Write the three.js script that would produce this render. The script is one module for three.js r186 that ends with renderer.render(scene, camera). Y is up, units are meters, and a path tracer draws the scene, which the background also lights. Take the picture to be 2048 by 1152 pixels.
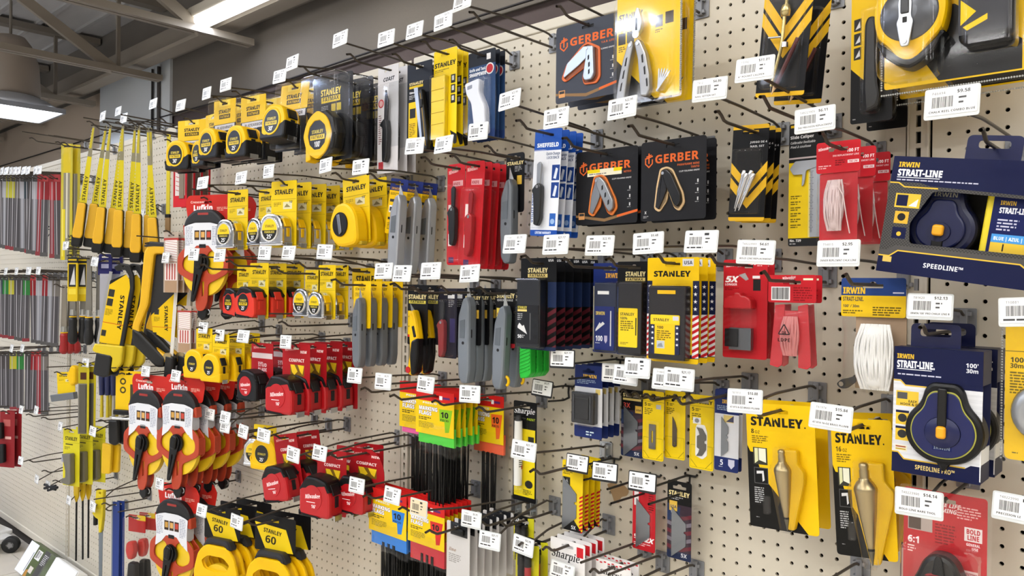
import * as THREE from 'three';
import { RoundedBoxGeometry } from 'three/addons/geometries/RoundedBoxGeometry.js';
import { mergeGeometries } from 'three/addons/utils/BufferGeometryUtils.js';
import { RectAreaLightUniformsLib } from 'three/addons/lights/RectAreaLightUniformsLib.js';
RectAreaLightUniformsLib.init();

// ---------------------------------------------------------------- camera, lights, exposure
const I = .0254;                                   // one inch
const HC = 1.40, DC = 1.3254;                      // camera height, distance from the pegboard (plane z = 0, x along it, z out)
const FPX = 1569.2, YAW = .7404, PITCH = -.00374, ROLL = .01124;
const scene = new THREE.Scene();
scene.background = new THREE.Color(0x000000);
const camera = new THREE.PerspectiveCamera(2 * Math.atan(576 / FPX) * 180 / Math.PI, 2048 / 1152, .05, 100);
const FW = new THREE.Vector3(-Math.sin(YAW) * Math.cos(PITCH), Math.sin(PITCH), -Math.cos(YAW) * Math.cos(PITCH));
const RT = new THREE.Vector3(Math.cos(YAW), 0, -Math.sin(YAW)), UP = new THREE.Vector3().crossVectors(RT, FW);
const R2 = RT.clone().multiplyScalar(Math.cos(ROLL)).addScaledVector(UP, Math.sin(ROLL));
const U2 = UP.clone().multiplyScalar(Math.cos(ROLL)).addScaledVector(RT, -Math.sin(ROLL));
camera.position.set(0, HC, DC);
camera.quaternion.setFromRotationMatrix(new THREE.Matrix4().makeBasis(R2, U2, FW.clone().negate()));
scene.add(camera);
const renderer = new THREE.WebGLRenderer({ antialias: true });
renderer.toneMapping = THREE.LinearToneMapping;
renderer.toneMappingExposure = 2.2;
renderer.shadowMap.enabled = true;
const LAMP = { power: 17, color: 0xffffff };      // RectAreaLight radiance of the fluorescent strips
const UPL = 1.2;                                   // share of light that the strips send up to the deck
const ROWS = [[2.3, 2.25, 1], [4.6, 2.25, 1], [7.0, 2.25, 1]];   // rows of strips over the aisles: z, height above the eye, relative power

// ---------------------------------------------------------------- helpers
let seed = 7; const rnd = () => (seed = (seed * 16807) % 2147483647) / 2147483647;
const rr_ = (a, b) => a + (b - a) * rnd();
const V3 = (x, y, z) => new THREE.Vector3(x, y, z);
const ray = (px, py) => FW.clone().multiplyScalar(FPX).addScaledVector(R2, px - 1024).addScaledVector(U2, 576 - py);
const at = (px, py, zi) => { const d = ray(px, py), t = (zi * I - DC) / d.z; return V3(d.x * t, HC + d.y * t, zi * I); };          // point seen at a pixel, zi inches in front of the board
const onX = (px, py, x) => { const d = ray(px, py), t = x / d.x; return V3(x, HC + d.y * t, DC + d.z * t); };                    // ... at a known place along the board
const onY = (px, py, y) => { const d = ray(px, py), t = (y - HC) / d.y; return V3(d.x * t, y, DC + d.z * t); };
const pix = (p) => { const d = p.clone().sub(camera.position), z = d.dot(FW); return [1024 + FPX * d.dot(R2) / z, 576 - FPX * d.dot(U2) / z]; };
const used = {};
const numbered = (n) => { const k = used[n] = (used[n] ?? -1) + 1; return k ? n + '_' + String(k).padStart(3, '0') : n; };
const mats = {};
function mat(color, rough = .5, metal = 0, x = {}) {
  const k = color + '|' + rough + '|' + metal + JSON.stringify(x);
  return mats[k] ??= new THREE.MeshPhysicalMaterial({ color, roughness: rough, metalness: metal, ...x });
}
const CLEAR = mat(0xffffff, .06, 0, { transmission: 1, thickness: 0, ior: 1.35, side: THREE.DoubleSide });
const BAG = mat(0xfbfbfb, .14, 0, { transmission: 1, thickness: 0, ior: 1.3, side: THREE.DoubleSide });
const BLACK = mat(0x0b0b0c, .42, 0, { specularIntensity: .7 }), DARK = mat(0x121316, .45, 0, { specularIntensity: .7 }), YEL = mat(0xf0be04, .4, 0, { specularIntensity: .6 }), RED = mat(0xb5131b, .4), STEEL = mat(0xb9bcc0, .28, 1), GREY = mat(0x6d7278, .45, .15),
  CHROME = mat(0xd8d9db, .14, 1), BRASS = mat(0xb3a27c, .34, 1), NAVY = mat(0x0e1538, .42), ORANGE = mat(0xd9481c, .45), WHITE = mat(0xeeeeec, .5);
function add(parent, name, geo, m, p = [0, 0, 0], r = [0, 0, 0]) {
  const o = new THREE.Mesh(geo, m); o.name = name; o.position.set(...p); o.rotation.set(...r);
  o.castShadow = o.receiveShadow = true; parent.add(o); return o;
}
function shp(pts, r = 0, hole) {                    // polygon, corners rounded by r
  const s = new THREE.Shape(), n = pts.length;
  for (let i = 0; i < n; i++) {
    const a = pts[(i + n - 1) % n], b = pts[i], c = pts[(i + 1) % n], la = Math.hypot(a[0] - b[0], a[1] - b[1]), lc = Math.hypot(c[0] - b[0], c[1] - b[1]);
    const q = Math.min(b[2] ?? r, la / 2, lc / 2);
    const p1 = [b[0] + (a[0] - b[0]) * q / la, b[1] + (a[1] - b[1]) * q / la], p2 = [b[0] + (c[0] - b[0]) * q / lc, b[1] + (c[1] - b[1]) * q / lc];
    if (i) s.lineTo(...p1); else s.moveTo(...p1);
    if (q > 1e-6) s.quadraticCurveTo(b[0], b[1], ...p2);
  }
  s.closePath(); if (hole) s.holes.push(...[].concat(hole)); return s;
}
const box4 = (x0, y0, x1, y1, r = 0, hole) => shp([[x0, y0], [x1, y0], [x1, y1], [x0, y1]], r, hole);
const circ = (x, y, r, h) => { const s = new THREE.Shape(); s.absarc(x, y, r, 0, Math.PI * 2); if (h) { const q = new THREE.Path(); q.absarc(x, y, h, 0, Math.PI * 2, true); s.holes.push(q); } return s; };
function ex(s, d, b = 0, cs = 5) {
  const g = new THREE.ExtrudeGeometry(s, { depth: Math.max(d - 2 * b, .001), bevelEnabled: b > 0, bevelSize: b, bevelThickness: b, bevelOffset: -b, bevelSegments: 2, curveSegments: cs });
  if (b > 0) g.translate(0, 0, b); return g;
}
function fit(g, x0, y0, x1, y1) {                   // uv over a rectangle
  const p = g.attributes.position, u = new Float32Array(p.count * 2);
  for (let i = 0; i < p.count; i++) { u[2 * i] = (p.getX(i) - x0) / (x1 - x0); u[2 * i + 1] = (p.getY(i) - y0) / (y1 - y0); }
  g.setAttribute('uv', new THREE.BufferAttribute(u, 2)); return g;
}
const bx = (w, h, d, r = .04) => new RoundedBoxGeometry(w, h, d, 2, Math.min(r, w / 2.01, h / 2.01, d / 2.01));
const cyl = (r0, r1, h, n = 20) => new THREE.CylinderGeometry(r0, r1, h, n);
const tube = (pts, r, n = 20, rs = 7) => new THREE.TubeGeometry(new THREE.CatmullRomCurve3(pts.map((p) => V3(...p)), false, 'catmullrom', .15), n, r, rs);
const lathe = (pts, n = 28) => new THREE.LatheGeometry(pts.map((p) => new THREE.Vector2(...p)), n);

// ---------------------------------------------------------------- printed artwork (flat print only), drawn in inches from the top left corner
function canvasTex(w, h, s, fn) {
  const c = document.createElement('canvas'); c.width = Math.round(w * s); c.height = Math.round(h * s);
  const x = c.getContext('2d'); x.scale(c.width / w, c.height / h); fn(x);
  const t = new THREE.CanvasTexture(c); t.colorSpace = THREE.SRGBColorSpace; t.anisotropy = 8; return t;
}
const arts = {};
function art(key, w, h, fn, s = 64, o = {}) { return arts[key] ??= new THREE.MeshPhysicalMaterial({ map: canvasTex(w, h, s, fn), roughness: .42, specularIntensity: .45, ...o }); }
const rc = (c, x, y, w, h, col) => { c.fillStyle = col; c.fillRect(x, y, w, h); };
const pg = (c, pts, col) => { c.fillStyle = col; c.beginPath(); pts.forEach((p, i) => (i ? c.lineTo(...p) : c.moveTo(...p))); c.closePath(); c.fill(); };
const ci = (c, x, y, r, col, ry) => { c.fillStyle = col; c.beginPath(); c.ellipse(x, y, r, ry ?? r, 0, 0, 7); c.fill(); };
function tx(c, s, x, y, h, col, o = {}) {           // cap height h, baseline y, optional exact width w
  c.save(); c.translate(x, y); if (o.rot) c.rotate(o.rot);
  c.font = (o.it ? 'italic ' : '') + (o.wt ?? 'bold') + ' 100px ' + (o.f ?? 'sans-serif');
  const m = c.measureText(s).width, k = h / 72, kx = o.w ? o.w / m : k * (o.k ?? 1);
  c.scale(kx, k); c.fillStyle = col; if (o.a === 'c') c.translate(-m / 2, 0); if (o.a === 'r') c.translate(-m, 0);
  c.fillText(s, 0, 0); if (o.fat) { c.lineWidth = o.fat; c.strokeStyle = col; c.lineJoin = 'miter'; c.strokeText(s, 0, 0); } c.restore();
}
function tiny(c, x, y, w, n, lh, col) {             // print too small to read: broken bars
  c.fillStyle = col; let q = 3 + Math.round(x * 17 + y * 31);
  for (let i = 0; i < n; i++) { let px = 0; const L = w * (i === n - 1 ? .6 : .85 + .15 * ((q * 7) % 5) / 5); while (px < L) { q = (q * 75 + 74) % 65537; const s = Math.min(lh * (.6 + (q % 100) / 45), L - px); c.fillRect(x + px, y + i * lh, s, lh * .5); px += s + lh * .35; } }
}
function bars(c, x, y, w, h, col = '#111') { let q = 11, p = 0; c.fillStyle = col; while (p < w) { q = (q * 75 + 74) % 65537; const s = w * (.008 + (q % 5) * .006); c.fillRect(x + p, y, Math.min(s, w - p), h); p += s + w * (.01 + (q % 3) * .008); } }
function word(c, s, x, y, w, h, col, bg) {          // the heavy wide tool-maker lettering with its notched N
  tx(c, s, x, y, h, col, { w, fat: 5 });
  if (s === 'STANLEY' && bg) pg(c, [[x + w * .43, y - h * 1.02], [x + w * .5, y - h * 1.02], [x + w * .465, y - h * .62]], bg);
}

// ---------------------------------------------------------------- the room
function noiseTex(w, h, base, amp, sx, sy, sd) {
  const d = new Uint8Array(w * h * 4); let q = sd; const R = () => (q = (q * 16807) % 2147483647) / 2147483647;
  const gw = Math.max(2, Math.round(w / sx)), gh = Math.max(2, Math.round(h / sy)), gr = Array.from({ length: gw * gh }, R);
  for (let y = 0; y < h; y++) for (let x = 0; x < w; x++) {
    const fx = x / w * gw, fy = y / h * gh, x0 = Math.floor(fx) % gw, y0 = Math.floor(fy) % gh, tx_ = fx - Math.floor(fx), ty = fy - Math.floor(fy), x1 = (x0 + 1) % gw, y1 = (y0 + 1) % gh;
    const n = (gr[y0 * gw + x0] * (1 - tx_) + gr[y0 * gw + x1] * tx_) * (1 - ty) + (gr[y1 * gw + x0] * (1 - tx_) + gr[y1 * gw + x1] * tx_) * ty;
    const v = 1 + amp * (n * .7 + R() * .3 - .5), k = (y * w + x) * 4;
    for (let c = 0; c < 3; c++) d[k + c] = Math.max(0, Math.min(255, base[c] * v)); d[k + 3] = 255;
  }
  const t = new THREE.DataTexture(d, w, h); t.colorSpace = THREE.SRGBColorSpace; t.magFilter = THREE.LinearFilter; t.minFilter = THREE.LinearMipmapLinearFilter; t.generateMipmaps = true;
  t.wrapS = t.wrapT = THREE.RepeatWrapping; t.needsUpdate = true; return t;
}
const texMat = (t, rx, ry, rough) => { const q = t.clone(); q.repeat.set(rx, ry); q.needsUpdate = true; return new THREE.MeshStandardMaterial({ map: q, roughness: rough }); };
const st = (o) => { o.userData.kind = 'structure'; return o; };
const X0 = -26, X1 = 9, ZB = -2.45, ZF = 10, HT = HC + 3.05, LX = X1 - X0, CX = (X0 + X1) / 2;
const wallT = noiseTex(256, 256, [114, 107, 98], .07, 40, 40, 5), bandT = noiseTex(256, 256, [84, 72, 70], .08, 50, 30, 9), deckT = noiseTex(256, 256, [196, 193, 190], .08, 64, 6, 3);
const band = HC + 1.79;                            // the store's rear wall: two paint colours, parted at this height
const wb = new THREE.Group(); wb.name = 'wall_back'; st(wb); scene.add(wb);
add(wb, 'upper_wall', new THREE.BoxGeometry(LX, HT - band, .2), texMat(wallT, 16, 1, .85), [CX, (HT + band) / 2, ZB - .1]);
add(wb, 'lower_wall', new THREE.BoxGeometry(LX, band, .18), texMat(bandT, 16, 2, .85), [CX, band / 2, ZB - .11]);
const bpA = at(200, 200, (ZB + .03) / I).x, bpB = at(340, 150, (ZB + .03) / I).x;
add(wb, 'bulkhead_panel', new THREE.BoxGeometry(bpB - bpA, 1.02, .03), mat(0xd4d8da, .8), [(bpA + bpB) / 2, band + .1, ZB + .015]);
add(wb, 'tan_wall_panel', new THREE.BoxGeometry(bpA - X0, HC + 2.35, .02), mat(0xbfae9a, .8), [(bpA + X0) / 2, (HC + 2.35) / 2, ZB + .002]);
add(wb, 'ledger_beam', new THREE.BoxGeometry(LX, .2, .1), mat(0x8d857a, .7), [CX, HC + 2.5, ZB + .05]);
const cableY = band + .01;
const cab = add(scene, 'wall_cable', tube([[-17, cableY + .02, ZB + .03], [-9, cableY, ZB + .03], [-6.9, cableY - .03, ZB + .03], [-4, cableY + .01, ZB + .03], [2, cableY, ZB + .03]], .008, 60, 6), mat(0x241f1f, .6));
cab.userData = { label: 'thin dark cable running along the rear wall above the pegboard top', category: 'cable' };
{ const g = new THREE.Group(); g.name = 'cable_drop'; scene.add(g); g.userData = { label: 'pair of dark cables hanging down the pale wall panel below the truss end', category: 'cable' };
  const x = at(305, 165, (ZB + .05) / I).x;
  add(g, 'cable', tube([[x, HC + 2.35, ZB + .05], [x, HC + 1.7, ZB + .05], [x + .06, HC + 1.35, ZB + .06]], .014, 16, 6), mat(0x241f1f, .6));
  add(g, 'cable', tube([[x + .16, HC + 2.35, ZB + .05], [x + .16, HC + 1.6, ZB + .05], [x + .12, HC + 1.3, ZB + .05]], .02, 16, 6), mat(0x4a4543, .6)); }
for (const [n, x] of [['wall_left', X0 - .1], ['wall_right', X1 + .1]]) st(add(scene, n, new THREE.BoxGeometry(.2, HT, ZF - ZB + .4), mat(0xcfcac0, .85), [x, HT / 2, (ZF + ZB) / 2]));
st(add(scene, 'wall_front', new THREE.BoxGeometry(LX, HT, .2), mat(0xcfcac0, .85), [CX, HT / 2, ZF + .1]));
// floor tiles
const fl = new THREE.Group(); fl.name = 'floor'; st(fl); scene.add(fl);
const floorT = noiseTex(256, 256, [214, 206, 192], .05, 30, 30, 21);
add(fl, 'floor_slab', new THREE.BoxGeometry(LX + .4, .1, ZF - ZB + .4), mat(0xb4aa9a, .5), [CX, -.056, (ZF + ZB) / 2]);
add(fl, 'far_tiles', new THREE.BoxGeometry(LX + .2, .006, ZF - .36), texMat(floorT, 40, 20, .3), [CX, -.003, (ZF + .36) / 2 + .9]);
{ const tg = new THREE.BoxGeometry(.452, .006, .452), vs = [0, 1, 2].map((k) => { const m = texMat(floorT, 1, 1, .28); m.color.setScalar(.97 + .015 * k); return m; });
  for (let i = 0; i < 22; i++) for (let j = 0; j < 4; j++) add(fl, 'floor_tile', tg, vs[(i * 7 + j * 3) % 3], [-8.6 + i * .456, -.003, -.6 + j * .456]); }
// roof deck with ribs
const ce = new THREE.Group(); ce.name = 'ceiling'; st(ce); scene.add(ce);
add(ce, 'roof_deck', new THREE.BoxGeometry(LX + .4, .1, ZF - ZB + .4), texMat(deckT, 20, 4, .8), [CX, HT + .05, (ZF + ZB) / 2]);
{ const rib = new THREE.BoxGeometry(LX, .03, .05), m = mat(0xb4b1ae, .8); for (let z = ZB + .3; z < ZF; z += .42) add(ce, 'deck_rib', rib, m, [CX, HT - .015, z]); }
// steel joists across the store
const steel = mat(0x9d9385, .6, .1), steelD = mat(0x8a8175, .6, .1);
const bar = (a, b, t, u, m, parent, name) => { const d = b.clone().sub(a), o = add(parent, name, new THREE.BoxGeometry(t, u, d.length()), m); o.position.copy(a).addScaledVector(d, .5); o.lookAt(b); return o; };
const HB = HC + 2.2;
[-5.05 + 1.0, -6.68, -8.6, -10.5, -12.4, -14.3, -2.1, 0, 2, 4, 6].forEach((x, k) => {
  const g = new THREE.Group(); g.name = numbered('roof_joist'); scene.add(g);
  g.userData = { label: ['beige steel roof joist just out of view above the tape measures', 'nearest beige steel roof joist, the light strip rests over its end', 'second beige steel roof joist, its end above the pale wall panel', 'third beige steel roof joist behind the round hanging lamp', 'fourth roof joist, far left under the deck', 'farthest beige roof joist at the left'][k] ?? `steel roof joist out of view to the right, ${['', 'first', 'second', 'third', 'fourth', 'fifth'][k - 5]} beyond the picture`, category: 'joist' };
  if (k > 5) g.userData.group = 'roof joists above the aisle'; if (k === 0) { g.userData.label = 'steel roof joist just right of the light strip, out of view'; g.userData.group = 'roof joists above the aisle'; }
  for (const s of [-1, 1]) add(g, 'bottom_chord', new THREE.BoxGeometry(.05, .06, ZF - ZB - .1), steel, [x + s * .035, HB, (ZF + ZB) / 2 + .02]);
  add(g, 'top_chord', new THREE.BoxGeometry(.14, .07, ZF - ZB - .05), steelD, [x, HT - .07, (ZF + ZB) / 2]);
  for (let z = ZB + .55, i = 0; z < ZF - 1.4; z += 1.35, i++) {
    bar(V3(x, HB, z), V3(x, HT - .07, z + 1.3), .05, .1, steel, g, 'diagonal_brace');
    bar(V3(x, HB, z - .04), V3(x, HT - .07, z - .04), .035, .035, steelD, g, 'vertical_rod');
  }
});
{ const g = new THREE.Group(); g.name = 'roof_girder'; scene.add(g); g.userData = { label: 'long beige roof girder running along the rear wall under the deck', category: 'girder' };
  add(g, 'lower_flange', new THREE.BoxGeometry(LX, .04, .16), steel, [CX, HC + 2.31, ZB + .28]); add(g, 'web', new THREE.BoxGeometry(LX, .22, .02), steelD, [CX, HC + 2.43, ZB + .28]); }
for (const [z, y] of [[.4, 2.52], [2.6, 2.6]]) { const o = add(scene, numbered('conduit'), new THREE.CylinderGeometry(.022, .022, LX, 8), steel, [CX, HC + y, z - 1.1], [0, 0, Math.PI / 2]); o.userData = { label: z < 1 ? 'slim pale conduit nearest the rear wall, under the roof deck' : 'slim pale conduit over the aisle under the roof deck', category: 'conduit' }; }
{ const o = add(scene, 'sprinkler_head', mergeGeometries([cyl(.012, .02, .12, 10).translate(0, .04, 0), cyl(.045, .045, .01, 14).translate(0, -.03, 0)]), mat(0x22201f, .5), onY(100, 45, HT - .1).toArray()); o.userData = { label: 'small dark sprinkler head under the roof deck at top left', category: 'sprinkler' }; }

// fluorescent strips: a glowing diffuser and a light of the same size just below it
function strip(x, z, y, len, label, group, k) {
  const g = new THREE.Group(); g.name = numbered('light_strip'); g.position.set(x, y, z); scene.add(g); g.userData = { label, category: 'light' }; if (group) g.userData.group = group;
  add(g, 'housing', bx(len + .06, .09, .2, .02), mat(0xe6dfcf, .5), [0, .07, 0]);
  for (const s of [-1, 1]) add(g, 'end_cap', bx(.03, .12, .22, .01), mat(0xd9cfae, .5), [s * (len / 2 + .035), .04, 0]);
  add(g, 'diffuser', bx(len, .07, .15, .03), new THREE.MeshStandardMaterial({ color: 0xffffff, emissive: LAMP.color, emissiveIntensity: 2.2, roughness: .6 }), [0, .0, 0]);
  if (group) { add(g, 'uplight_lens', bx(len, .02, .12, .005), new THREE.MeshStandardMaterial({ color: 0xffffff, emissive: LAMP.color, emissiveIntensity: 2, roughness: .6 }), [0, .125, 0]); const u = new THREE.RectAreaLight(x < -8 ? 0xe8f0ff : LAMP.color, LAMP.power * k * UPL, len, .12); u.position.set(x, y + .14, z); u.lookAt(x, y + 5, z); scene.add(u); }
  const l = new THREE.RectAreaLight(x < -8 ? 0xb9d2ff : x < -4 ? 0xdde8ff : LAMP.color, LAMP.power * k, len, .15); l.position.set(x, y - .045, z); l.lookAt(x, y - 5, z); scene.add(l);
}
strip(-6.02, -1.9, HC + 2.27, 1.35, 'bright fluorescent strip light on the nearest roof joist, top of the picture', null, .5);
strip(-3.9, -1.9, HC + 2.27, 2.4, 'fluorescent strip over the rear wall, just out of view', null, .35);
const NTH1 = ['first', 'second', 'third', 'fourth', 'fifth', 'sixth'];
ROWS.forEach(([z, h, k], j) => { for (let x = -11.5, i = 0; x < 6; x += 3.4, i++) strip(x, z, HC + h, 2.4, `${NTH1[i]} fluorescent strip light from the left, ${['nearest', 'middle', 'farthest'][j]} row over the aisle, out of view`, 'strip lights over the aisles', k); });
{ const p = onY(20, 218, HC + 1.85), g = new THREE.Group(); g.name = 'hanging_lamp'; g.position.copy(p); scene.add(g); g.userData = { label: 'round hanging high bay lamp with a square glowing lens, far left', category: 'lamp' };
  add(g, 'ballast_housing', lathe([[0, .78], [.14, .78], [.2, .7], [.27, .5], [.29, .18], [.27, .12], [0, .12]], 32), mat(0xa79a8c, .6));
  add(g, 'reflector', lathe([[.27, .14], [.36, .1], [.46, .04], [.47, .01], [.44, .0], [.3, .08], [.2, .1]], 36), mat(0xc9ccd2, .35, .3));
  add(g, 'lens', bx(.78, .04, .78, .015), new THREE.MeshStandardMaterial({ color: 0xffffff, emissive: 0xf2f8ff, emissiveIntensity: 3, roughness: .5 }), [0, -.02, 0]);
  add(g, 'lens_frame', mergeGeometries([[.81, .41, 0, .41], [.81, .41, 0, -.41]].map(([l, , , z]) => new THREE.BoxGeometry(l, .05, .03).translate(0, -.015, z)).concat([-1, 1].map((s) => new THREE.BoxGeometry(.03, .05, .81).translate(s * .41, -.015, 0)))), mat(0xa9abb0, .4, .4));
  add(g, 'hanger_rod', cyl(.015, .015, .5, 8), steelD, [0, 1.0, 0]);
  const l = new THREE.RectAreaLight(0xdfeaff, 11, .78, .78); l.position.set(p.x, p.y - .05, p.z); l.lookAt(p.x, p.y - 5, p.z); scene.add(l); }

// ---------------------------------------------------------------- the pegboard wall: real holes, uprights with real slots
const VV = (v) => HC + v * I, UU = (u) => u * I;
function ringCells(cells, depth) {                  // cells: [x, y, halfw, halfh, ring points] in inches -> face with a hole, and the hole's walls
  let nv = 0, nt = 0; for (const c of cells) { const n = c[4].length; nv += 4 + n + 2 * n; nt += n + 4 + 2 * n; }
  const P = new Float32Array(nv * 3), N = new Float32Array(nv * 3), ix = new Uint32Array(nt * 3); let v = 0, t = 0;
  const put = (x, y, z, nx, ny, nz) => { P[3 * v] = x * I; P[3 * v + 1] = y * I; P[3 * v + 2] = z * I; N[3 * v] = nx; N[3 * v + 1] = ny; N[3 * v + 2] = nz; return v++; };
  const tri = (a, b, c) => { ix[t++] = a; ix[t++] = b; ix[t++] = c; };
  for (const [x, y, a, b, R] of cells) {
    const n = R.length, q = n / 4, k = [[1, 1], [-1, 1], [-1, -1], [1, -1]].map(([s, u]) => put(x + s * a, y + u * b, 0, 0, 0, 1));
    const r = R.map(([i, j]) => put(x + i, y + j, 0, 0, 0, 1)), w = R.map(([i, j]) => put(x + i, y + j, 0, -i, -j, 0)), z = R.map(([i, j]) => put(x + i, y + j, -depth, -i, -j, 0));
    for (let i = 0; i < n; i++) { const j = (i + 1) % n, c = k[Math.floor(i / q) % 4]; tri(c, r[j], r[i]); tri(w[i], w[j], z[j]); tri(w[i], z[j], z[i]); if (j % q === 0) tri(c, k[(Math.floor(i / q) + 1) % 4], r[j]); }
  }
  const g = new THREE.BufferGeometry(); g.setAttribute('position', new THREE.BufferAttribute(P, 3)); g.setAttribute('normal', new THREE.BufferAttribute(N, 3)); g.setIndex(new THREE.BufferAttribute(ix, 1)); return g;
}
const ringN = (n, r) => Array.from({ length: n }, (_, i) => { const a = (i + (n === 4 ? .5 : 0)) / n * Math.PI * 2; return [r * Math.cos(a), r * Math.sin(a)]; });
const pw = new THREE.Group(); pw.name = 'wall_pegboard'; st(pw); scene.add(pw);
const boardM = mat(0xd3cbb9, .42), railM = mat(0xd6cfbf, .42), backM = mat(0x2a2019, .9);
const UPR = [34.2, -14.1, -62.3, -110.5, -158.7, -206.9], VT = 22.05, VM = -24.6, VB = -51.2;
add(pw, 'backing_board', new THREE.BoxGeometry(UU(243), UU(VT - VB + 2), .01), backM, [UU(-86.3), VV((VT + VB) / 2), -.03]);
add(pw, 'frame_back', new THREE.BoxGeometry(UU(243), VV(23), .012), mat(0xcfc8b8, .6), [UU(-86.3), VV(23) / 2, -.05]);
for (let k = 0; k < 5; k++) {
  const r = UPR[k] - .75, l = UPR[k + 1] + .75, n = 46, x0 = (l + r) / 2 - n / 2, sides = k < 2 ? 12 : 8, R = ringN(sides, .128);
  for (const [t, b] of [[VT, VM + .6], [VM - .6, VB]]) {
    const m = Math.floor(t - b - .4), y0 = t - .2 - m, cells = [];
    for (let i = 0; i < n; i++) for (let j = 0; j < m; j++) cells.push([x0 + i + .5, y0 + j + .5, .5, .5, R]);
    const o = add(pw, numbered('pegboard_panel'), ringCells(cells, .22), boardM, [0, HC, 0]);
    add(o, 'panel_border', mergeGeometries([[l, b, x0, t], [x0 + n, b, r, t], [x0, y0 + m, x0 + n, t], [x0, b, x0 + n, y0]].map(([a, c, d, e]) => new THREE.BoxGeometry(UU(d - a), UU(e - c), .0056).translate(UU((a + d) / 2), UU((c + e) / 2), -.0028))), boardM);
  }
  add(pw, 'middle_rail', new THREE.BoxGeometry(UU(r - l), UU(1.1), .004), railM, [UU((l + r) / 2), VV(VM), -.001]);
  add(pw, 'middle_rail_lip', new THREE.BoxGeometry(UU(r - l), UU(.12), .008), railM, [UU((l + r) / 2), VV(VM - .1), 0]);
  add(pw, 'top_rail', bx(UU(r - l), UU(.95), .05, .004), railM, [UU((l + r) / 2), VV(VT + .5), -.022]);
  add(pw, 'kick_rail', bx(UU(UPR[k] - UPR[k + 1]), UU(1.4), .03, .004), railM, [UU((UPR[k] + UPR[k + 1]) / 2), VV(VB - .7), -.01]);
  add(pw, 'kick_plate', new THREE.BoxGeometry(UU(UPR[k] - UPR[k + 1]), VV(VB - 1.4), .02), mat(0x37312c, .6), [UU((UPR[k] + UPR[k + 1]) / 2), VV(VB - 1.4) / 2, -.03]);
}
{ const R = [[.14, 0], [.14, .36], [0, .36], [-.14, .36], [-.14, 0], [-.14, -.36], [0, -.36], [.14, -.36]], cells = [];
  const RR = [...R.slice(1), R[0]]; const ring = [[.14, .36], [-.14, .36], [-.14, -.36], [.14, -.36]];
  for (let v = VB; v < VT; v += 1) cells.push([0, v + .5, .5, .5, ring]);
  const g = ringCells(cells, .3), back = new THREE.BoxGeometry(UU(.9), UU(VT - VB), .004);
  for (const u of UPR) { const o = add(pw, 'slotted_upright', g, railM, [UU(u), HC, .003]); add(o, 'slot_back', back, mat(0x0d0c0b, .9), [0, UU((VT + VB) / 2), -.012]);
    add(pw, 'upright_edge', new THREE.BoxGeometry(UU(.1), UU(VT - VB), .01), railM, [UU(u + .56), VV((VT + VB) / 2), .001]); add(pw, 'upright_edge', new THREE.BoxGeometry(UU(.1), UU(VT - VB), .01), railM, [UU(u - .56), VV((VT + VB) / 2), .001]); } }
{ const c = at(1236, 985, 0), s = shp([[-1.1, .5], [-.4, .75], [.1, .6], [.6, .7], [1.1, .35], [.9, -.1], [.3, -.3], [.2, -.8], [-.3, -.9], [-.6, -.2]], .2);
  add(pw, 'torn_paint_patch', new THREE.ShapeGeometry(s), mat(0xa98c66, .9), [c.x, c.y, .0006]).scale.setScalar(I); }

// ---------------------------------------------------------------- price tags and peg hooks
const TAGS = [['P46494', '$9.58', 'CHALK REEL COMBO BLUE'], ['T3192', '$11.01', '6" POCKET CALIPER'], ['T48223905', '$6.11', 'INK PRECISION REPLACEMENT'], ['T912', '$4.86', 'NAIL SETTER SET'], ['T48223903', '$4.61', 'BOLD LINE REPLACEMENT'], ['T54815', '$2.95', 'INNER REPLCMNT CHLK LINE'],
  ['T81K20', '$12.13', "IRWIN 100' PRO CHALK LINE R"], ['T40223900', '$14.14', 'BOLD LINE BARE TOOL'], ['T61913', '$10.88', '47-973 8-OZ BRASS PLUMB'], ['T61974', '$15.84', '47-974 16-OZ BRASS PLUMB'], ['T48223990', '', 'PRECISION LI'], ['T10881', '$1.71', ''], ['', '$21.17', ''], ['', '$22.95', ''], ['', '$9.48', ''], ['', '', '']];
const tagArt = new THREE.MeshPhysicalMaterial({ roughness: .35, map: canvasTex(8.8, 5, 150, (c) => {
  TAGS.forEach(([a, b, d], k) => { const x = (k % 4) * 2.2, y = Math.floor(k / 4) * 1.25; rc(c, x, y, 2.2, 1.25, '#f4f4f2');
    a ? tx(c, a, x + .3, y + .27, .11, '#333', { wt: 'normal', f: 'monospace' }) : tiny(c, x + .3, y + .17, .5, 1, .2, '#555');
    b ? tx(c, b, x + 1.3, y + .29, .15, '#111', { w: b.length * .105 }) : tiny(c, x + 1.3, y + .15, .5, 1, .3, '#222');
    bars(c, x + .32, y + .38, .85, .48, '#222'); tiny(c, x + 1.38, y + .45, .5, 1, .17, '#444'); tiny(c, x + 1.38, y + .66, .32, 1, .17, '#444');
    d ? tx(c, d, x + .2, y + 1.08, .1, '#222', { w: Math.min(1.85, d.length * .088) }) : tiny(c, x + .2, y + .99, 1.75, 1, .17, '#222'); }); }) });
const tagGeo = TAGS.map((_, k) => { const g = ex(box4(-1.02, -.56, 1.02, .56, .06), .03), x = k % 4, y = Math.floor(k / 4); fit(g, -1.1, -.625, 1.1, .625); const u = g.attributes.uv; for (let i = 0; i < u.count; i++) u.setXY(i, (x + u.getX(i)) / 4, 1 - (y + 1 - u.getY(i)) / 4); return g; });
const tagHolder = ex(box4(-1.1, -.72, 1.1, .64, .12), .05), holderM = mat(0xd6d9d8, .25, 0, { transparent: false }), holderB = mat(0x1c1c1c, .4);
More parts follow.
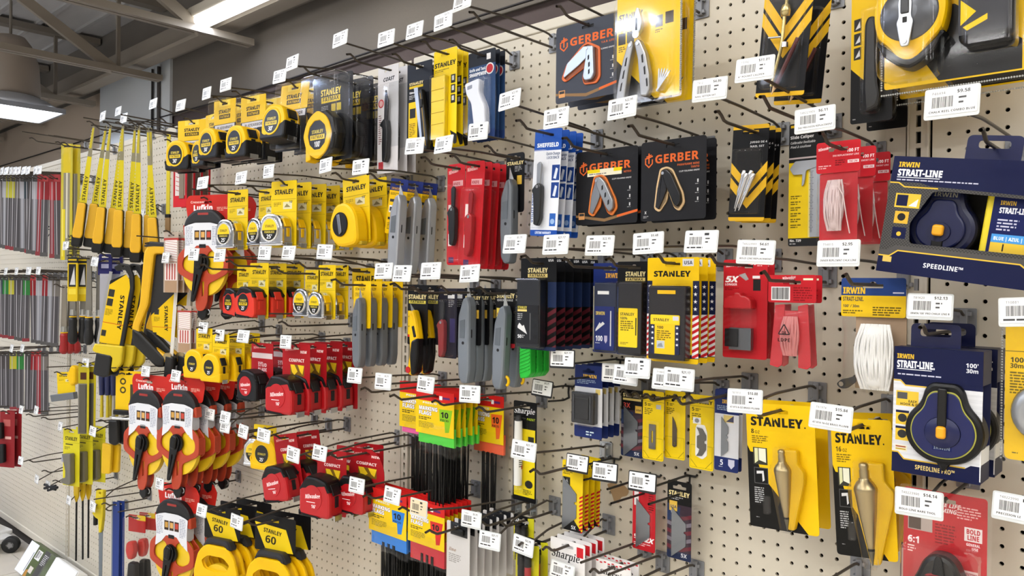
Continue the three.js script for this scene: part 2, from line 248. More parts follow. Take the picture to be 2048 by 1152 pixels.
const wireM = mat(0x4d463f, .42, .35), plateM = mat(0x8e9094, .45, .3), galvM = mat(0xb4b8bb, .3, .9);
const plateGeo = mergeGeometries([ex(box4(-.62, -.85, .62, .75, .08), .09, .02), ex(box4(-.2, -.7, .2, .7, .06), .38, .05).translate(0, 0, .04), bx(.75, .26, .34).translate(0, .42, .2), bx(.75, .26, .34).translate(0, -.45, .2)].map((g) => { const q = g.index ? g.toNonIndexed() : g; q.deleteAttribute('uv'); return q; }));
let tagN = 0;
// a double wire hook: plate on the board at (x, y); the product hangs on the lower wire; L = length of that wire in inches; tag = point of the price tag
function hook(x, y, L, label, o = {}) {
  const h = new THREE.Group(); h.name = numbered('peg_hook'); h.position.set(x, y, 0); h.scale.setScalar(I); scene.add(h); h.userData = { label, category: 'hook' }; if (o.group) h.userData.group = o.group;
  const lift = o.lift ?? .25, t = L, wm = o.black ? holderB : wireM;
  if (o.loop) {   // a bent wire hook without a plate: two cross feet in the holes and one wire loop out to the tag
    add(h, 'foot', mergeGeometries([tube([[-.5, .62, .05], [-.45, .5, .2], [0, .5, .25], [.45, .5, .2], [.5, .62, .05]], .09, 12, 6), tube([[0, .5, .25], [0, 0, .3], [0, -.5, .2]], .09, 8, 6)]), wm);
    add(h, 'upper_wire', tube([[0, .5, .25], [0, .6, 1], [0, .6, t + .5]], .085, 10, 6), wm); add(h, 'lower_wire', tube([[0, -.45, .2], [0, -.6, 1], [0, -.5, t]], .085, 10, 6), wm);
  } else {
    if (!o.bare) add(h, 'back_plate', plateGeo, o.galv ? galvM : plateM, [0, .45, .02]);
    add(h, 'lower_wire', tube([[0, -.05, .25], [0, -.05, t - 1.5], [0, .0, t - 1], [0, lift + .18, t - .45], [0, lift + .22, t - .15], [0, lift + .1, t + .12]], .105, 22, 7), wm);
    if (o.tag) { const ty = (o.tag.y - y) / I, tz = o.tag.z / I; add(h, 'upper_wire', tube([[0, .78, .3], [.0, .82, .6], [0, 1.05, 1.1], [0, ty * .35 + .7, tz * .6], [0, ty - .28, tz - .1]], .09, 18, 6), wm); }
    else if (!o.bare) add(h, 'upper_wire', tube([[0, .78, .3], [0, 1.05, 1], [0, 1.3, t + 1.2]], .09, 14, 6), wm);
  }
  if (o.tag) { const ty = (o.tag.y - y) / I, tz = o.tag.z / I, k = o.pl ?? (11 + (tagN++ % 5));
    const lh = add(h, 'label_holder', tagHolder, o.black ? holderB : holderM, [o.dx ?? 0, ty, tz], [-.12 + rr_(-.05, .05), rr_(-.08, .08), rr_(-.05, .05)]);
    add(lh, 'price_tag', tagGeo[k], o.faded ? tagFaded : tagArt, [0, 0, .045]); }
  return h;
}
const tagFaded = tagArt.clone(); tagFaded.color.set(0xf0ddb8);
const ORD = ['frontmost', 'second', 'third', 'fourth', 'fifth', 'sixth', 'seventh', 'eighth', 'ninth'];
// hang(): o.r = the front piece's outline in the photograph [left, top, right, bottom], o.z = how far it hangs in front of the board
function hang(o) {
  const [xl, yt, xr, yb] = o.r, z = o.z, a = at(xl, (yt + yb) / 2, z), b = at(xr, (yt + yb) / 2, z), m = (xl + xr) / 2, top = at(m, yt, z), bot = at(m, yb, z);
  const w = o.w ?? (b.x - a.x) / I, h = o.h ?? (top.y - bot.y) / I, t = o.t ?? .45, hx = o.hx ?? 0;
  const root = o.b(w, h, t), x = (a.x + b.x) / 2, y = top.y - t * I;
  root.scale.set(I * (o.s ?? 1), I * (o.s ?? 1), I * (o.s ?? 1) * (o.sz ?? 1));
  if (o.desc.split(' ').length > (o.n > 1 ? 12 : 16) || (o.hook !== 0 && o.desc.split(' ').length > 12)) console.log('long', o.desc);
  let dz = 0; if (o.n > 1) { const p0 = pix(V3(x, y, z * I))[0], p1 = pix(V3(x, y, z * I - I))[0]; dz = Math.min(o.dx / (p1 - p0), (z - .55) / (o.n - 1)); }
  for (let i = 0; i < (o.n ?? 1); i++) {
    const r = i ? root.clone() : root; r.name = numbered(o.name); scene.add(r);
    r.position.set(x, y, (z - i * dz) * I); r.rotation.set((o.tilt ?? 0), (o.yaw ?? 0) + (i ? rr_(-.03, .03) : 0), (o.roll ?? 0) + (i ? rr_(-.012, .012) : 0));
    r.userData = { label: o.desc + (o.n > 1 ? ', ' + (o.n - 1 === i && i > 1 ? 'hindmost' : ORD[i]) + ' on its hook' : ''), category: o.cat ?? 'tool' };
    if (o.n > 1) r.userData.group = o.desc.split(' ').slice(0, 9).join(' ') + ', on one hook';
  }
  if (o.hook !== 0) {
    const hk = x + hx * I, c = { ...(o.hk ?? {}), pl: o.pl }; let L = o.L ?? Math.min(9.5, z + 1.6);
    if (o.lab) { let p = onX(o.lab[0], o.lab[1], hk); if (!(p.z > 1.5 * I && p.z < 13 * I && Math.abs(p.y - y) < 3.8 * I)) { const q = at(o.lab[0], o.lab[1], Math.max(z + 1, 9.2)); c.dx = 0; console.log('tag off', o.desc, (p.z / I).toFixed(1), ((p.y - y) / I).toFixed(1)); p = V3(hk, Math.min(y + 2 * I, Math.max(y - .2 * I, p.y)), Math.max(z + 1.2, Math.min(11, p.z / I)) * I); } c.tag = p; L = Math.max(z + .9, p.z / I - .8); }
    hook(hk, y + .12 * I, L, 'peg hook of the ' + o.desc.split(' ').slice(0, 12).join(' '), c);
  }
  return root;
}
// a bare hook: base pixel on the board, tag pixel
function bare(bp, lp, label, o = {}) { const b = at(...bp, .3), c = { ...o }; let L = o.L ?? 8; if (lp) { let p = onX(...lp, b.x); if (p.z < I || p.z > 14 * I) { console.log('bare tag off', label, p.z / I); p = V3(b.x, b.y + I, 9 * I); } c.tag = p; L = p.z / I - .8; } return hook(b.x, b.y - .4 * I, L, label, c); }

// ---------------------------------------------------------------- building blocks of the goods (inches, hang hole at the origin)
const G = () => new THREE.Group();
const edgeM = mat(0xe2e0da, .5);
function card(p, w, h, t, m, o = {}) {
  const s = o.pts ? shp(o.pts.map(([x, y, r]) => [(x - .5) * w, t - y * h, r]), o.r ?? .12) : box4(-w / 2, t - h, w / 2, t, o.r ?? Math.min(.16, w * .1));
  if (o.hole !== 0) { const hw = Math.min(.55, w * .28); s.holes.push(shp([[-hw, -.1], [-hw, .12], [-.22, .12], [-.12, .26], [.12, .26], [.22, .12], [hw, .12], [hw, -.1]].map(([x, y]) => [x, y - .02]), .05)); }
  return add(p, o.name ?? 'card', fit(ex(s, .045, 0, 4), -w / 2, t - h, w / 2, t), m, o.p ?? [0, 0, 0], o.rot ?? [0, 0, 0]);
}
// positions on a card given as fractions of its width and height
const fr = (w, h, t) => (pts) => pts.map(([x, y, r]) => [(x - .5) * w, t - y * h, r]);
function blister(p, w, h, t, x0, y0, x1, y1, d, r = .25) { const q = bx((x1 - x0) * w, (y1 - y0) * h, d, r); return add(p, 'clear_blister', q, CLEAR, [((x0 + x1) / 2 - .5) * w, t - (y0 + y1) / 2 * h, d / 2 + .03]); }
function disc(p, name, r, m, pos, d = .04, sy = 1) { const g = fit(ex(circ(0, 0, r), d, 0, 14), -r, -r, r, r); const o = add(p, name, g, m, pos); o.scale.y = sy; return o; }

// ---------------------------------------------------------------- right hand section: folding knives, plier tool, reels, boxes
const orng = '#e0672a';
function gerberLogo(c, x, y, s) {                    // shield with a sword through it
  c.strokeStyle = orng; c.lineWidth = s * .13; c.lineJoin = 'miter'; c.beginPath(); c.moveTo(x - s * .38, y - s * .1); c.lineTo(x - s * .38, y + s * .35); c.lineTo(x, y + s * .72); c.lineTo(x + s * .38, y + s * .35); c.lineTo(x + s * .38, y - s * .1); c.stroke();
  rc(c, x - s * .07, y - s * .75, s * .14, s * 1.1, orng); pg(c, [[x - s * .45, y - s * .25], [x + s * .42, y - s * .5], [x + s * .42, y - s * .35], [x - s * .45, y - s * .1]], orng); pg(c, [[x - s * .3, y - s * .45], [x + s * .3, y - s * .62], [x + s * .3, y - s * .5], [x - s * .3, y - s * .33]], orng); }
function gerberArt(key, bg, o = {}) { return art(key, 5, 6, (c) => { rc(c, 0, 0, 5, 6, bg); gerberLogo(c, .62, 1.4, .72); tx(c, 'GERBER', 1.08, 1.68, .62, orng, { w: 3.35, fat: 2 });
  if (o.t1) tx(c, o.t1, 4.5, 2.02, .14, orng, { a: 'r' }); if (o.t2) tx(c, o.t2, 4.5, 2.26, .14, orng, { a: 'r' }); tx(c, 'CLIP FOLDING KNIFE', 4.5, 2.5, .11, '#ddd', { a: 'r', it: 1 });
  for (let k = 0; k < 3; k++) { rc(c, 4.35, 3.1 + k * .65, .1, .25, '#ccc'); tiny(c, 4.2, 3.42 + k * .65, .45, 1, .1, '#aaa'); }
  if (o.chev) { pg(c, [[0, 5.15], [2.4, 5.55], [5, 4.95], [5, 5.15], [2.4, 5.8], [0, 5.35]], '#8a6a45'); pg(c, [[3.4, 5.32], [5, 4.95], [5, 5.15], [3.4, 5.5]], orng); rc(c, .25, 5.0, .5, .55, '#d89a5e'); rc(c, .3, 5.06, .4, .2, '#333'); }
  else { tx(c, 'X', .3, 5.45, .2, '#ddd'); tiny(c, .2, 5.6, .5, 2, .1, '#aaa'); }
  if (o.sticker) { rc(c, .95, 1.55, 2.8, .55, '#f0ead0'); rc(c, .95, 1.55, 1.05, .28, '#ecd400'); rc(c, 3.1, 1.55, .65, .28, '#ecd400'); tiny(c, 1.1, 1.88, 2.4, 1, .16, '#777'); } }, 80); }
function gerber(artM, K) { return (w, h, t) => { const g = G(), F = fr(w, h, t); card(g, w, h, t, artM, { r: .25 });
  const ring = shp(F(K.out), .2, shp(F(K.out).map(([x, y]) => { const q = F([[.47, .6]])[0]; return [q[0] + (x - q[0]) * .9, q[1] + (y - q[1]) * .93]; }), .18));
  add(g, 'cutout_rim', ex(ring, .12, .03), K.rim, [0, 0, .03]);
  add(g, 'tray_floor', ex(shp(F(K.out), .2), .02), K.floor, [0, 0, .045]);
  add(g, 'blade', ex(shp(F(K.blade), .05), .12, .04), K.bm, [0, 0, .08]);
  const hd = add(g, 'handle', ex(shp(F(K.handle), .15), .34, .08), K.hm, [0, 0, .08]);
  add(hd, 'pivot_screw', cyl(.11, .11, .06, 14).rotateX(Math.PI / 2), STEEL, [...F([K.piv])[0].slice(0, 2), .35]);
  for (const [x, y] of K.slots) add(hd, 'handle_slot', ex(shp([[-.06, -.2], [.06, -.12], [.06, .2], [-.06, .12]]), .03), BLACK, [...F([[x, y]])[0].slice(0, 2), .33]);
  add(g, 'backing_box', bx(w * .96, h * .94, .1, .05), DARK, [0, t - h * .5, -.07]); return g; }; }
const lam = { out: [[.31, .35], [.42, .33], [.51, .37], [.68, .68], [.7, .8], [.62, .9], [.54, .86], [.44, .64], [.43, .76], [.31, .9], [.22, .85], [.26, .55]], handle: [[.36, .38], [.44, .37], [.52, .44], [.66, .7], [.66, .8], [.6, .85], [.55, .8], [.4, .52]], blade: [[.35, .4], [.41, .53], [.42, .63], [.38, .72], [.3, .86], [.25, .83], [.28, .6]], piv: [.39, .42], slots: [[.49, .52], [.54, .62], [.59, .72]] };
const tab = { out: [[.18, .51], [.44, .3], [.52, .28], [.7, .38], [.71, .76], [.65, .83], [.46, .82], [.43, .72], [.47, .6], [.16, .74], [.1, .69]], handle: [[.52, .34], [.62, .36], [.64, .72], [.6, .78], [.5, .78], [.47, .73], [.51, .5]], blade: [[.2, .5], [.45, .33], [.53, .34], [.5, .48], [.38, .56], [.15, .68], [.14, .65]], piv: [.53, .38], slots: [[.56, .5], [.57, .59], [.57, .68]] };
const alu = mat(0xb9c4d2, .3, .7);
hang({ r: [1113, 40, 1243, 197], z: 5.4, n: 3, dx: 22, b: gerber(gerberArt('gA', '#3f434e', { chev: 1, t1: 'T.A.B. LITE' }), { ...tab, rim: mat(0xd8692f, .5), floor: mat(0x8c4a2a, .5), bm: alu, hm: alu }), name: 'folding_knife_pack', cat: 'knife pack', desc: 'grey card with a silver clip folding utility knife, top row', L: 9 });
hang({ r: [1153, 298, 1276, 448], z: 4.6, n: 3, dx: 10, lab: [1113, 235], b: gerber(gerberArt('gB', '#19191c', { chev: 1, sticker: 1, t1: 'NITRO' }), { ...lam, rim: mat(0xe07a2c, .5), floor: mat(0xd0702c, .5), bm: mat(0x8d9094, .35, .8), hm: mat(0x9a9da0, .35, .7) }), name: 'folding_knife_pack', cat: 'knife pack', desc: 'black card with orange tray and yellow clearance sticker, folding knife', pl: 12 });
hang({ r: [1283, 278, 1413, 440], z: 4.8, n: 2, dx: 20, lab: [1245, 215], b: gerber(gerberArt('gC', '#1c1c1f', { t1: 'PARAFRAME MINI', t2: 'TANTO' }), { ...lam, rim: mat(0xd9b888, .5), floor: mat(0x8f7a5a, .6), bm: mat(0x232326, .3, .3), hm: mat(0x0c0c0e, .3), slots: [] }), name: 'folding_knife_pack', cat: 'knife pack', desc: 'black card holding a black folding knife in a tan tray', pl: 13 });

const plierArt = art('plier', 5.2, 8.2, (c) => { rc(c, 0, 0, 5.2, 8.2, '#f0c70c'); pg(c, [[0, 5.1], [3.2, 8.2], [0, 8.2]], '#0f0f0f'); word(c, 'STANLEY', .15, 2.35, 2.0, .42, '#16160f', '#f0c70c'); tiny(c, .2, 2.6, 1.7, 3, .2, '#6a5a10');
  rc(c, .12, 3.25, .62, .8, '#2a2a2a'); rc(c, .85, 3.22, .62, .8, '#5a5a55'); rc(c, 3.2, 2.6, .6, .8, '#777'); rc(c, 4.0, 2.5, .65, .8, '#3a2a20'); tiny(c, .15, 4.2, .6, 3, .14, '#6a5a10'); tiny(c, 3.2, 3.55, .6, 2, .14, '#6a5a10'); rc(c, 4.0, .2, .8, .15, '#333'); rc(c, 4, .5, .8, .15, '#333'); }, 80);
hang({ r: [1231, -40, 1366, 203], z: 7.2, n: 2, dx: 28, desc: 'clear clamshell with a steel multi tool plier on a yellow card', name: 'multi_tool_pack', cat: 'tool pack', L: 9, b: (w, h, t) => { const g = G(), F = fr(w, h, t); card(g, w * .94, h * .98, t, plierArt);
  add(g, 'jaws', ex(shp(F([[.40, .23], [.435, .24], [.48, .35], [.47, .42], [.43, .46], [.36, .46], [.33, .41], [.335, .35]]), .08), .35, .08), STEEL, [0, 0, .35]);
  add(g, 'jaw_gap', ex(shp(F([[.395, .32], [.42, .32], [.42, .42], [.395, .42]]), .04), .03), BLACK, [0, 0, .69]);
  const hs = [[[.29, .51, .2], [.35, .49, .2], [.37, .54, .2], [.31, .72], [.25, .97], [.12, .97], [.14, .85], [.21, .66]], [[.385, .52, .2], [.43, .49, .2], [.48, .52, .2], [.56, .63], [.615, .8], [.62, .93], [.58, .98], [.49, .97], [.47, .86], [.44, .66]]];
  hs.forEach((q, i) => { const o = add(g, 'handle', ex(shp(F(q), .12), .5, .1), mat(0xa3a3a3, .35, .85), [0, 0, .3]); for (const k of [.64, .74, .84]) add(o, 'handle_slot', ex(shp(F(i ? [[.5 + (k - .64) * .35, k], [.52 + (k - .64) * .35, k - .01], [.53 + (k - .64) * .35, k + .06], [.51 + (k - .64) * .35, k + .06]] : [[.27 - (k - .64) * .35, k], [.29 - (k - .64) * .35, k - .01], [.27 - (k - .64) * .35, k + .06], [.25 - (k - .64) * .35, k + .06]])), .03), BLACK, [0, 0, .49]); add(o, 'rivet', cyl(.13, .13, .06, 14).rotateX(Math.PI / 2), STEEL, [...F([[i ? .44 : .33, .535]])[0].slice(0, 2), .52]); });
  add(g, 'pivot', cyl(.25, .25, .1, 20).rotateX(Math.PI / 2), CHROME, [...F([[.405, .455]])[0].slice(0, 2), .72]);
  for (let k = 0; k < 5; k++) add(g, 'fold_out_tool', ex(shp([[-.06, 0], [.07, 0], [.05, 1.4], [0, 1.55], [-.05, 1.4]]), .05), STEEL, [...F([[.68 + k * .004, .94]])[0].slice(0, 2), .2 + k * .08], [0, 0, -.05 - k * .17]);
  add(g, 'clear_dome', ex(box4(-w * .42, t - h * .99, w * .42, t - h * .16, .5), .9, .2), CLEAR, [0, 0, .06]);
  add(g, 'clamshell_flange', ex(box4(-w / 2, t - h, w / 2, t, .2), .05), CLEAR, [0, 0, .05]);
  add(g, 'knurled_edge', mergeGeometries(Array.from({ length: 60 }, (_, k) => new THREE.BoxGeometry(.14, .07, .07).rotateZ(.5).translate(w / 2 - .1, t - .3 - k * (h - .6) / 60, .1))), mat(0xcfd3d4, .2, 0, { transmission: .6 })); return g; } });

const chevArt = (key, w, h, f) => art(key, w, h, (c) => { rc(c, 0, 0, w, h, '#0c0c0f'); const y0 = f.y; for (const s of [0, 1]) for (const k of [0, 1]) { const d = k * f.gap; const X = (q) => s ? w - q : q; pg(c, [[X(0), y0 + d], [X(w / 2), y0 + f.drop + d], [X(w / 2), y0 + f.drop + d + f.th], [X(0), y0 + d + f.th]], '#e3b221'); } f.fn?.(c); rc(c, 0, h - .28, w, .28, '#e3b221'); }, 72);
const compArt = chevArt('comp', 3.3, 8.3, { y: 1.6, gap: 1.2, drop: 2.2, th: .9, fn: (c) => { tx(c, 'Compás', .1, 6.1, .24, '#fff', { w: .95 }); tx(c, 'y Lápiz', .2, 6.5, .24, '#fff', { w: .95 }); } });
hang({ r: [1533, -70, 1632, 190], z: 7, n: 2, dx: 36, roll: -.09, L: 9, desc: 'black and yellow striped card with a drawing compass and pencil', name: 'compass_pack', cat: 'compass pack', b: (w, h, t) => { const g = G(), F = fr(w, h, t); card(g, w, h, t, compArt);
  const gold = mat(0xc9b880, .22, .9), pc = mat(0x4a1518, .35);
  add(g, 'hinge', lathe([[0, -.3], [.25, -.3], [.3, 0], [.25, .3], [.12, .4], [.12, .7], [0, .7]], 18), gold, [.05, t - h * .36, .35]);
  const a = F([[.5, .4]])[0], b = F([[.36, .93]])[0];
  add(g, 'needle_leg', tube([[a[0], a[1], .35], [.0, t - h * .62, .35], [b[0], b[1], .3]], .11, 14, 8), gold); add(g, 'needle', cyl(.03, .0, .5, 8), STEEL, [b[0] - .03, b[1] - .2, .3]);
  add(g, 'clamp_ring', cyl(.2, .2, .3, 16), CHROME, [.2, t - h * .62, .36]); add(g, 'cross_arm', tube([[-.9, t - h * .55, .3], [.1, t - h * .555, .35]], .06, 6, 6), STEEL);
  add(g, 'pencil', cyl(.13, .13, 3.0, 8), pc, [.42, t - h * .76, .42], [0, 0, -.38]); add(g, 'pencil_tip', cyl(.13, .01, .5, 8), mat(0xd6b588, .6), [-.23, t - h * .965, .42], [0, 0, -.38]);
  blister(g, w, h, t, .12, .25, .9, .95, .6, .2); return g; } });
const rasp = art('rasp', 3.6, 9.5, (c) => { rc(c, 0, 0, 3.6, 9.5, '#0a0a0b'); pg(c, [[0, 0], [3.6, 0], [3.6, 4], [1.2, 7], [0, 6.2]], '#efc40f'); for (const k of [3.3, 4.15, 5.0]) { pg(c, [[.25, k], [.9, k - .05], [.9, k + .68], [.25, k + .7]], '#2b2b2b'); pg(c, [[.35, k + .6], [.75, k + .1], [.8, k + .5]], '#d8d8d8'); } tiny(c, .2, 9.2, .5, 1, .12, '#999'); }, 50);
hang({ r: [1701, -80, 1806, 243], z: 4.2, n: 2, dx: 30, L: 7, desc: 'yellow and black card with a long black handled tool', name: 'scraper_pack', cat: 'tool pack', b: (w, h, t) => { const g = G(), F = fr(w, h, t); card(g, w * .8, h, t, rasp, { p: [-w * .08, 0, 0] });
  add(g, 'tool_handle', ex(shp(F([[.34, .4], [.4, .36], [.52, .36], [.58, .42], [.6, .75], [.66, .86], [.6, .92], [.36, .95], [.32, .8]]), .22), .55, .16), mat(0x0d0d0e, .33), [0, 0, .12]);
  blister(g, w, h, t, .26, .3, .66, .96, .75, .25); return g; } });

const yelFlat = art('yel', 1, 1, (c) => rc(c, 0, 0, 1, 1, '#f0c40c'), 16);
const bottleArt = art('bottle', 2.2, 4, (c) => { rc(c, 0, 0, 2.2, 4, '#3a3b40'); rc(c, .1, .15, 1.2, .35, '#efc40f'); tx(c, 'FATMAX', .15, .45, .2, '#222', { w: 1.1 }); tiny(c, .15, .75, 1.1, 4, .16, '#ccc'); tx(c, '4', 1.1, 2, .35, '#eee'); tiny(c, 1.35, 1.9, .4, 1, .14, '#eee'); pg(c, [[.1, 2.2], [.8, 2.9], [.1, 3.5]], '#efc40f'); pg(c, [[.2, 3.6], [1.3, 3.1], [1.3, 3.4], [.4, 3.8]], '#efc40f'); }, 80);
hang({ r: [1767, -160, 2070, 172], z: 5.8, n: 2, dx: 26, L: 8, desc: 'large clear clamshell with yellow chalk reel and chalk bottle', name: 'chalk_reel_pack', cat: 'chalk reel', b: (w, h, t) => { const g = G(), F = fr(w, h, t);
  card(g, w * .97, h * .96, t, yelFlat, { name: 'yellow_card', hole: 0 }); add(g, 'card_panel', ex(shp(F([[.05, .5], [.5, .5], [.93, .78], [.93, .95], [.4, .95]])), .02), DARK, [0, 0, .05]);
  add(g, 'clamshell_flange', ex(box4(-w / 2 - .12, t - h - .1, w / 2 + .12, t, .35), .08, .02), CLEAR, [0, 0, .06]);
  add(g, 'knurled_edge', mergeGeometries([...Array.from({ length: 60 }, (_, k) => new THREE.SphereGeometry(.055, 6, 5).translate(-w / 2 + .02 + k * w / 60, t - h + .02, .16)), ...Array.from({ length: 60 }, (_, k) => new THREE.SphereGeometry(.055, 6, 5).translate(-w / 2, t - .3 - k * (h - .5) / 60, .16))]), mat(0xdfe0dc, .2, 0, { transmission: .5 }));
  const rx = -w * .26, ry = t - h * .62;
  add(g, 'reel_case', ex(shp([[-1.75, 1.3], [-1.1, 2.1], [1.1, 2.1], [1.75, 1.3], [1.85, .2], [1.6, -.9], [1.1, -1.35], [.55, -2.1], [0, -2.35], [-.55, -2.1], [-1.1, -1.35], [-1.6, -.9], [-1.85, .2]], .6), 1.3, .25), YEL, [rx, ry + .4, .1]);
  add(g, 'bumper', ex(shp([[-1.72, -.95], [-1.1, -1.5], [-.5, -2.0], [0, -2.2], [.5, -2.0], [1.1, -1.5], [1.72, -.95], [1.3, -1.9], [.5, -2.55], [0, -2.75], [-.5, -2.55], [-1.3, -1.9]], .2), 1.2, .15), BLACK, [rx, ry + .45, .15]);
  add(g, 'ribbed_drum', lathe([[0, .5], [.5, .5], [.52, .46], [.7, .46], [.72, .42], [.88, .42], [.9, .37], [1.06, .37], [1.08, .31], [1.22, .31], [1.24, .24], [1.38, .22], [1.46, .1], [1.48, 0], [0, 0]], 40).rotateX(Math.PI / 2), mat(0x5a5d63, .25, .4), [rx, ry + .6, 1.3]);
  const cr = add(g, 'crank_handle', ex(shp([[-.28, .95], [.28, .95], [.34, .6], [.3, -.1], [.42, -.35], [.3, -1.1], [.2, -1.65], [-.2, -1.65], [-.3, -1.1], [-.42, -.35], [-.3, -.1], [-.34, .6]], .14), .18, .04), STEEL, [rx - .05, ry + .4, 1.75]);
  add(cr, 'crank_knob', bx(.42, .85, .14, .07), mat(0x33353a, .35), [0, .5, .2]); add(cr, 'crank_rivet', cyl(.12, .12, .06, 14).rotateX(Math.PI / 2), STEEL, [0, -1.4, .2]); add(cr, 'crank_window', bx(.22, .3, .05, .03), BLACK, [0, -.25, .18]);
  add(g, 'chalk_bottle', bx(2.5, 4.4, 1.35, .35), mat(0x17181c, .3), [w * .24, t - h * .54, .8]); const pl = add(g, 'bottle_label', fit(ex(box4(-1.1, -2, 1.1, 2, .1), .02), -1.1, -2, 1.1, 2), bottleArt, [w * .24 - .1, t - h * .52, 1.475]);
  add(g, 'clear_dome', bx(w * .44, h * .72, 2.1, .7), CLEAR, [rx, ry + .2, 1.12]); add(g, 'clear_dome', bx(w * .34, h * .62, 1.6, .45), CLEAR, [w * .25, t - h * .55, .88]); return g; } });

// nail sets, slide caliper, line packs
const nailArt = chevArt('nail', 2.8, 6.8, { y: 2.6, gap: 1.05, drop: 1.5, th: .75, fn: (c) => { tx(c, 'JUEGO DE 4', 1.4, 1.3, .14, '#ddd', { w: 1.3 }); tx(c, 'NAIL SET', 1.4, 1.6, .14, '#ddd', { w: 1.1 }); rc(c, 0, 0, 2.8, .3, '#e3b221'); } });
hang({ r: [1466, 250, 1538, 442], z: 4.6, n: 3, dx: 12, roll: -.05, lab: [1420, 178], pl: 3, desc: 'black card with yellow chevrons and shiny steel nail sets', name: 'nail_set_pack', cat: 'nail set', b: (w, h, t) => { const g = G(); card(g, w, h, t, nailArt);
  for (let k = 0; k < 4; k++) add(g, 'nail_set', lathe([[0, -1.6], [.04, -1.6], [.1, -.6], [.13, -.5], [.13, .5], [.16, .55], [.16, .9], [0, .92]], 12), CHROME, [-.35 + k * .2, t - h * .62 - (k % 2) * .2, .3 + (k % 2) * .15], [0, 0, -.22 - k * .05]);
  blister(g, w, h, t, .1, .25, .9, .93, .6, .2); return g; } });
const calArt = art('cal', 2.5, 8.5, (c) => { rc(c, 0, 0, 2.5, 8.5, '#f0cf12'); rc(c, 0, 0, 2.5, 2.7, '#1d1e20'); rc(c, .1, .1, .6, .18, '#efc40f'); tx(c, 'Slide Caliper', .08, 1.05, .22, '#fff', { w: 1.6 }); tx(c, 'Calibrador Deslizable', .08, 1.4, .16, '#ddd', { w: 1.7, it: 1 }); tx(c, 'Pied à coulisse', .08, 1.7, .16, '#ddd', { w: 1.4, it: 1 }); rc(c, 0, 2.35, 2.5, .12, '#c8b8b8'); rc(c, 1.35, 2.9, 1.15, 5, '#e8d98a'); for (let k = 0; k < 6; k++) tiny(c, .15, 5 + k * .4, .8, 2, .15, '#6a5a10'); rc(c, 0, 7.95, 2.5, .55, '#1d1e20'); tx(c, 'No. 729', .1, 8.2, .16, '#fff'); tiny(c, .1, 8.3, .7, 1, .14, '#bbb'); }, 72);
hang({ r: [1578, 245, 1652, 492], z: 2.6, lab: [1510, 137], pl: 1, hx: .6, desc: 'slide caliper on a dark and yellow card behind red packs', name: 'slide_caliper_pack', cat: 'caliper', b: (w, h, t) => { const g = G(), F = fr(w, h, t); card(g, w, h, t, calArt); const m = mat(0xa9adb3, .35, .6);
  add(g, 'ruler_beam', ex(shp(F([[.6, .33], [.92, .33], [.92, .93], [.6, .93]])), .1, .02), m, [0, 0, .06]); add(g, 'fixed_jaw', ex(shp(F([[.05, .37], [.2, .31], [.9, .31], [.9, .36], [.5, .39], [.45, .5], [.38, .52], [.4, .42], [.15, .42]]), .08), .12, .02), m, [0, 0, .1]);
  add(g, 'graduations', mergeGeometries(Array.from({ length: 40 }, (_, k) => new THREE.BoxGeometry(k % 4 ? .14 : .26, .02, .01).translate(w * .14, t - h * .4 - k * h * .0125, .17))), BLACK); return g; } });
const mlogo = (c, x, y, s, col) => { tx(c, 'Milwaukee', x, y, s, col, { it: 1, wt: 'bold', f: 'serif', w: s * 5.2, rot: -.12 }); };
const mil100 = art('mil100', 3, 2, (c) => { rc(c, 0, 0, 3, 2, '#c5202a'); mlogo(c, .12, .55, .17, '#fff'); tx(c, '100 FT', 2.9, .75, .2, '#fff', { a: 'r' }); tx(c, 'INK REPLACEMENT LINE', 2.9, .98, .11, '#f3d5d5', { a: 'r' }); rc(c, 2.15, 1.25, .75, .2, '#f5e9e9'); tx(c, 'FINE LINE', 2.52, 1.41, .12, '#b02028', { a: 'c', w: .6 }); tiny(c, .15, 1.5, .9, 2, .14, '#ecb8b8'); tiny(c, 1.3, 1.2, .7, 3, .14, '#7a1016'); }, 80);
const redM = mat(0xc5202a, .45);
function cordHank(p, x, y, w, h, d, col, n, name) {   // a wound hank: strands side by side around a flat bundle
  const m = mat(col, .7), q = []; for (let k = 0; k < n; k++) { const u = (k + .5) / n * 2 - 1, a = Math.sqrt(1 - u * u * .9), b = .06 * Math.sin(k * 2.4); q.push(tube([[u * w * .36 + b * .3, h / 2, 0], [u * w / 2 + b, h * .2, d * .5 * a], [u * w / 2 - b, -h * .2, d * .5 * a], [u * w * .36 - b * .3, -h / 2, 0]], w / n * .62, 8, 5)); }
  const s = new THREE.SphereGeometry(.5, 20, 14); s.scale(w * .98, h, d * .92); add(p, name + '_core', s, m, [x, y, d / 2]); return add(p, name, mergeGeometries(q), m, [x, y, d / 2]); }
function bagGeo(w, h, d) { const g = new THREE.PlaneGeometry(w, h, 10, 16), p = g.attributes.position; for (let i = 0; i < p.count; i++) { const x = p.getX(i) / w, y = p.getY(i) / h; p.setZ(i, d * (1 - Math.pow(Math.abs(2 * x), 3)) * (1 - Math.pow(Math.abs(2 * y), 4)) + .03 * Math.sin(x * 23 + y * 9) + .025 * Math.sin(y * 31 - x * 7)); } g.computeVertexNormals(); return g; }
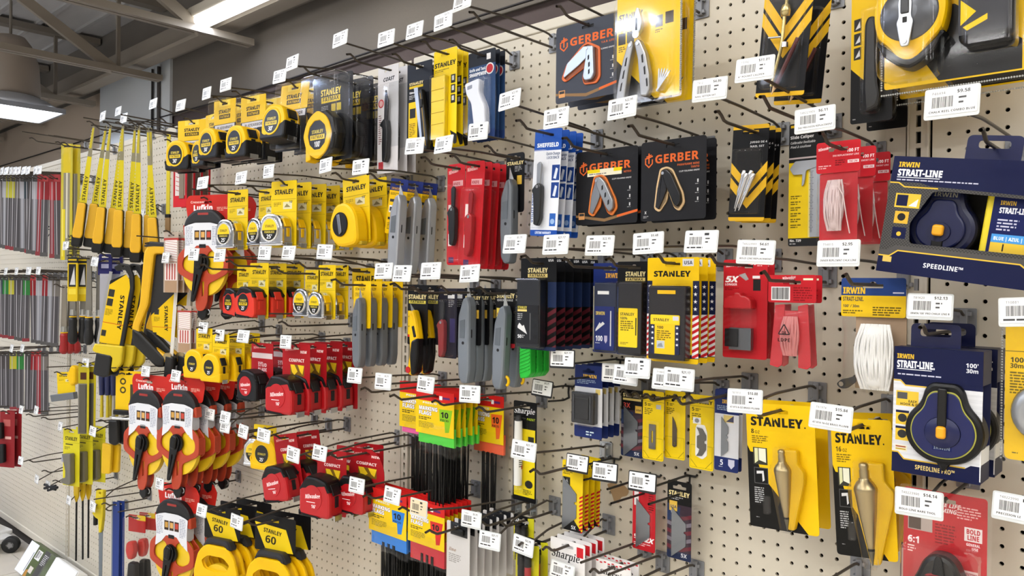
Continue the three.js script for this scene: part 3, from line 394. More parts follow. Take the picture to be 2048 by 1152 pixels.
hang({ r: [1634, 283, 1722, 484], z: 6.4, n: 3, dx: 33, lab: [1630, 238], pl: 2, desc: 'red header bag with a pale pink braided line hank', name: 'line_pack', cat: 'line pack', b: (w, h, t) => { const g = G(), hh = h * .31; card(g, w, hh, t, mil100, { name: 'header_card', p: [0, 0, .1] }); add(g, 'red_insert', ex(box4(-w * .43, t - h * .98, w * .43, t - hh, .1), .04), redM);
  cordHank(g, -w * .03, t - h * .64, w * .44, h * .5, .8, 0xdcc6c4, 12, 'line_hank'); add(g, 'loose_end', tube([[.2, t - h * .45, .8], [.5, t - h * .55, .7], [.62, t - h * .75, .5], [.75, t - h * .92, .3]], .035, 16, 5), mat(0xeed8d5, .7));
  add(g, 'clear_bag', bagGeo(w * .98, h * .7, .9), BAG, [0, t - h * .65, .1]); return g; } });

// boxed chalk reels
const navyS = '#0f163f';
const teardrop = (k, r) => shp([[-.95, 2.0], [-.62, 2.35], [.62, 2.35], [.95, 2.0], [1.15, 1.15], [1.75, .45], [1.95, -.4], [1.75, -1.25], [1.2, -1.9], [.5, -2.2], [-.5, -2.2], [-1.2, -1.9], [-1.75, -1.25], [-1.95, -.4], [-1.75, .45], [-1.15, 1.15]].map(([x, y]) => [x * k, y * k]), r);
const spArt = art('speedline', 8.2, 6.2, (c) => { rc(c, 0, 0, 8.2, 6.2, '#53514f'); c.strokeStyle = 'rgba(30,30,30,.5)'; c.lineWidth = .03; for (let k = -7; k < 9; k += .16) { c.beginPath(); c.moveTo(k, 0); c.lineTo(k + 6.2, 6.2); c.stroke(); c.beginPath(); c.moveTo(k + 6.2, 0); c.lineTo(k, 6.2); c.stroke(); }
  pg(c, [[0, 0], [8.2, 0], [8.2, 1.75], [2.0, 1.5], [1.5, 1.35], [0, 1.35]], navyS); c.strokeStyle = '#efc040'; c.lineWidth = .07; c.beginPath(); c.moveTo(0, 1.4); c.lineTo(.45, 1.4); c.lineTo(.75, 1.6); c.lineTo(2.4, 1.6); c.stroke();
  tx(c, 'IRWIN', .3, .55, .26, '#f0c030', { w: 1.05, fat: 4 }); tx(c, 'STRAIT-LINE', .3, 1.02, .34, '#fff', { w: 2.2, fat: 5 }); rc(c, .3, 1.08, 2.1, .04, '#fff'); tiny(c, .3, 1.2, 6.5, 1, .13, '#ccd');
  rc(c, .4, 1.95, 1.25, .75, '#e8c23e'); rc(c, .48, 2.03, .55, .58, navyS); pg(c, [[1.1, 2.6], [1.55, 2.2], [1.5, 2.62]], '#fff'); rc(c, .5, 2.9, .7, .65, '#e0b23a'); ci(c, .85, 3.2, .2, '#222'); rc(c, .5, 3.75, .7, .6, navyS); ci(c, .85, 4.1, .12, '#efc040');
  pg(c, [[0, 5.0], [.4, 5.0], [.75, 4.72], [8.2, 4.72], [8.2, 6.2], [0, 6.2]], '#53514f'); pg(c, [[0, 5.35], [.55, 5.35], [.95, 5.02], [6.6, 5.02], [7.0, 5.3], [8.2, 5.3], [8.2, 6.2], [0, 6.2]], navyS); c.beginPath(); c.moveTo(0, 5.32); c.lineTo(.55, 5.32); c.lineTo(.95, 4.99); c.lineTo(6.6, 4.99); c.lineTo(7.0, 5.27); c.lineTo(8.2, 5.27); c.stroke();
  tx(c, 'SPEEDLINE™', 2.3, 5.72, .24, '#fff', { w: 1.9 }); rc(c, .25, 5.35, .45, .3, '#e0c060'); }, 110);
const boxTab = (p, w, y, z) => { const o = add(p, 'hang_tab', ex(box4(-w / 2, y - .7, w / 2, y + .9, .3, box4(-.75, y + .22, .75, y + .62, .18)), .06), mat(0x121a4a, .3), [0, 0, z]); return o; };
const chalkArt = art('chalk', 2.3, 4.2, (c) => { rc(c, 0, 0, 2.3, 4.2, '#101a52'); tx(c, 'IRWIN', .3, .95, .2, '#f0c030', { w: .7 }); tx(c, 'STRAIT-LINE.', .3, 1.35, .28, '#fff', { w: 1.45, fat: 4 }); tiny(c, .3, 1.65, 1, 4, .16, '#ccd'); tx(c, '4oz', 1.95, 2.0, .16, '#fff', { a: 'r' }); tx(c, '113 g', 2.05, 2.25, .16, '#fff', { a: 'r' }); rc(c, .15, 2.4, 2.0, .42, '#4c9be0'); tx(c, 'BLUE | AZUL | BLEU', .25, 2.7, .17, '#fff', { w: 1.8 }); rc(c, .15, 2.82, 2.0, .5, '#e8c23e'); rc(c, .7, 2.88, .06, .36, '#222'); tiny(c, .2, 3.45, 1.9, 3, .14, '#ccd'); }, 80);
{ const g = G(); g.name = 'chalk_reel_box'; scene.add(g); g.scale.setScalar(I); const z = 8.0, W = 8.2, Hh = 6.2, D = 2.5, a = at(1790, 312, z), b = at(1762, 542, z);
  const k = a.distanceTo(b) / I / Hh; g.userData = { label: 'large navy chalk reel box with open windows, hung tilted beside the pink line packs', category: 'box' };
  const roll = -.145; g.rotation.z = roll; g.rotation.y = -.02; g.scale.setScalar(I * k); g.position.copy(a); g.translateX(W / 2 * k * I); g.translateZ(-D * k * I);
  const win = shp([[-2.95, -4.55], [-3.1, -3.5], [-2.2, -1.75], [-1.6, -1.72], [3.6, -1.9], [3.6, -4.5]].map(([x, y]) => [x + .3, y]), .2);
  add(g, 'front_panel', fit(ex(box4(-W / 2, -Hh, W / 2, 0, .03, win), .06), -W / 2, -Hh, W / 2, 0), spArt, [0, 0, D]);
  for (const [n, w2, h2, x, y] of [['side_panel', .06, Hh, -W / 2 + .03, -Hh / 2], ['side_panel', .06, Hh, W / 2 - .03, -Hh / 2], ['top_panel', W, .06, 0, -.03], ['bottom_panel', W, .06, 0, -Hh + .03]]) add(g, n, new THREE.BoxGeometry(w2, h2, D), NAVY, [x, y, D / 2]);
  add(g, 'back_panel', new THREE.BoxGeometry(W - .12, Hh - .12, .06), mat(0x1d1c1f, .6), [0, -Hh / 2, .03]);
  const r = add(g, 'chalk_reel', ex(teardrop(.98, .5), 1.2, .28), mat(0x0c1236, .38), [-1.45, -3.3, .7]); r.scale.set(.9, .82, 1);
  add(r, 'reel_face', ex(teardrop(.7, .4), .3, .12), mat(0x0f1640, .35), [0, -.15, 1.1]); add(r, 'winder_disc', cyl(.62, .7, .3, 28).rotateX(Math.PI / 2), mat(0x0e143a, .35), [0, -.6, 1.35]); add(r, 'release_button', bx(.62, .72, .4, .18), mat(0xf0a81a, .4), [0, -.5, 1.6]);
  add(r, 'crank_bar', bx(.6, 1.2, .2, .08), BLACK, [0, -1.3, 1.4]); const e = add(r, 'embossed_name', fit(new THREE.PlaneGeometry(1.5, .5), -.75, -.25, .75, .25), art('irwinE', 1.5, .5, (c) => { rc(c, 0, 0, 1.5, .5, '#0f1640'); tx(c, 'IRWIN', .1, .38, .27, '#8d8a74', { w: 1.3 }); }, 70), [0, 1.8, 1.222]);
  add(g, 'chalk_bottle', bx(2.6, 4.2, 1.6, .2), mat(0xe6cf22, .4), [1.75, -3.2, 1.2]); add(g, 'bottle_label', fit(ex(box4(-1.15, -2.1, 1.15, 2.1, .06), .02), -1.15, -2.1, 1.15, 2.1), chalkArt, [1.95, -3.3, 2.01]);
  boxTab(g, 2.6, .6, .3);
  const hp = pix(g.localToWorld(V3(-.1, .9, .3))); hook(g.localToWorld(V3(0, .9, .3)).x, g.localToWorld(V3(0, .95, .3)).y, 8.9, 'wire peg hook with price tag carrying the tilted navy chalk reel box', { tag: onX(1904, 203, g.localToWorld(V3(0, .9, .3)).x), pl: 0 }); }
const proArt = (key, w, h, fn) => art(key, w, h, fn, 100);
{ const z = 7.2, a = at(1789, 692, z), b = at(1968, 692, z), c0 = at(1789, 942, z), w = (b.x - a.x) / I, h = (a.y - c0.y) / I, D = 1.9;
  const topA = proArt('proT', w, 1.75, (c) => { rc(c, 0, 0, w, 1.75, navyS); tx(c, 'IRWIN', .15, .62, .25, '#f0c030', { w: .85, fat: 4 }); tx(c, 'STRAIT-LINE.', .15, 1.1, .36, '#fff', { w: 1.85, fat: 5 }); rc(c, .15, 1.16, 1.7, .04, '#fff'); tx(c, "100'", w - .2, .85, .22, '#fff', { a: 'r' }); tx(c, '30m', w - .2, 1.12, .2, '#fff', { a: 'r' }); tiny(c, .2, 1.42, w - .7, 1, .14, '#ccd'); });
  const backA = proArt('proB', w, h - 1.75, (c) => { const H2 = h - 1.75; rc(c, 0, 0, w, H2, '#dcdde0'); for (let y = 0; y < H2; y += .06) rc(c, 0, y, w, .02, y * 7 % 2 > 1 ? '#cfd0d4' : '#e6e7ea'); c.strokeStyle = '#e0b83c'; c.lineWidth = .07; c.beginPath(); c.moveTo(0, .06); c.lineTo(.35, .06); c.lineTo(.6, .3); c.lineTo(1.8, .3); c.stroke(); pg(c, [[0, 0], [.35, 0], [.6, .26], [w, .26], [w, 0]], navyS);
    rc(c, .15, .6, 1.1, .8, '#e8c23e'); rc(c, .2, .68, .5, .35, '#555'); tx(c, '→', .75, 1, .2, '#222'); tx(c, 'EASY', .75, 1.2, .13, '#222'); tx(c, 'HOOK & GO', .35, 1.36, .13, '#222'); for (const y of [1.65, 2.5]) { rc(c, .15, y, .65, .75, '#e8c23e'); ci(c, .48, y + .4, .22, '#333'); rc(c, .15, y, .65, .12, navyS); } rc(c, .15, 3.5, .6, .32, '#e8e2c8'); rc(c, .18, 3.55, .5, .07, '#a05030'); rc(c, .18, 3.68, .5, .07, '#c0a030');
    pg(c, [[0, H2 - 1.05], [.3, H2 - 1.05], [.6, H2 - .72], [w - .7, H2 - .72], [w - .45, H2 - .9], [w, H2 - .9], [w, H2], [0, H2]], navyS); c.beginPath(); c.moveTo(0, H2 - 1.07); c.lineTo(.3, H2 - 1.07); c.lineTo(.6, H2 - .74); c.lineTo(w - .7, H2 - .74); c.stroke(); tx(c, 'SPEEDLINE PRO™', 1.15, H2 - .28, .24, '#f0d27a', { w: w * .45 }); });
  for (let i = 0; i < 2; i++) { const g = G(); g.name = numbered('chalk_reel_box'); scene.add(g); g.scale.setScalar(I); g.position.set(a.x, a.y, (z - D) * I - i * 2.4 * I); g.rotation.z = -.012; if (i) g.position.x += .004;
    g.userData = { label: i ? 'second navy and white chalk reel box, behind the front one on its hook' : 'navy and white box with a round navy chalk reel showing its yellow button', category: 'box', group: 'boxed navy chalk reels on one hook' };
    add(g, 'box_top', bx(w, 1.75, D, .05), NAVY, [w / 2, -.875, D / 2]); add(g, 'top_print', fit(new THREE.PlaneGeometry(w - .02, 1.75), -w / 2, -.875, w / 2, .875), topA, [w / 2, -.875, D + .004]);
    add(g, 'backdrop', fit(new THREE.BoxGeometry(w, h - 1.75, .06), -w / 2, -(h - 1.75) / 2, w / 2, (h - 1.75) / 2), backA, [w / 2, -1.75 - (h - 1.75) / 2, D - .05]);
    add(g, 'box_side', new THREE.BoxGeometry(.05, 1.6, D), WHITE, [w - .03, -h + .95, D / 2]); add(g, 'box_base', bx(w, 1.0, D, .05), NAVY, [w / 2, -h + .5, D / 2 - .03]); add(g, 'box_back', new THREE.BoxGeometry(w, h - 1.8, .05), mat(0x232b5a, .5), [w / 2, -h / 2 - .8, .03]);
    const r = add(g, 'reel_housing', ex(teardrop(1.02, .4), 1.3, .2), BLACK, [w * .6, -1.75 - (h - 1.75) * .43, .9]); r.scale.set(.95, .9, 1);
    add(r, 'yellow_trim', ex(teardrop(.845, .34), .1, .02), mat(0xaaa846, .4), [0, -.05, 1.27]); add(r, 'reel_face', ex(teardrop(.81, .32), .12, .04), mat(0x111a52, .35), [0, -.05, 1.31]); add(r, 'winder_disc', lathe([[0, .2], [.5, .2], [.62, .12], [.85, .1], [.9, 0], [0, 0]], 32).rotateX(Math.PI / 2), mat(0x0f1748, .35), [0, -.4, 1.42]);
    add(r, 'crank_arm', bx(.46, 2.2, .2, .1), mat(0x0d0d0e, .3), [0, 1.05, 1.6]); add(r, 'release_button', bx(.5, .72, .34, .22), mat(0xf0a81a, .4), [0, -.35, 1.72]); add(r, 'point', ex(shp([[-.5, 0], [.5, 0], [0, -.75]], .15), 1.1, .15), BLACK, [0, -2.0, .1]);
    add(r, 'embossed_name', new THREE.PlaneGeometry(.95, .3), art('irwinF', 1.5, .5, (c) => { rc(c, 0, 0, 1.5, .5, '#111a52'); tx(c, 'IRWIN', .1, .42, .33, '#8f9aa0', { w: 1.3 }); }, 70), [0, -1.28, 1.44]);
    const tb = boxTab(g, 2.4, .35, D * .5); tb.position.x = w * .42; }
  hook(a.x + w * .42 * I, a.y + .78 * I, 9.0, 'wire peg hook with price tag carrying the boxed navy chalk reels', { tag: onX(1860, 612, a.x + w * .42 * I), pl: 6 }); }

// ---------------------------------------------------------------- blade packs, cord bags, plumb bobs
const yS = '#f0c40c', nS = '#17223f';
const stripes = (c, x, y, w, h, dim) => { const a = dim ? '#5a1f28' : '#c8202a', b = dim ? '#6f6a6c' : '#eee', s = w * .9; c.save(); c.beginPath(); c.rect(x, y, w, h); c.clip(); for (let k = -2; k < h / s + 2; k++) pg(c, [[x, y + k * s + s * .6], [x + w, y + k * s], [x + w, y + k * s + s * .5], [x, y + k * s + s * 1.1]], a); c.restore(); };
const star = (c, x, y, r, col) => pg(c, Array.from({ length: 10 }, (_, k) => [x + Math.sin(k * Math.PI / 5) * (k % 2 ? r * .4 : r), y - Math.cos(k * Math.PI / 5) * (k % 2 ? r * .4 : r)]), col);
// a carded blade dispenser: card, clear tray, plastic dispenser with a printed face
function dispenser(artM, f) { return (w, h, t) => { const g = G(); card(g, w, h, t, artM, { r: .12, p: [0, 0, 0] }); add(g, 'tray_box', bx(w * f.tw, h * f.th, .75, .12), f.m, [(f.tx ?? 0) * w, t - h * f.ty, .4]);
  if (f.face) add(g, 'dispenser_face', fit(ex(box4(-w * f.fw / 2, -h * f.fh / 2, w * f.fw / 2, h * f.fh / 2, .1), .06), -w * f.fw / 2, -h * f.fh / 2, w * f.fw / 2, h * f.fh / 2), f.face, [(f.fx ?? 0) * w, t - h * f.fy, .77]);
  if (f.slot) add(g, 'hang_slot', bx(w * .35, .25, .05, .1), f.slot, [0, t - h * f.sy, .79]); add(g, 'clear_blister', ex(box4(-w * f.tw / 2 - .06, -h * f.th / 2 - .06, w * f.tw / 2 + .06, h * f.th / 2 + .06, .14), .9, .1), CLEAR, [(f.tx ?? 0) * w, t - h * f.ty, .05]); return g; }; }
const fm50 = art('fm50', 3.5, 7.3, (c) => { rc(c, 0, 0, 3.5, 7.3, '#0c0c0d'); word(c, 'STANLEY', .7, 1.15, 1.95, .34, '#e9d89a', '#0c0c0d'); rc(c, .7, 1.25, 1.95, .3, '#e0c878'); tx(c, 'FATMAX', .85, 1.5, .22, '#0c0c0d', { w: 1.6 }); tx(c, 'USA', 2.7, .3, .2, '#ddd'); rc(c, 2.7, 1.9, .8, 2, '#1c2a4c'); stripes(c, 2.7, 3.9, .8, 3.1, 1); rc(c, 0, 7, 3.5, .3, '#1f2a4a'); }, 60);
const fm50f = art('fm50f', 2.2, 2.9, (c) => { rc(c, 0, 0, 2.2, 2.9, '#15161a'); tx(c, 'STANLEY', .1, .3, .2, '#e9d84a', { w: .95 }); rc(c, .1, .34, .95, .16, '#e0c878'); tiny(c, .1, .65, .6, 4, .14, '#aaa'); pg(c, [[.12, 1.6], [.3, 1.35], [.6, 1.6], [.75, 1.5], [1.1, 2.2], [.12, 1.75]], '#ddd'); tx(c, '50', .12, 2.5, .26, '#fff'); tiny(c, .55, 2.25, .3, 2, .14, '#ccc'); rc(c, 1.35, .6, .06, 2, '#777'); rc(c, 1.7, .6, .35, .3, '#05060a'); rc(c, 1.7, 1.4, .35, .3, '#05060a'); rc(c, 1.7, 2.2, .35, .3, '#05060a'); }, 70);
hang({ r: [1042, 516, 1113, 700], z: 8.2, n: 6, dx: 17.5, lab: [1030, 487], desc: 'dark card with a black fifty blade dispenser and flag edge', name: 'blade_pack', cat: 'blade pack', b: dispenser(fm50, { tw: .66, th: .74, tx: -.1, ty: .6, m: mat(0x10131a, .35), face: fm50f, fw: .62, fh: .42, fx: -.1, fy: .72 }) });
const irw100 = art('irw100', 3.2, 7, (c) => { rc(c, 0, 0, 3.2, 7, '#1b2b6a'); tx(c, 'IRWIN', 1.2, 1.15, .36, '#e8a83a', { w: 1.6, fat: 4 }); rc(c, .1, 1.6, 3, .06, '#3a5ac0'); rc(c, 0, 1.8, .35, 5, '#b9b4a0'); }, 50);
const irw100f = art('irw100f', 1.9, 3, (c) => { rc(c, 0, 0, 1.9, 3, '#18286a'); tx(c, 'IRWIN', .1, .6, .24, '#e8c84a', { w: .9 }); pg(c, [[.1, 1.6], [.5, 1.1], [.6, 1.2], [.8, 1.05], [1, 1.2], [.1, 1.75]], '#ddd'); tx(c, '100', .1, 2.4, .36, '#fff', { w: .7 }); tiny(c, .1, 2.5, .7, 1, .12, '#ccc'); pg(c, [[.95, 2.0], [1.25, 2.0], [1.25, 2.35], [1.1, 2.55], [.95, 2.35]], '#b8b0c8'); rc(c, 1.5, .3, .12, 2.4, '#ccc'); }, 70);
hang({ r: [1187, 526, 1252, 706], z: 5, lab: [1112, 488], desc: 'navy card with a hundred blade dispenser, between two dark packs', name: 'blade_pack', cat: 'blade pack', b: dispenser(irw100, { tw: .7, th: .76, ty: .6, tx: .05, m: mat(0x1e2740, .35), face: irw100f, fw: .6, fh: .48, fx: .05, fy: .72, slot: WHITE, sy: .33 }) });
const fm100 = art('fm100', 3.3, 7, (c) => { rc(c, 0, 0, 3.3, 7, '#0d0d0f'); word(c, 'STANLEY', .8, 1.1, 1.95, .34, '#e9d89a', '#0d0d0f'); rc(c, .8, 1.2, 1.95, .26, '#e0c878'); tx(c, 'FATMAX', .95, 1.42, .18, '#0c0c0d', { w: 1.6 }); rc(c, 0, 1.9, .4, 1.9, '#26365c'); for (let k = 0; k < 3; k++) star(c, .2, 2.2 + k * .55, .15, '#ccc'); stripes(c, 0, 3.8, .42, 2.6, 1); rc(c, 0, 6.7, 3.3, .3, '#1f2a4a'); }, 50);
const fm100f = art('fm100f', 1.8, 2.9, (c) => { rc(c, 0, 0, 1.8, 2.9, '#f0d21c'); tx(c, 'STANLEY', .15, .55, .22, '#222', { w: 1.35 }); tx(c, '100%', .15, .85, .2, '#333'); tiny(c, .2, .95, 1.3, 5, .16, '#6a5a10'); tiny(c, .2, 2.55, .9, 2, .1, '#6a5a10'); rc(c, 1.62, .7, .1, 1.3, '#222'); }, 70);
hang({ r: [1235, 523, 1302, 711], z: 6, lab: [1200, 490], desc: 'dark flag edged card with a yellow faced blade dispenser', name: 'blade_pack', cat: 'blade pack', b: dispenser(fm100, { tw: .72, th: .76, ty: .6, tx: .05, m: mat(0x19171b, .35), face: fm100f, fw: .56, fh: .41, fx: .02, fy: .7 }) });
const st100 = art('st100', 4, 7.2, (c) => { rc(c, 0, 0, 4, 7.2, yS); word(c, 'STANLEY', .5, 1.3, 2.85, .38, '#1c1a10', yS); rc(c, 2.75, .1, .85, .5, '#d9d9dd'); tx(c, 'USA', 2.85, .48, .24, '#223', { w: .65 }); rc(c, 0, 1.6, 4, 5.25, '#1a2142'); rc(c, .4, 1.6, 3.15, 5, yS); for (const x of [.2, 3.75]) { for (let k = 0; k < 4; k++) star(c, x, 2.0 + k * .5, .16, '#fff'); } rc(c, 0, 3.9, .42, 2.9, '#eee'); rc(c, 3.53, 3.9, .47, 2.9, '#eee'); stripes(c, 0, 3.9, .42, 2.9); stripes(c, 3.53, 3.9, .47, 2.9); rc(c, 0, 6.85, 4, .35, yS); }, 72);
const st100f = art('st100f', 2, 2.8, (c) => { rc(c, 0, 0, 2, 2.8, yS); rc(c, 0, 0, 2, .62, '#f4d022'); tx(c, 'STANLEY', .2, .45, .2, '#222', { w: 1.1 }); rc(c, 1.55, .08, .4, .3, '#ccd'); rc(c, 0, .7, .3, 2.1, '#1a2142'); rc(c, 1.7, .7, .3, 2.1, '#1a2142'); for (let k = 0; k < 4; k++) { star(c, .15, .9 + k * .4, .12, '#fff'); star(c, 1.85, .9 + k * .4, .12, '#fff'); } tx(c, '100', .45, 1.0, .2, '#222'); tiny(c, .45, 1.12, 1, 5, .15, '#6a5a10'); rc(c, .45, 1.85, .55, .55, '#bdc4cc'); pg(c, [[.5, 2.3], [.9, 2.3], [.8, 2.0], [.55, 2.1]], '#8a9098'); }, 70);
hang({ r: [1295, 515, 1398, 725], z: 7.2, n: 3, dx: 17, lab: [1297, 485], desc: 'yellow card with stars and stripes border and boxed blade dispenser', name: 'blade_pack', cat: 'blade pack', b: dispenser(st100, { tw: .72, th: .7, ty: .62, m: mat(0x151114, .35), face: st100f, fw: .56, fh: .37, fx: -.02, fy: .73, slot: YEL, sy: .33 }) });
const m5x = art('m5x', 3, 7, (c) => { rc(c, 0, 0, 3, 7, '#c4202a'); mlogo(c, .15, .55, .2, '#eee'); tx(c, '50', 1.85, .4, .26, '#eee'); tiny(c, 2.3, .3, .6, 2, .12, '#ecc'); tx(c, '5X', .1, 1.6, .42, '#fff', { it: 1, w: .85, fat: 5 }); tx(c, 'LONGER', .1, 1.85, .16, '#fff', { w: .85 }); pg(c, [[1.05, 1.1], [1.5, .95], [1.75, 1.4], [1.55, 1.5]], '#aaa'); tiny(c, .1, 2.0, 1, 2, .12, '#811'); rc(c, 2.0, 1.15, .5, .2, '#eee'); rc(c, 2.05, 1.4, .5, .8, '#222'); }, 60);
hang({ r: [1447, 519, 1535, 717], z: 4.2, n: 2, dx: 14, lab: [1403, 482], desc: 'red card with a clear blade dispenser box', name: 'blade_pack', cat: 'blade pack', b: (w, h, t) => { const g = G(); card(g, w, h, t, m5x); add(g, 'dispenser_cap', ex(shp([[-1, -.5], [-.95, .1], [-.6, .35], [-.3, .35], [-.2, .55], [.2, .55], [.3, .35], [.6, .35], [.95, .1], [1, -.5]], .15), .8, .1), mat(0xb81a22, .35), [-w * .05, t - h * .42, .1]);
  add(g, 'clear_box', bx(w * .68, h * .44, .8, .08), CLEAR, [-w * .05, t - h * .7, .5]); add(g, 'blades', bx(w * .5, h * .22, .4, .02), mat(0x6f7277, .35, .8), [-w * .02, t - h * .8, .4]); add(g, 'blade_holder', bx(w * .3, h * .18, .3, .03), DARK, [-w * .2, t - h * .79, .55]); return g; } });
const mRed = art('mRed', 3, 1.7, (c) => { rc(c, 0, 0, 3, 1.7, '#c4202a'); rc(c, .2, .72, 1.2, .85, '#eee'); bars(c, .27, .78, 1.05, .72); mlogo(c, .9, .3, .16, '#eee'); tiny(c, 1.6, .75, 1.2, 6, .15, '#8a1218'); rc(c, 2.2, .2, .6, .12, '#eec'); }, 70);
const lim = mat(0xc83038, .45);
hang({ r: [1538, 550, 1634, 735], z: 5.6, n: 2, dx: 12, lab: [1512, 503], pl: 4, desc: 'red header bag with a red and white line winder', name: 'line_pack', cat: 'line pack', b: (w, h, t) => { const g = G(), hh = h * .3; card(g, w, hh, t, mRed, { name: 'header_card', p: [0, 0, .12] });
  for (const s of [-1, 1]) add(g, 'winder_leg', ex(shp([[-.3, 1.9], [.3, 2.0], [.36, -1.7], [.1, -1.9], [-.42, -1.8]], .06), .12, .02), lim, [s * w * .27, t - h * .67, .1], [0, 0, s * .05]);
  add(g, 'winder_bridge', bx(w * .5, .7, .1, .03), lim, [0, t - h * .45, .14]); cordHank(g, 0, t - h * .66, w * .38, h * .42, .6, 0xd98a88, 10, 'line_hank');
  const mk = mat(0x2a1416, .6); add(g, 'recycling_print', mergeGeometries([0, 1, 2].map((k) => tube([[-.33, -.2, 0], [.33, -.2, 0]], .035, 3, 5).rotateZ(k * 2.094))), mk, [-.1, t - h * .6, .98]); add(g, 'plastic_code_print', fit(new THREE.PlaneGeometry(1.0, .8), -.5, -.4, .5, .4), art('ldpe', 1, .8, (c) => { c.clearRect(0, 0, 1, .8); tx(c, '04', .5, .3, .17, '#2a1416', { a: 'c' }); tx(c, 'LDPE', .5, .75, .2, '#2a1416', { a: 'c', w: .8 }); }, 70, { transparent: true, alphaTest: .4 }), [-.1, t - h * .65, .985]);
  add(g, 'clear_bag', bagGeo(w * 1.02, h * .72, .75), BAG, [0, t - h * .64, .1]); return g; } });
const irwHdr = art('irwHdr', 3.6, 2.1, (c) => { rc(c, 0, 0, 3.6, 2.1, '#22407f'); rc(c, 0, .95, 3.6, 1.15, '#ecc21a'); tx(c, 'IRWIN', .1, .85, .33, '#f0c030', { w: 1.3, fat: 5 }); tx(c, 'STRAIT-LINE.', .1, 1.25, .23, '#1a2450', { w: 1.2 }); tx(c, "100' / 30m", .1, 1.6, .14, '#1a2450'); tiny(c, .1, 1.75, 1.2, 2, .12, '#5a4a10'); tiny(c, 1.8, 1.55, 1.6, 4, .13, '#5a4a10'); rc(c, 2.9, .75, .6, .08, '#ccd'); }, 80);
hang({ r: [1684, 556, 1813, 786], z: 6.2, n: 1, lab: [1677, 505], pl: 5, desc: 'blue and yellow header bag holding a white braided cord hank', name: 'cord_pack', cat: 'cord pack', b: (w, h, t) => { const g = G(), hh = h * .34; card(g, w, hh, t, irwHdr, { name: 'header_card', p: [0, 0, .14] });
  add(g, 'card_insert', ex(box4(-w * .28, t - h * .97, w * .5, t - hh * .9, .05), .04), mat(0xa98f74, .7), [0, 0, -.05]); cordHank(g, w * .08, t - h * .68, w * .6, h * .56, 1.1, 0xf1f0ec, 18, 'cord_hank');
  add(g, 'cord_hook', ex(shp([[-.55, -.1], [-.3, -.35], [.1, -.3], [.6, .15], [.5, .45], [.15, .3], [-.25, .2]], .15, circ(-.28, -.08, .14)), .08, .02), mat(0x3a3836, .4, .5), [-w * .4, t - h * .93, .2]);
  add(g, 'clear_bag', bagGeo(w * .98, h * .7, 1.25), BAG, [0, t - h * .65, .1]); return g; } });
const rightArt = art('rightY', 3.4, 7.2, (c) => { rc(c, 0, 0, 3.4, 7.2, '#efc40f'); rc(c, 0, 1.5, 3.4, .04, '#7a6410'); tx(c, "100'", .25, 2.1, .26, '#222', { w: .8 }); tx(c, '30m', .25, 2.4, .22, '#222', { w: .7 }); tiny(c, .25, 2.6, 1, 8, .15, '#6a5a10'); tiny(c, .4, 6.8, .5, 1, .12, '#6a5a10'); }, 50);
hang({ r: [2010, 646, 2150, 926], z: 6, lab: [2052, 622], desc: 'yellow carded clamshell cut by the right picture edge', name: 'chalk_reel_pack', cat: 'chalk reel', b: (w, h, t) => { const g = G(); card(g, w, h, t, rightArt, { r: .3 }); add(g, 'clamshell_flange', ex(box4(-w / 2 - .2, t - h - .2, w / 2 + .2, t + .1, .35), .06), CLEAR, [0, 0, .06]); add(g, 'reel', lathe([[0, .5], [1, .5], [1.4, .3], [1.5, 0], [0, 0]], 32).rotateX(Math.PI / 2), mat(0xa9abad, .3, .5), [.35, t - h * .64, .3]);
  add(g, 'knurled_edge', mergeGeometries(Array.from({ length: 50 }, (_, k) => new THREE.SphereGeometry(.05, 6, 5).translate(-w / 2 - .12, t - .1 - k * h / 50, .14))), mat(0xcfd0cc, .2, 0, { transmission: .5 })); return g; } });
// utility blade cards of the lower row
const blade = (g, pts, x, y, z, s = 1) => { const b = add(g, 'utility_blade', ex(shp(pts.map(([a, c]) => [a * s, c * s]), .03), .05), mat(0x85898e, .32, .85), [x, y, z]); return b; };
const trap = [[-.32, 1.05], [.05, 1.05], [.32, .35], [.32, .12], [.22, .08], [.22, -.02], [.32, -.06], [.32, -.35], [.05, -1.05], [-.32, -1.05]], trapR = [[-.45, 1.3], [.4, .55], [.4, .18], [.28, .15], [.28, .05], [.4, .02], [.4, -.6], [-.45, -1.3]];
const irwCard = (key, w, h, f) => art(key, w, h, (c) => { rc(c, 0, 0, w, h, '#d9dadd'); rc(c, 0, 0, w, h * .3, '#1b2a62'); tx(c, 'IRWIN', w * .3, h * .17, h * .045, '#e8b43a', { w: w * .5, fat: 3 }); tiny(c, w * .08, h * .2, w * .7, 3, h * .022, '#9ab'); rc(c, 0, h * .83, w, h * .17, '#1b2a62'); f?.(c); }, 70);
const irw5 = irwCard('irw5', 1.9, 5.6, (c) => { rc(c, .7, 1.75, .8, .5, '#d8c070'); pg(c, [[.9, 2.2], [1.5, 1.75], [1.5, 2.2]], '#3a3a55'); tx(c, '5', .45, 5.2, .36, '#fff', { w: .26 }); tiny(c, .35, 5.28, .5, 1, .11, '#ccc'); pg(c, [[1.1, 4.75], [1.6, 4.75], [1.6, 5.15], [1.35, 5.4], [1.1, 5.15]], '#c8c8da'); }), irwBk = irwCard('irwBk', 2.1, 5.4, (c) => { rc(c, 1.6, 1.7, .35, .4, '#d8c070'); tiny(c, .9, 4.9, .7, 2, .2, '#cdd'); });
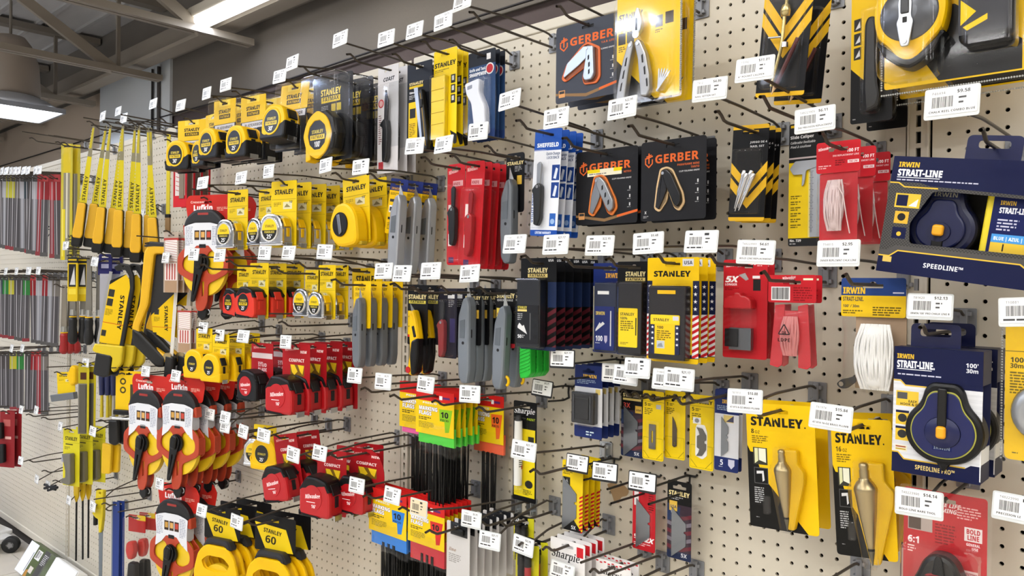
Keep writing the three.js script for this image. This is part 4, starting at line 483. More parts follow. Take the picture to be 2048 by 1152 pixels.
hang({ r: [1150, 731, 1205, 876], z: 4.4, n: 4, dx: 12, lab: [1125, 717], hk: { loop: 1, black: 1 }, desc: 'navy topped card with a dark grey blade cartridge', name: 'blade_pack', cat: 'blade pack', b: (w, h, t) => { const g = G(); card(g, w, h, t, irwBk); add(g, 'blade_cartridge', bx(w * .82, h * .43, .6, .1), mat(0x18191c, .3), [-w * .05, t - h * .58, .33]); add(g, 'cartridge_ridge', bx(w * .5, h * .3, .12, .05), mat(0x0f1012, .3), [-w * .05, t - h * .58, .66]); for (const s of [-1, 1]) add(g, 'cartridge_rail', bx(.08, h * .36, .1, .03), mat(0x46484d, .3), [-w * .05 + s * w * .3, t - h * .58, .66]); blister(g, w, h, t, .02, .35, .88, .82, .78, .12); return g; } });
const flagDim = (c, w, h) => { rc(c, 0, 0, w, h, '#0c0c0d'); rc(c, 0, h * .3, w, h * .7, '#3a2b36'); for (let k = 0; k < 6; k++) pg(c, [[0, h * (.42 + k * .1)], [w * .5, h * (.46 + k * .1)], [w, h * (.4 + k * .1)], [w, h * (.45 + k * .1)], [w * .5, h * (.51 + k * .1)], [0, h * (.47 + k * .1)]], k % 2 ? '#77707a' : '#6a2833'); pg(c, [[0, h * .3], [w * .55, h * .33], [w * .5, h * .5], [0, h * .52]], '#27365a'); star(c, w * .2, h * .4, w * .08, '#aab'); rc(c, 0, h * .9, w, h * .1, '#1f2a48'); };
const fm8x = art('fm8x', 1.5, 4.6, (c) => { flagDim(c, 1.5, 4.6); word(c, 'STANLEY', .1, .5, 1.25, .24, '#e9d89a', '#0c0c0d'); rc(c, .1, .58, 1.25, .16, '#e0c878'); tx(c, '3X', .12, 1.25, .34, '#d8564a', { w: .5 }); rc(c, .95, 1.05, .45, .5, '#e0b84a'); tx(c, 'USA', 1.0, 1.4, .13, '#222', { w: .35 }); tx(c, '5X', .9, 4.45, .22, '#ddd'); }, 80);
hang({ r: [1243, 780, 1287, 914], z: 2.2, lab: [1230, 745], desc: 'small dark flag printed card with a utility blade', name: 'blade_pack', cat: 'blade pack', b: (w, h, t) => { const g = G(); card(g, w, h, t, fm8x); blade(g, trapR, -.05, t - h * .62, .08, w * .75); blister(g, w, h, t, .08, .36, .92, .9, .14, .06); return g; } });
const yBl = (key, n, f) => art(key, 1.5, 4.7, (c) => { rc(c, 0, 0, 1.5, 4.7, '#f0ce10'); word(c, 'STANLEY', .1, .55, 1.3, .22, '#1c1a10', '#f0ce10'); rc(c, 0, .72, 1.5, .02, '#8a7410'); tx(c, n, .12, 1.05, .22, '#222'); tiny(c, .35, .88, .35, 2, .1, '#6a5a10'); tiny(c, .12, 1.2, .6, 4, .12, '#6a5a10'); c.strokeStyle = '#9a8410'; c.lineWidth = .02; c.strokeRect(.08, 3.2, 1.34, 1.4); pg(c, [[.08, 4.1], [.5, 4.6], [.47, 4.6], [.08, 4.14]], '#6a5a10'); pg(c, [[1.42, 4.1], [1, 4.6], [1.03, 4.6], [1.42, 4.14]], '#6a5a10'); f?.(c); }, 80);
hang({ r: [1286, 782, 1328, 920], z: 2.8, lab: [1252, 749], desc: 'small yellow card with a slim grey scraper blade', name: 'blade_pack', cat: 'blade pack', b: (w, h, t) => { const g = G(); card(g, w, h, t, yBl('yb1', '5', (c) => rc(c, .95, .9, .35, .3, '#bbb'))); add(g, 'scraper_blade', ex(box4(-.28, -.9, .28, .9, .05, box4(-.08, -.45, .08, .45, .07)), .06), mat(0x77736a, .35, .7), [-.02, t - h * .66, .08]); blister(g, w, h, t, .2, .42, .8, .92, .15, .06); return g; } });
hang({ r: [1330, 782, 1371, 918], z: 2.4, lab: [1275, 735], desc: 'small yellow card with a pointed hobby knife blade', name: 'blade_pack', cat: 'blade pack', b: (w, h, t) => { const g = G(); card(g, w, h, t, yBl('yb2', '1')); add(g, 'knife_blade', ex(shp([[-.16, 1.1], [.06, .7], [.2, .2], [.2, -1], [0, -1.1], [-.14, -1]], .03, circ(.02, -.8, .06)), .06), mat(0x5a4c3a, .35, .7), [0, t - h * .6, .08]); blister(g, w, h, t, .2, .3, .8, .92, .15, .06); return g; } });
hang({ r: [1380, 790, 1428, 939], z: 2.8, lab: [1335, 758], desc: 'yellow card with a hooked carpet blade beside the navy card', name: 'blade_pack', cat: 'blade pack', b: (w, h, t) => { const g = G(); card(g, w, h, t, yBl('yb3', '5', (c) => { rc(c, .2, 1.45, .5, .4, '#e8e8e8'); ci(c, .45, 1.65, .14, '#888'); })); add(g, 'white_backing', ex(shp([[-.35, 1.2], [.25, 1.2], [.45, .7], [.45, -.9], [.1, -1.2], [-.45, -1.0], [-.45, .9]], .1), .03), WHITE, [0, t - h * .63, .05]); add(g, 'hooked_blade', ex(shp([[-.35, 1.0], [.1, .95], [.4, .5], [.4, .15], [.25, .1], [.25, -.05], [.4, -.1], [.4, -.5], [.1, -.95], [-.35, -1.0], [-.18, -.75], [-.1, -.5], [-.3, -.4], [-.3, .4], [-.1, .5], [-.18, .75]], .04), .06), mat(0x6c6a64, .35, .7), [0, t - h * .63, .09]); blister(g, w, h, t, .1, .35, .9, .92, .17, .06); return g; } });
hang({ r: [1430, 779, 1478, 943], z: 3.4, n: 2, dx: 7, lab: [1358, 757], desc: 'navy and white card with a five pack of utility blades', name: 'blade_pack', cat: 'blade pack', b: (w, h, t) => { const g = G(); card(g, w, h, t, irw5); blade(g, [[-.25, 1.35], [.25, .7], [.25, .25], [.1, .15], [.25, 0], [.1, -.15], [.25, -.3], [.25, -.9], [-.25, -1.35]], -.1, t - h * .58, .1); blister(g, w, h, t, .05, .32, .95, .82, .25, .08); return g; } });
// plumb bobs
const plumbArt = (key, oz) => art(key, 4.7, 8.4, (c) => { rc(c, 0, 0, 4.7, 8.4, '#efc20a'); pg(c, [[0, 3.3], [.45, 3.35], [.75, 4.1], [1.0, 4.9], [4.0, 8.4], [0, 8.4]], '#0f0e0d'); pg(c, [[0, 2.9], [.3, 3.5], [0, 3.6]], '#0f0e0d'); word(c, 'STANLEY', .3, 1.5, 3.6, .58, '#1c1a12', '#efc20a'); ci(c, 4.05, 1.45, .05, '#1c1a12'); tx(c, oz, .3, 2.05, .3, '#1c1a12'); tx(c, 'oz', .3 + oz.length * .27, 2.05, .26, '#1c1a12', { wt: 'normal' }); tiny(c, .35, 2.2, 1.2, 4, .14, '#7a6410');
  rc(c, .4, 3.0, 1.0, 1.15, '#3a3a30'); pg(c, [[.5, 3.05], [.75, 3.05], [.75, 3.9], [.5, 4.1]], '#d8d8a8'); pg(c, [[.8, 3.05], [1.3, 3.05], [1.3, 4.0], [.8, 3.85]], '#e8e8d0'); rc(c, .42, 4.35, 1.0, 1.1, '#555'); rc(c, .47, 4.4, .9, 1.0, '#0f0f0f'); pg(c, [[.6, 4.6], [1.1, 4.55], [1.15, 5.2], [1.0, 5.3], [.98, 4.75], [.6, 4.8]], '#ddd'); tiny(c, .4, 5.7, .7, 8, .14, '#bbb'); tiny(c, .45, 7.7, .4, 1, .1, '#999'); }, 90);
function plumb(a, s) { return (w, h, t) => { const g = G(); card(g, w, h, t, a, { r: .22 }); const y = t - h * .62;
  add(g, 'blister_tray', ex(shp([[-.2, 2.3], [.75, 2.3], [.75, 1.4], [1.15, .9], [1.1, .2], [.35, -2.9], [-.1, -2.9], [-.75, .2], [-.8, .9], [-.25, 1.4]].map(([a, b]) => [a * s, b * s]), .15), .5, .12), mat(0xd9ac10, .2, 0, { transparent: false }), [w * .12, y, .05]);
  const b = add(g, 'plumb_bob', lathe([[0, 2.3], [.14, 2.3], [.22, 2.22], [.24, 2.1], [.2, 1.95], [.24, 1.9], [.24, 1.5], [.3, 1.48], [.3, 1.4], [.42, 1.3], [.55, 1.05], [.57, .9], [.55, .8], [.4, -.5], [.2, -1.85], [.16, -2.1], [0, -2.1]].map(([a, b]) => [a * s, b * s]), 36), BRASS, [w * .08, y, .55], [0, 0, .04]);
  add(b, 'steel_tip', lathe([[0, -2.1], [.17, -2.1], [.16, -2.25], [.03, -2.9], [0, -2.95]].map(([a, b]) => [a * s, b * s]), 20), mat(0x6f6a5a, .3, .9)); add(b, 'tip_band', cyl(.17 * s, .17 * s, .12 * s, 20), BLACK, [0, -2.12 * s, 0]);
  add(g, 'spare_tip_pocket', bx(.45, 1.1, .3, .1), CLEAR, [-w * .22, t - h * .81, .2]); add(g, 'clear_blister', ex(shp([[-.4, 2.5], [.4, 2.5], [.45, 1.6], [.75, 1.1], [.75, .6], [.3, -3.0], [-.3, -3.0], [-.75, .6], [-.75, 1.1], [-.45, 1.6]].map(([a, b]) => [a * s, b * s]), .15), 1.1 * s, .15), CLEAR, [w * .08, y, .06], [0, 0, .04]); return g; }; }
hang({ r: [1491, 809, 1628, 1060], z: 6, n: 2, dx: 26, roll: .055, lab: [1490, 801], pl: 8, hx: .0, desc: 'yellow and black card with a smaller brass plumb bob', name: 'plumb_bob_pack', cat: 'plumb bob', b: plumb(plumbArt('pl8', '8'), .92) });
hang({ r: [1662, 838, 1780, 1114], z: 5.6, n: 2, dx: 36, roll: .06, yaw: .12, lab: [1662, 833], pl: 9, desc: 'yellow and black card with the larger brass plumb bob', name: 'plumb_bob_pack', cat: 'plumb bob', b: plumb(plumbArt('pl16', '16'), 1.1) });
const boldArt = art('bold', 4.6, 7.5, (c) => { rc(c, 0, 0, 4.6, 7.5, '#c4242c'); tx(c, 'LONGEST LINE LIFE.', .25, .75, .22, '#f4e6e2', { w: 3.0, it: 1, fat: 2 }); tx(c, 'BEST PERFORMING.', .25, 1.05, .22, '#f4e6e2', { w: 2.8, it: 1, fat: 2 }); tx(c, 'StripGuard™', .25, 1.3, .13, '#f4d6d2', { it: 1 }); tiny(c, 3, .6, 1.3, 5, .14, '#eab8b4'); rc(c, .25, 1.45, 1.4, .8, '#b9a9a0'); rc(c, .3, 1.5, .7, .7, '#5a4a40'); tiny(c, 1.8, 1.7, 1.2, 7, .16, '#8a1a1c'); rc(c, 3.4, 1.6, .95, .72, '#f1e4e2'); tx(c, 'BOLD', 3.5, 1.93, .24, '#c4242c', { w: .75, fat: 3 }); tx(c, 'LINE', 3.55, 2.24, .24, '#c4242c', { w: .65, fat: 3 }); tx(c, 'GENERAL', 3.5, 2.55, .14, '#fff', { w: .75 }); tx(c, 'USE', 3.8, 2.75, .14, '#fff'); tx(c, '6:1', .25, 2.95, .36, '#fff', { w: .72, fat: 3 }); tiny(c, .25, 3.1, .5, 3, .14, '#f4d6d2'); rc(c, 3.35, 3.85, .8, .4, '#e8c8c4'); tx(c, 'LIFETIME', 3.4, 4.12, .16, '#a01a20', { w: .7 }); }, 90);
hang({ r: [1798, 985, 1984, 1270], z: 5.2, lab: [1838, 1005], pl: 7, L: 6.5, desc: 'red carded clamshell with a black chalk reel, at the bottom right', name: 'chalk_reel_pack', cat: 'chalk reel', b: (w, h, t) => { const g = G(); card(g, w * .9, h, t + 0, boldArt, { r: .2 }); add(g, 'clamshell_flange', ex(box4(-w / 2, t - h - .1, w / 2, t + .15, .3), .07, .02), CLEAR, [0, 0, .06]);
  const r = add(g, 'reel_case', ex(shp([[-.35, 1.7], [.35, 1.7], [.8, 1.3], [1.1, .5], [1.6, -.4], [1.7, -1.6], [-1.7, -1.6], [-1.6, -.4], [-1.1, .5], [-.8, 1.3]], .3), 1.3, .25), mat(0x0c0c0e, .28), [.1, t - h * .62, .12]);
  add(r, 'reel_trim', tube([[-1.0, .4, 1.15], [-.3, .65, 1.32], [.3, .65, 1.32], [1.0, .4, 1.15]], .07, 12, 6), mat(0x8e1a20, .3)); add(r, 'top_clip', ex(shp([[-.3, -.4], [.3, -.4], [.15, .5], [0, .65], [-.15, .5]], .1), .25, .06), DARK, [0, 1.1, 1.25]); add(r, 'grip', bx(1.1, .35, .25, .1), BLACK, [0, -.3, 1.35]); add(r, 'rivet', cyl(.16, .16, .1, 16).rotateX(Math.PI / 2), STEEL, [0, .1, 1.36]);
  add(g, 'clear_dome', ex(box4(-w * .4, t - h * .98, w * .42, t - h * .35, .5), 1.6, .3), CLEAR, [0, 0, .08]); return g; } });
bare([2085, 985], [2036, 1016], 'wire peg hook with a white price tag cut by the right picture edge', { pl: 10 });

// ---------------------------------------------------------------- knives, markers, flags and sharpeners
const shefArt = art('shef', 2.5, 8, (c) => { rc(c, 0, 0, 2.5, 8, '#e8ebf2'); rc(c, 0, 0, 2.5, 1.6, '#1c4ea8'); tx(c, 'SHEFFIELD', .25, 1.35, .3, '#fff', { w: 2.0, fat: 3 }); tx(c, 'Quick-Change', 1.15, 1.95, .2, '#2a3a60', { w: 1.25 }); tx(c, 'LOCK BACK', 1.2, 2.25, .2, '#2a3a60', { w: 1.15 }); for (const y of [2.7, 4.0]) { rc(c, 1.75, y, .7, 1.15, '#1c3f8a'); pg(c, [[1.9, y + 1], [2.1, y + .2], [2.3, y + .3], [2.15, y + 1.05]], '#dde4f0'); } rc(c, 1.75, 6.3, .55, .95, '#2f63b8'); ci(c, 2.02, 6.9, .2, '#9ab8e0'); tx(c, 'UTILITY KNIFE', .2, 7.0, .22, '#1c3f8a', { rot: -1.57, w: 2.2 }); rc(c, 0, 7.55, 2.5, .45, '#1c4ea8'); tx(c, 'LIFETIME WARRANTY', .45, 7.85, .17, '#fff', { w: 1.5 }); }, 64);
const foldKnife = (g, x, y, L, m, mb, tilt = 0) => { const k = add(g, 'knife_handle', ex(shp([[-.25, .9], [.05, 1.05], [.32, .8], [.35, -.2], [.3, -1.6], [.05, -2.1], [-.3, -2.0], [-.35, -.8], [-.42, .2], [-.6, .5]].map(([a, b]) => [a * L, b * L]), .12), .5, .12), m, [x, y, .12], [0, 0, tilt]); add(k, 'blade_holder', ex(shp([[-.22, .8], [.12, .95], [.2, 2.4], [.0, 2.6], [-.25, 2.4]].map(([a, b]) => [a * L, b * L]), .08), .18, .04), mb, [0, 0, .15]); add(k, 'pivot_screw', cyl(.12 * L, .12 * L, .08, 14).rotateX(Math.PI / 2), CHROME, [0, .75 * L, .5]); return k; };
hang({ r: [1070, 258, 1124, 472], z: 6.2, n: 4, dx: 14, roll: -.055, lab: [1020, 199], desc: 'blue and white card with a folding lock back knife', name: 'folding_knife_pack', cat: 'knife pack', b: (w, h, t) => { const g = G(); card(g, w, h, t, shefArt); foldKnife(g, -.35, t - h * .64, 1.05, mat(0x101114, .3), mat(0x9a9c9e, .3, .8), .02); blister(g, w, h, t, .05, .2, .62, .93, .75, .25); return g; } });
const wing = mat(0x1fbe36, .4);
hang({ r: [1051, 640, 1072, 757], z: 5.4, n: 3, dx: 14, lab: [940, 545], hook: 0, desc: 'bright green ribbed plastic knife handle below the dark blade packs', name: 'green_handle', cat: 'knife', b: (w, h, t) => { const g = G(); const s = shp([[-.55, t], [.5, t], [.6, t - h + .5], [.2, t - h + .1], [-.5, t - h], [-.6, t - h + .5]], .15, circ(0, -.0, .14)); const b = add(g, 'grip', ex(s, .7, .12), wing, [0, 0, 0]); add(g, 'grip_ribs', mergeGeometries(Array.from({ length: 9 }, (_, k) => bx(1.05, .09, .1, .03).rotateZ(.35).translate(0, t - h * .38 - k * h * .06, .72))), wing); return g; } });
hook(at(1062, 655, 5.4).x, at(1062, 657, 5.4).y, 6.2, 'wire peg hook carrying the bright green ribbed knife handles');
// paint marker
const sharpArt = art('sharp', 2, 8.4, (c) => { rc(c, 0, 0, 2, 8.4, '#0c0c0e'); pg(c, [[.1, 2.3], [1.9, 2.3], [1.9, 8.0], [.1, 8.0]], '#f0d816'); tx(c, 'Sharpie', .05, 1.05, .42, '#fff', { it: 1, f: 'serif', w: 1.8, rot: -.04 }); tx(c, 'PAINT', 1.15, 1.55, .2, '#b8d020', { it: 1, w: .7 }); rc(c, 1.3, 2.9, .5, 1.0, '#2a2a20'); tx(c, 'ANY', 1.35, 3.6, .18, '#ddd', { w: .4 }); ci(c, 1.4, 6.9, .33, '#2a2a2a'); tiny(c, .9, 7.4, .8, 4, .12, '#5a5010'); }, 64);
hang({ r: [1027, 803, 1073, 1003], z: 2.2, lab: [940, 787], L: 7, desc: 'black and yellow card with a single white paint marker', name: 'marker_pack', cat: 'marker', b: (w, h, t) => { const g = G(); card(g, w, h, t, sharpArt); const x = -w * .14;
  add(g, 'marker_barrel', cyl(.36, .36, 3.6, 24), mat(0xf2f1ec, .3), [x, t - h * .62, .45]); add(g, 'marker_cap', cyl(.33, .37, 2.2, 24), mat(0xf6f5f0, .25), [x, t - h * .32, .45]); add(g, 'cap_band', cyl(.39, .39, .1, 24), mat(0xc9c8c2, .3), [x, t - h * .46, .45]); add(g, 'barrel_print', cyl(.365, .365, 1.2, 24), art('mkr', 2, 1, (c) => { rc(c, 0, 0, 2, 1, '#f2f1ec'); tiny(c, .3, .2, 1.2, 4, .14, '#444'); rc(c, .5, .6, .5, .25, '#b02020'); }, 50), [x, t - h * .62, .45]); add(g, 'marker_tip', cyl(.2, .3, .5, 18), mat(0x2a2a2c, .4), [x, t - h * .17, .45]); blister(g, w, h, t, .05, .15, .68, .9, .95, .3); return g; } });
// marking flags: printed header, folded flags in a bag, bundle of wire stakes below
const flagArt = (key, col) => art(key, 5, 5, (c) => { rc(c, 0, 0, 5, 5, '#f2cc12'); rc(c, 0, 0, 5, 1.2, '#d3221e'); pg(c, [[3.1, .45], [3.5, .45], [3.5, .9], [3.1, .9]], '#f4f0f0'); rc(c, 3.55, .55, .9, .25, '#5a2a6a'); tx(c, 'PRESCO', .9, 1.55, .2, '#e8e8e8', { w: 1.9, fat: 3 }); tx(c, 'MARKING', .4, 2.3, .42, '#4a3a78', { w: 2.5, fat: 12 }); tx(c, 'FLAGS', .4, 2.85, .42, '#4a3a78', { w: 1.7, fat: 12 }); tx(c, 'MARKING', .4, 2.3, .42, '#fff', { w: 2.5, fat: 3 }); tx(c, 'FLAGS', .4, 2.85, .42, '#fff', { w: 1.7, fat: 3 }); tiny(c, .4, 3.1, 1.8, 2, .2, '#4a4010'); tiny(c, .4, 3.65, 2.3, 5, .15, '#8a7a20'); pg(c, [[3.1, 1.95], [4.8, 1.9], [4.4, 4.4], [3.9, 4.5], [3.8, 3.3], [3.2, 3.3]], col); tx(c, '10', 3.3, 2.85, .6, '#1a1a1a', { w: 1.0, fat: 4 }); tx(c, 'PIECES', 3.25, 3.25, .22, '#1a1a1a', { w: 1.1 }); }, 64);
function flags(a, col, o = {}) { return (w, h, t) => { const g = G(), hh = h; card(g, w, hh, t, a, { r: .04, name: 'header_card', p: [0, 0, .2] });
  const fm = mat(col, .5), fb = add(g, 'folded_flags', bx(w * .93, h * (o.fh ?? .5), .3, .05), fm, [w * .02, t - h * (.9 + (o.fh ?? .5) / 2 - .1), 0]);
  add(g, 'clear_bag', bagGeo(w * 1.0, h * .8, .35), BAG, [w * .02, t - h * 1.08, .05]);
  const L = o.L ?? 12, q = []; for (let k = 0; k < 10; k++) q.push(tube([[(-.5 + k / 9) * w * .42 + w * .02, t - h * 1.2, (k % 3) * .1], [(-.5 + k / 9) * w * .41 + w * .03, t - h * 1.2 - L / 2, .05 + (k % 2) * .1], [(-.5 + k / 9) * w * .4 + w * .02 + Math.sin(k * 3) * .08, t - h * 1.2 - L, .05]], .09, 5, 5));
  q.forEach((s) => add(g, 'wire_stake', s, mat(0x0d0c0b, .45, .3))); return g; }; }
hang({ r: [803, 766, 876, 858], z: 3, n: 2, dx: 8, lab: [710, 750], desc: 'marking flag pack with pink flags showing below its yellow print', name: 'marking_flags', cat: 'marking flags', b: flags(flagArt('fP', '#e85a9a'), 0xea5fa2, { fh: .32, L: 16 }) });
hang({ r: [836, 782, 912, 870], z: 5.5, n: 5, dx: 12, lab: [767, 762], desc: 'marking flag pack with green flags below its yellow print', name: 'marking_flags', cat: 'marking flags', b: flags(flagArt('fG', '#8ac41e'), 0x4fd03c, { fh: .42, L: 13 }) });
hang({ r: [953, 789, 1004, 884], z: 1.6, w: 4.0, lab: [852, 768], L: 7, desc: 'single marking flag pack with orange flags beside the paint marker', name: 'marking_flags', cat: 'marking flags', b: flags(flagArt('fO', '#ef6a2a'), 0xf2643c, { fh: .42, L: 12 }) });
hang({ r: [742, 982, 817, 1069], z: 6, n: 5, dx: 8, lab: [714, 970], desc: 'marking flag pack with blue flags at the bottom of the picture', name: 'marking_flags', cat: 'marking flags', b: flags(flagArt('fB', '#2f7fd6'), 0x2b7fd8, { fh: .5, L: 9 }) });
hang({ r: [820, 1004, 893, 1091], z: 6, n: 7, dx: 9, lab: [785, 990], desc: 'marking flag pack with red flags at the bottom of the picture', name: 'marking_flags', cat: 'marking flags', b: flags(flagArt('fR', '#d8322c'), 0xc72a36, { fh: .6, L: 8 }) });
const pouch = art('pouch', 3, 7, (c) => { rc(c, 0, 0, 3, 7, '#d9d6d3'); rc(c, .5, 0, 2.2, 1.4, '#232326'); tx(c, 'line', .3, 3.2, .34, '#8a6a50', { it: 1, f: 'serif' }); tiny(c, .3, 3.5, 1.6, 5, .2, '#9a9692'); }, 40);
hang({ r: [893, 1046, 941, 1175], z: 7.2, n: 7, dx: 15, lab: [838, 1015], hk: { faded: 1, galv: 1 }, desc: 'pale grey pouch with a black top in a clear sleeve', name: 'pouch_pack', cat: 'pouch', b: (w, h, t) => { const g = G(); card(g, w * .96, h, t, pouch, { roll: .1 }); add(g, 'clear_sleeve', bagGeo(w, h, .3), BAG, [0, t - h / 2, .04]); add(g, 'clip', bx(w * .5, .5, .3, .1), BLACK, [.1, t - h * .12, .2]); return g; } });
bare([1060, 1015], [943, 1038], 'wire peg hook with a price tag right of the beige tag, near the grey pouches', { galv: 1 });
const sbl = art('sbl', 2.2, 5.6, (c) => { rc(c, 0, 0, 2.2, 5.6, '#f0ce10'); word(c, 'STANLEY', .1, .75, 1.9, .32, '#1c1a10', '#f0ce10'); tiny(c, .1, .9, 1.2, 2, .14, '#6a5a10'); rc(c, .15, 1.35, .7, .8, '#2a2a22'); pg(c, [[.5, 1.5], [.75, 2], [.25, 2]], '#ddd'); pg(c, [[0, 4.6], [.9, 4.3], [2.2, 5.6], [0, 5.6]], '#1a1a1a'); stripes(c, 1.85, 2.6, .35, 3); tx(c, '5X', 1.0, 5.45, .3, '#eee'); }, 60);
hang({ r: [1125, 922, 1166, 1062], z: 4.4, n: 4, dx: 12, lab: [1048, 900], hk: { galv: 1 }, desc: 'yellow card with a utility blade and red white striped edge', name: 'blade_pack', cat: 'blade pack', b: (w, h, t) => { const g = G(); card(g, w, h, t, sbl); blade(g, trapR, -w * .1, t - h * .62, .08, w * .8); blister(g, w, h, t, .1, .4, .9, .9, .16, .06); return g; } });
bare([1228, 920], [1155, 926], 'black loop hook with a price tag, empty, above the striped edge blade cards', { loop: 1, black: 1 });
const m52 = art('m52', 1.7, 5, (c) => { rc(c, 0, 0, 1.7, 5, '#c4202a'); tx(c, '1', .35, .55, .3, '#fff'); tiny(c, .7, .4, .8, 1, .14, '#f0d0d0'); rc(c, .1, .75, .35, 1.1, '#f0e8e8'); tiny(c, 1.2, .8, .4, 9, .16, '#7a1016'); tx(c, '5', .1, 4.25, .32, '#fff'); tx(c, '2X', .9, 4.35, .34, '#fff', { w: .65, it: 1, fat: 4 }); tiny(c, .1, 4.5, 1.4, 2, .13, '#f0d0d0'); }, 70);
hang({ r: [1266, 962, 1311, 1101], z: 1.6, lab: [1210, 943], L: 6, hk: { loop: 1, black: 1 }, desc: 'red card with a single utility blade on a loop hook', name: 'blade_pack', cat: 'blade pack', b: (w, h, t) => { const g = G(); card(g, w, h, t, m52); blade(g, trapR, 0, t - h * .62, .08, w * .72); blister(g, w, h, t, .15, .38, .9, .88, .15, .06); return g; } });
const fmUsa = art('fmUsa', 1.8, 5.4, (c) => { flagDim(c, 1.8, 5.4); word(c, 'STANLEY', .1, 1.0, 1.55, .3, '#e9d89a', '#0c0c0d'); tiny(c, .15, 1.1, 1.2, 2, .12, '#bbb'); rc(c, .15, 1.4, .6, .7, '#e0b84a'); tx(c, 'USA', .2, 1.9, .2, '#2a3a6a', { w: .5 }); tx(c, '5X', 1.05, 5.2, .28, '#ddd'); }, 70);
hang({ r: [1335, 963, 1383, 1119], z: 1.7, lab: [1285, 963], L: 6, hk: { loop: 1, black: 1 }, desc: 'dark flag printed utility blade card alone on a loop hook', name: 'blade_pack', cat: 'blade pack', b: (w, h, t) => { const g = G(); card(g, w, h, t, fmUsa); blade(g, trapR, .05, t - h * .66, .08, w * .7); blister(g, w, h, t, .15, .42, .92, .92, .15, .06); return g; } });
bare([1137, 775], [1085, 776], 'black wire loop hook with a price tag, empty, above the paint marker', { loop: 1, black: 1 });
const shBk = art('shBk', 2.6, 6.5, (c) => { rc(c, 0, 0, 2.6, 6.5, '#0d0d0e'); tx(c, 'Sharpie', .1, 1.0, .45, '#fff', { it: 1, f: 'serif', w: 2.2 }); pg(c, [[1.8, .2], [2.6, 0], [2.6, 1.6], [1.9, 1.6]], '#c9c420'); rc(c, 0, 1.6, 2.6, 4.9, '#c4bd1c'); rc(c, .3, 1.9, 1.3, 4.3, '#222'); }, 50);
const shMk = (w, h, t) => { const g = G(); card(g, w, h, t, shBk); for (let k = 0; k < 2; k++) { add(g, 'marker_barrel', cyl(.26, .26, h * .6, 16), k ? mat(0xa01c20, .3) : BLACK, [-w * .15 + k * .7, t - h * .62, .35]); add(g, 'marker_cap', cyl(.27, .29, h * .2, 16), BLACK, [-w * .15 + k * .7, t - h * .28, .35]); } blister(g, w, h, t, .08, .22, .9, .95, .75, .2); return g; };
hang({ r: [1028, 1032, 1068, 1125], z: 4, n: 1, lab: [980, 1080], hk: { galv: 0 }, desc: 'black and yellow marker card behind the front price tags', name: 'marker_pack', cat: 'marker', b: shMk });
hang({ r: [1032, 1085, 1078, 1200], z: 6.8, n: 2, dx: 18, lab: [1047, 1090], desc: 'black and yellow marker card in front, cut by the bottom edge', name: 'marker_pack', cat: 'marker', b: shMk });
const shWh = art('shWh', 3.2, 6, (c) => { rc(c, 0, 0, 3.2, 6, '#e9e6e4'); rc(c, 2.45, .3, .6, .8, '#c8202a'); tx(c, 'Sharpie', .1, 1.55, .6, '#1a1a1a', { it: 1, f: 'serif', w: 2.6 }); tiny(c, .2, 1.9, 1.8, 3, .18, '#888'); }, 60);
hang({ r: [1101, 1081, 1170, 1230], z: 5.4, n: 4, dx: 13, hook: 0, desc: 'white marker card with a red corner flag, bottom edge', name: 'marker_pack', cat: 'marker', b: (w, h, t) => { const g = G(); card(g, w, h, t, shWh); for (let k = 0; k < 3; k++) add(g, 'marker_barrel', cyl(.24, .24, h * .5, 14), BLACK, [-.6 + k * .6, t - h * .7, .3]); return g; } });
hook(at(1135, 1095, 5.4).x, at(1135, 1090, 5.4).y, 8.2, 'wire peg hook with price tag carrying the white marker cards', { tag: onX(1125, 1142, at(1135, 1095, 5.4).x) });
hang({ r: [1192, 1124, 1262, 1260], z: 4.2, n: 2, dx: 16, L: 7, desc: 'white red printed card, bottom edge, below the brown patch', name: 'marker_pack', cat: 'marker', b: (w, h, t) => { const g = G(); card(g, w, h, t, art('whr', 3, 6, (c) => { rc(c, 0, 0, 3, 6, '#ece9e6'); for (let k = 0; k < 9; k++) rc(c, k * .34, .15 + (k % 2) * .1, .2, .12, '#c8202a'); tx(c, 'Sharpie', .3, 1.3, .4, '#1a1a1a', { it: 1, f: 'serif' }); }, 40)); return g; } });
bare([1322, 1125], null, 'empty wire peg hook at the bottom edge, below the flag printed card', { L: 6 });
bare([1390, 1143], null, 'empty wire peg hook at the bottom edge, below the 8 oz plumb bobs', { L: 6 });
bare([1718, 1142], null, 'empty peg hook at the bottom edge, below the two larger plumb bobs', { L: 6 });

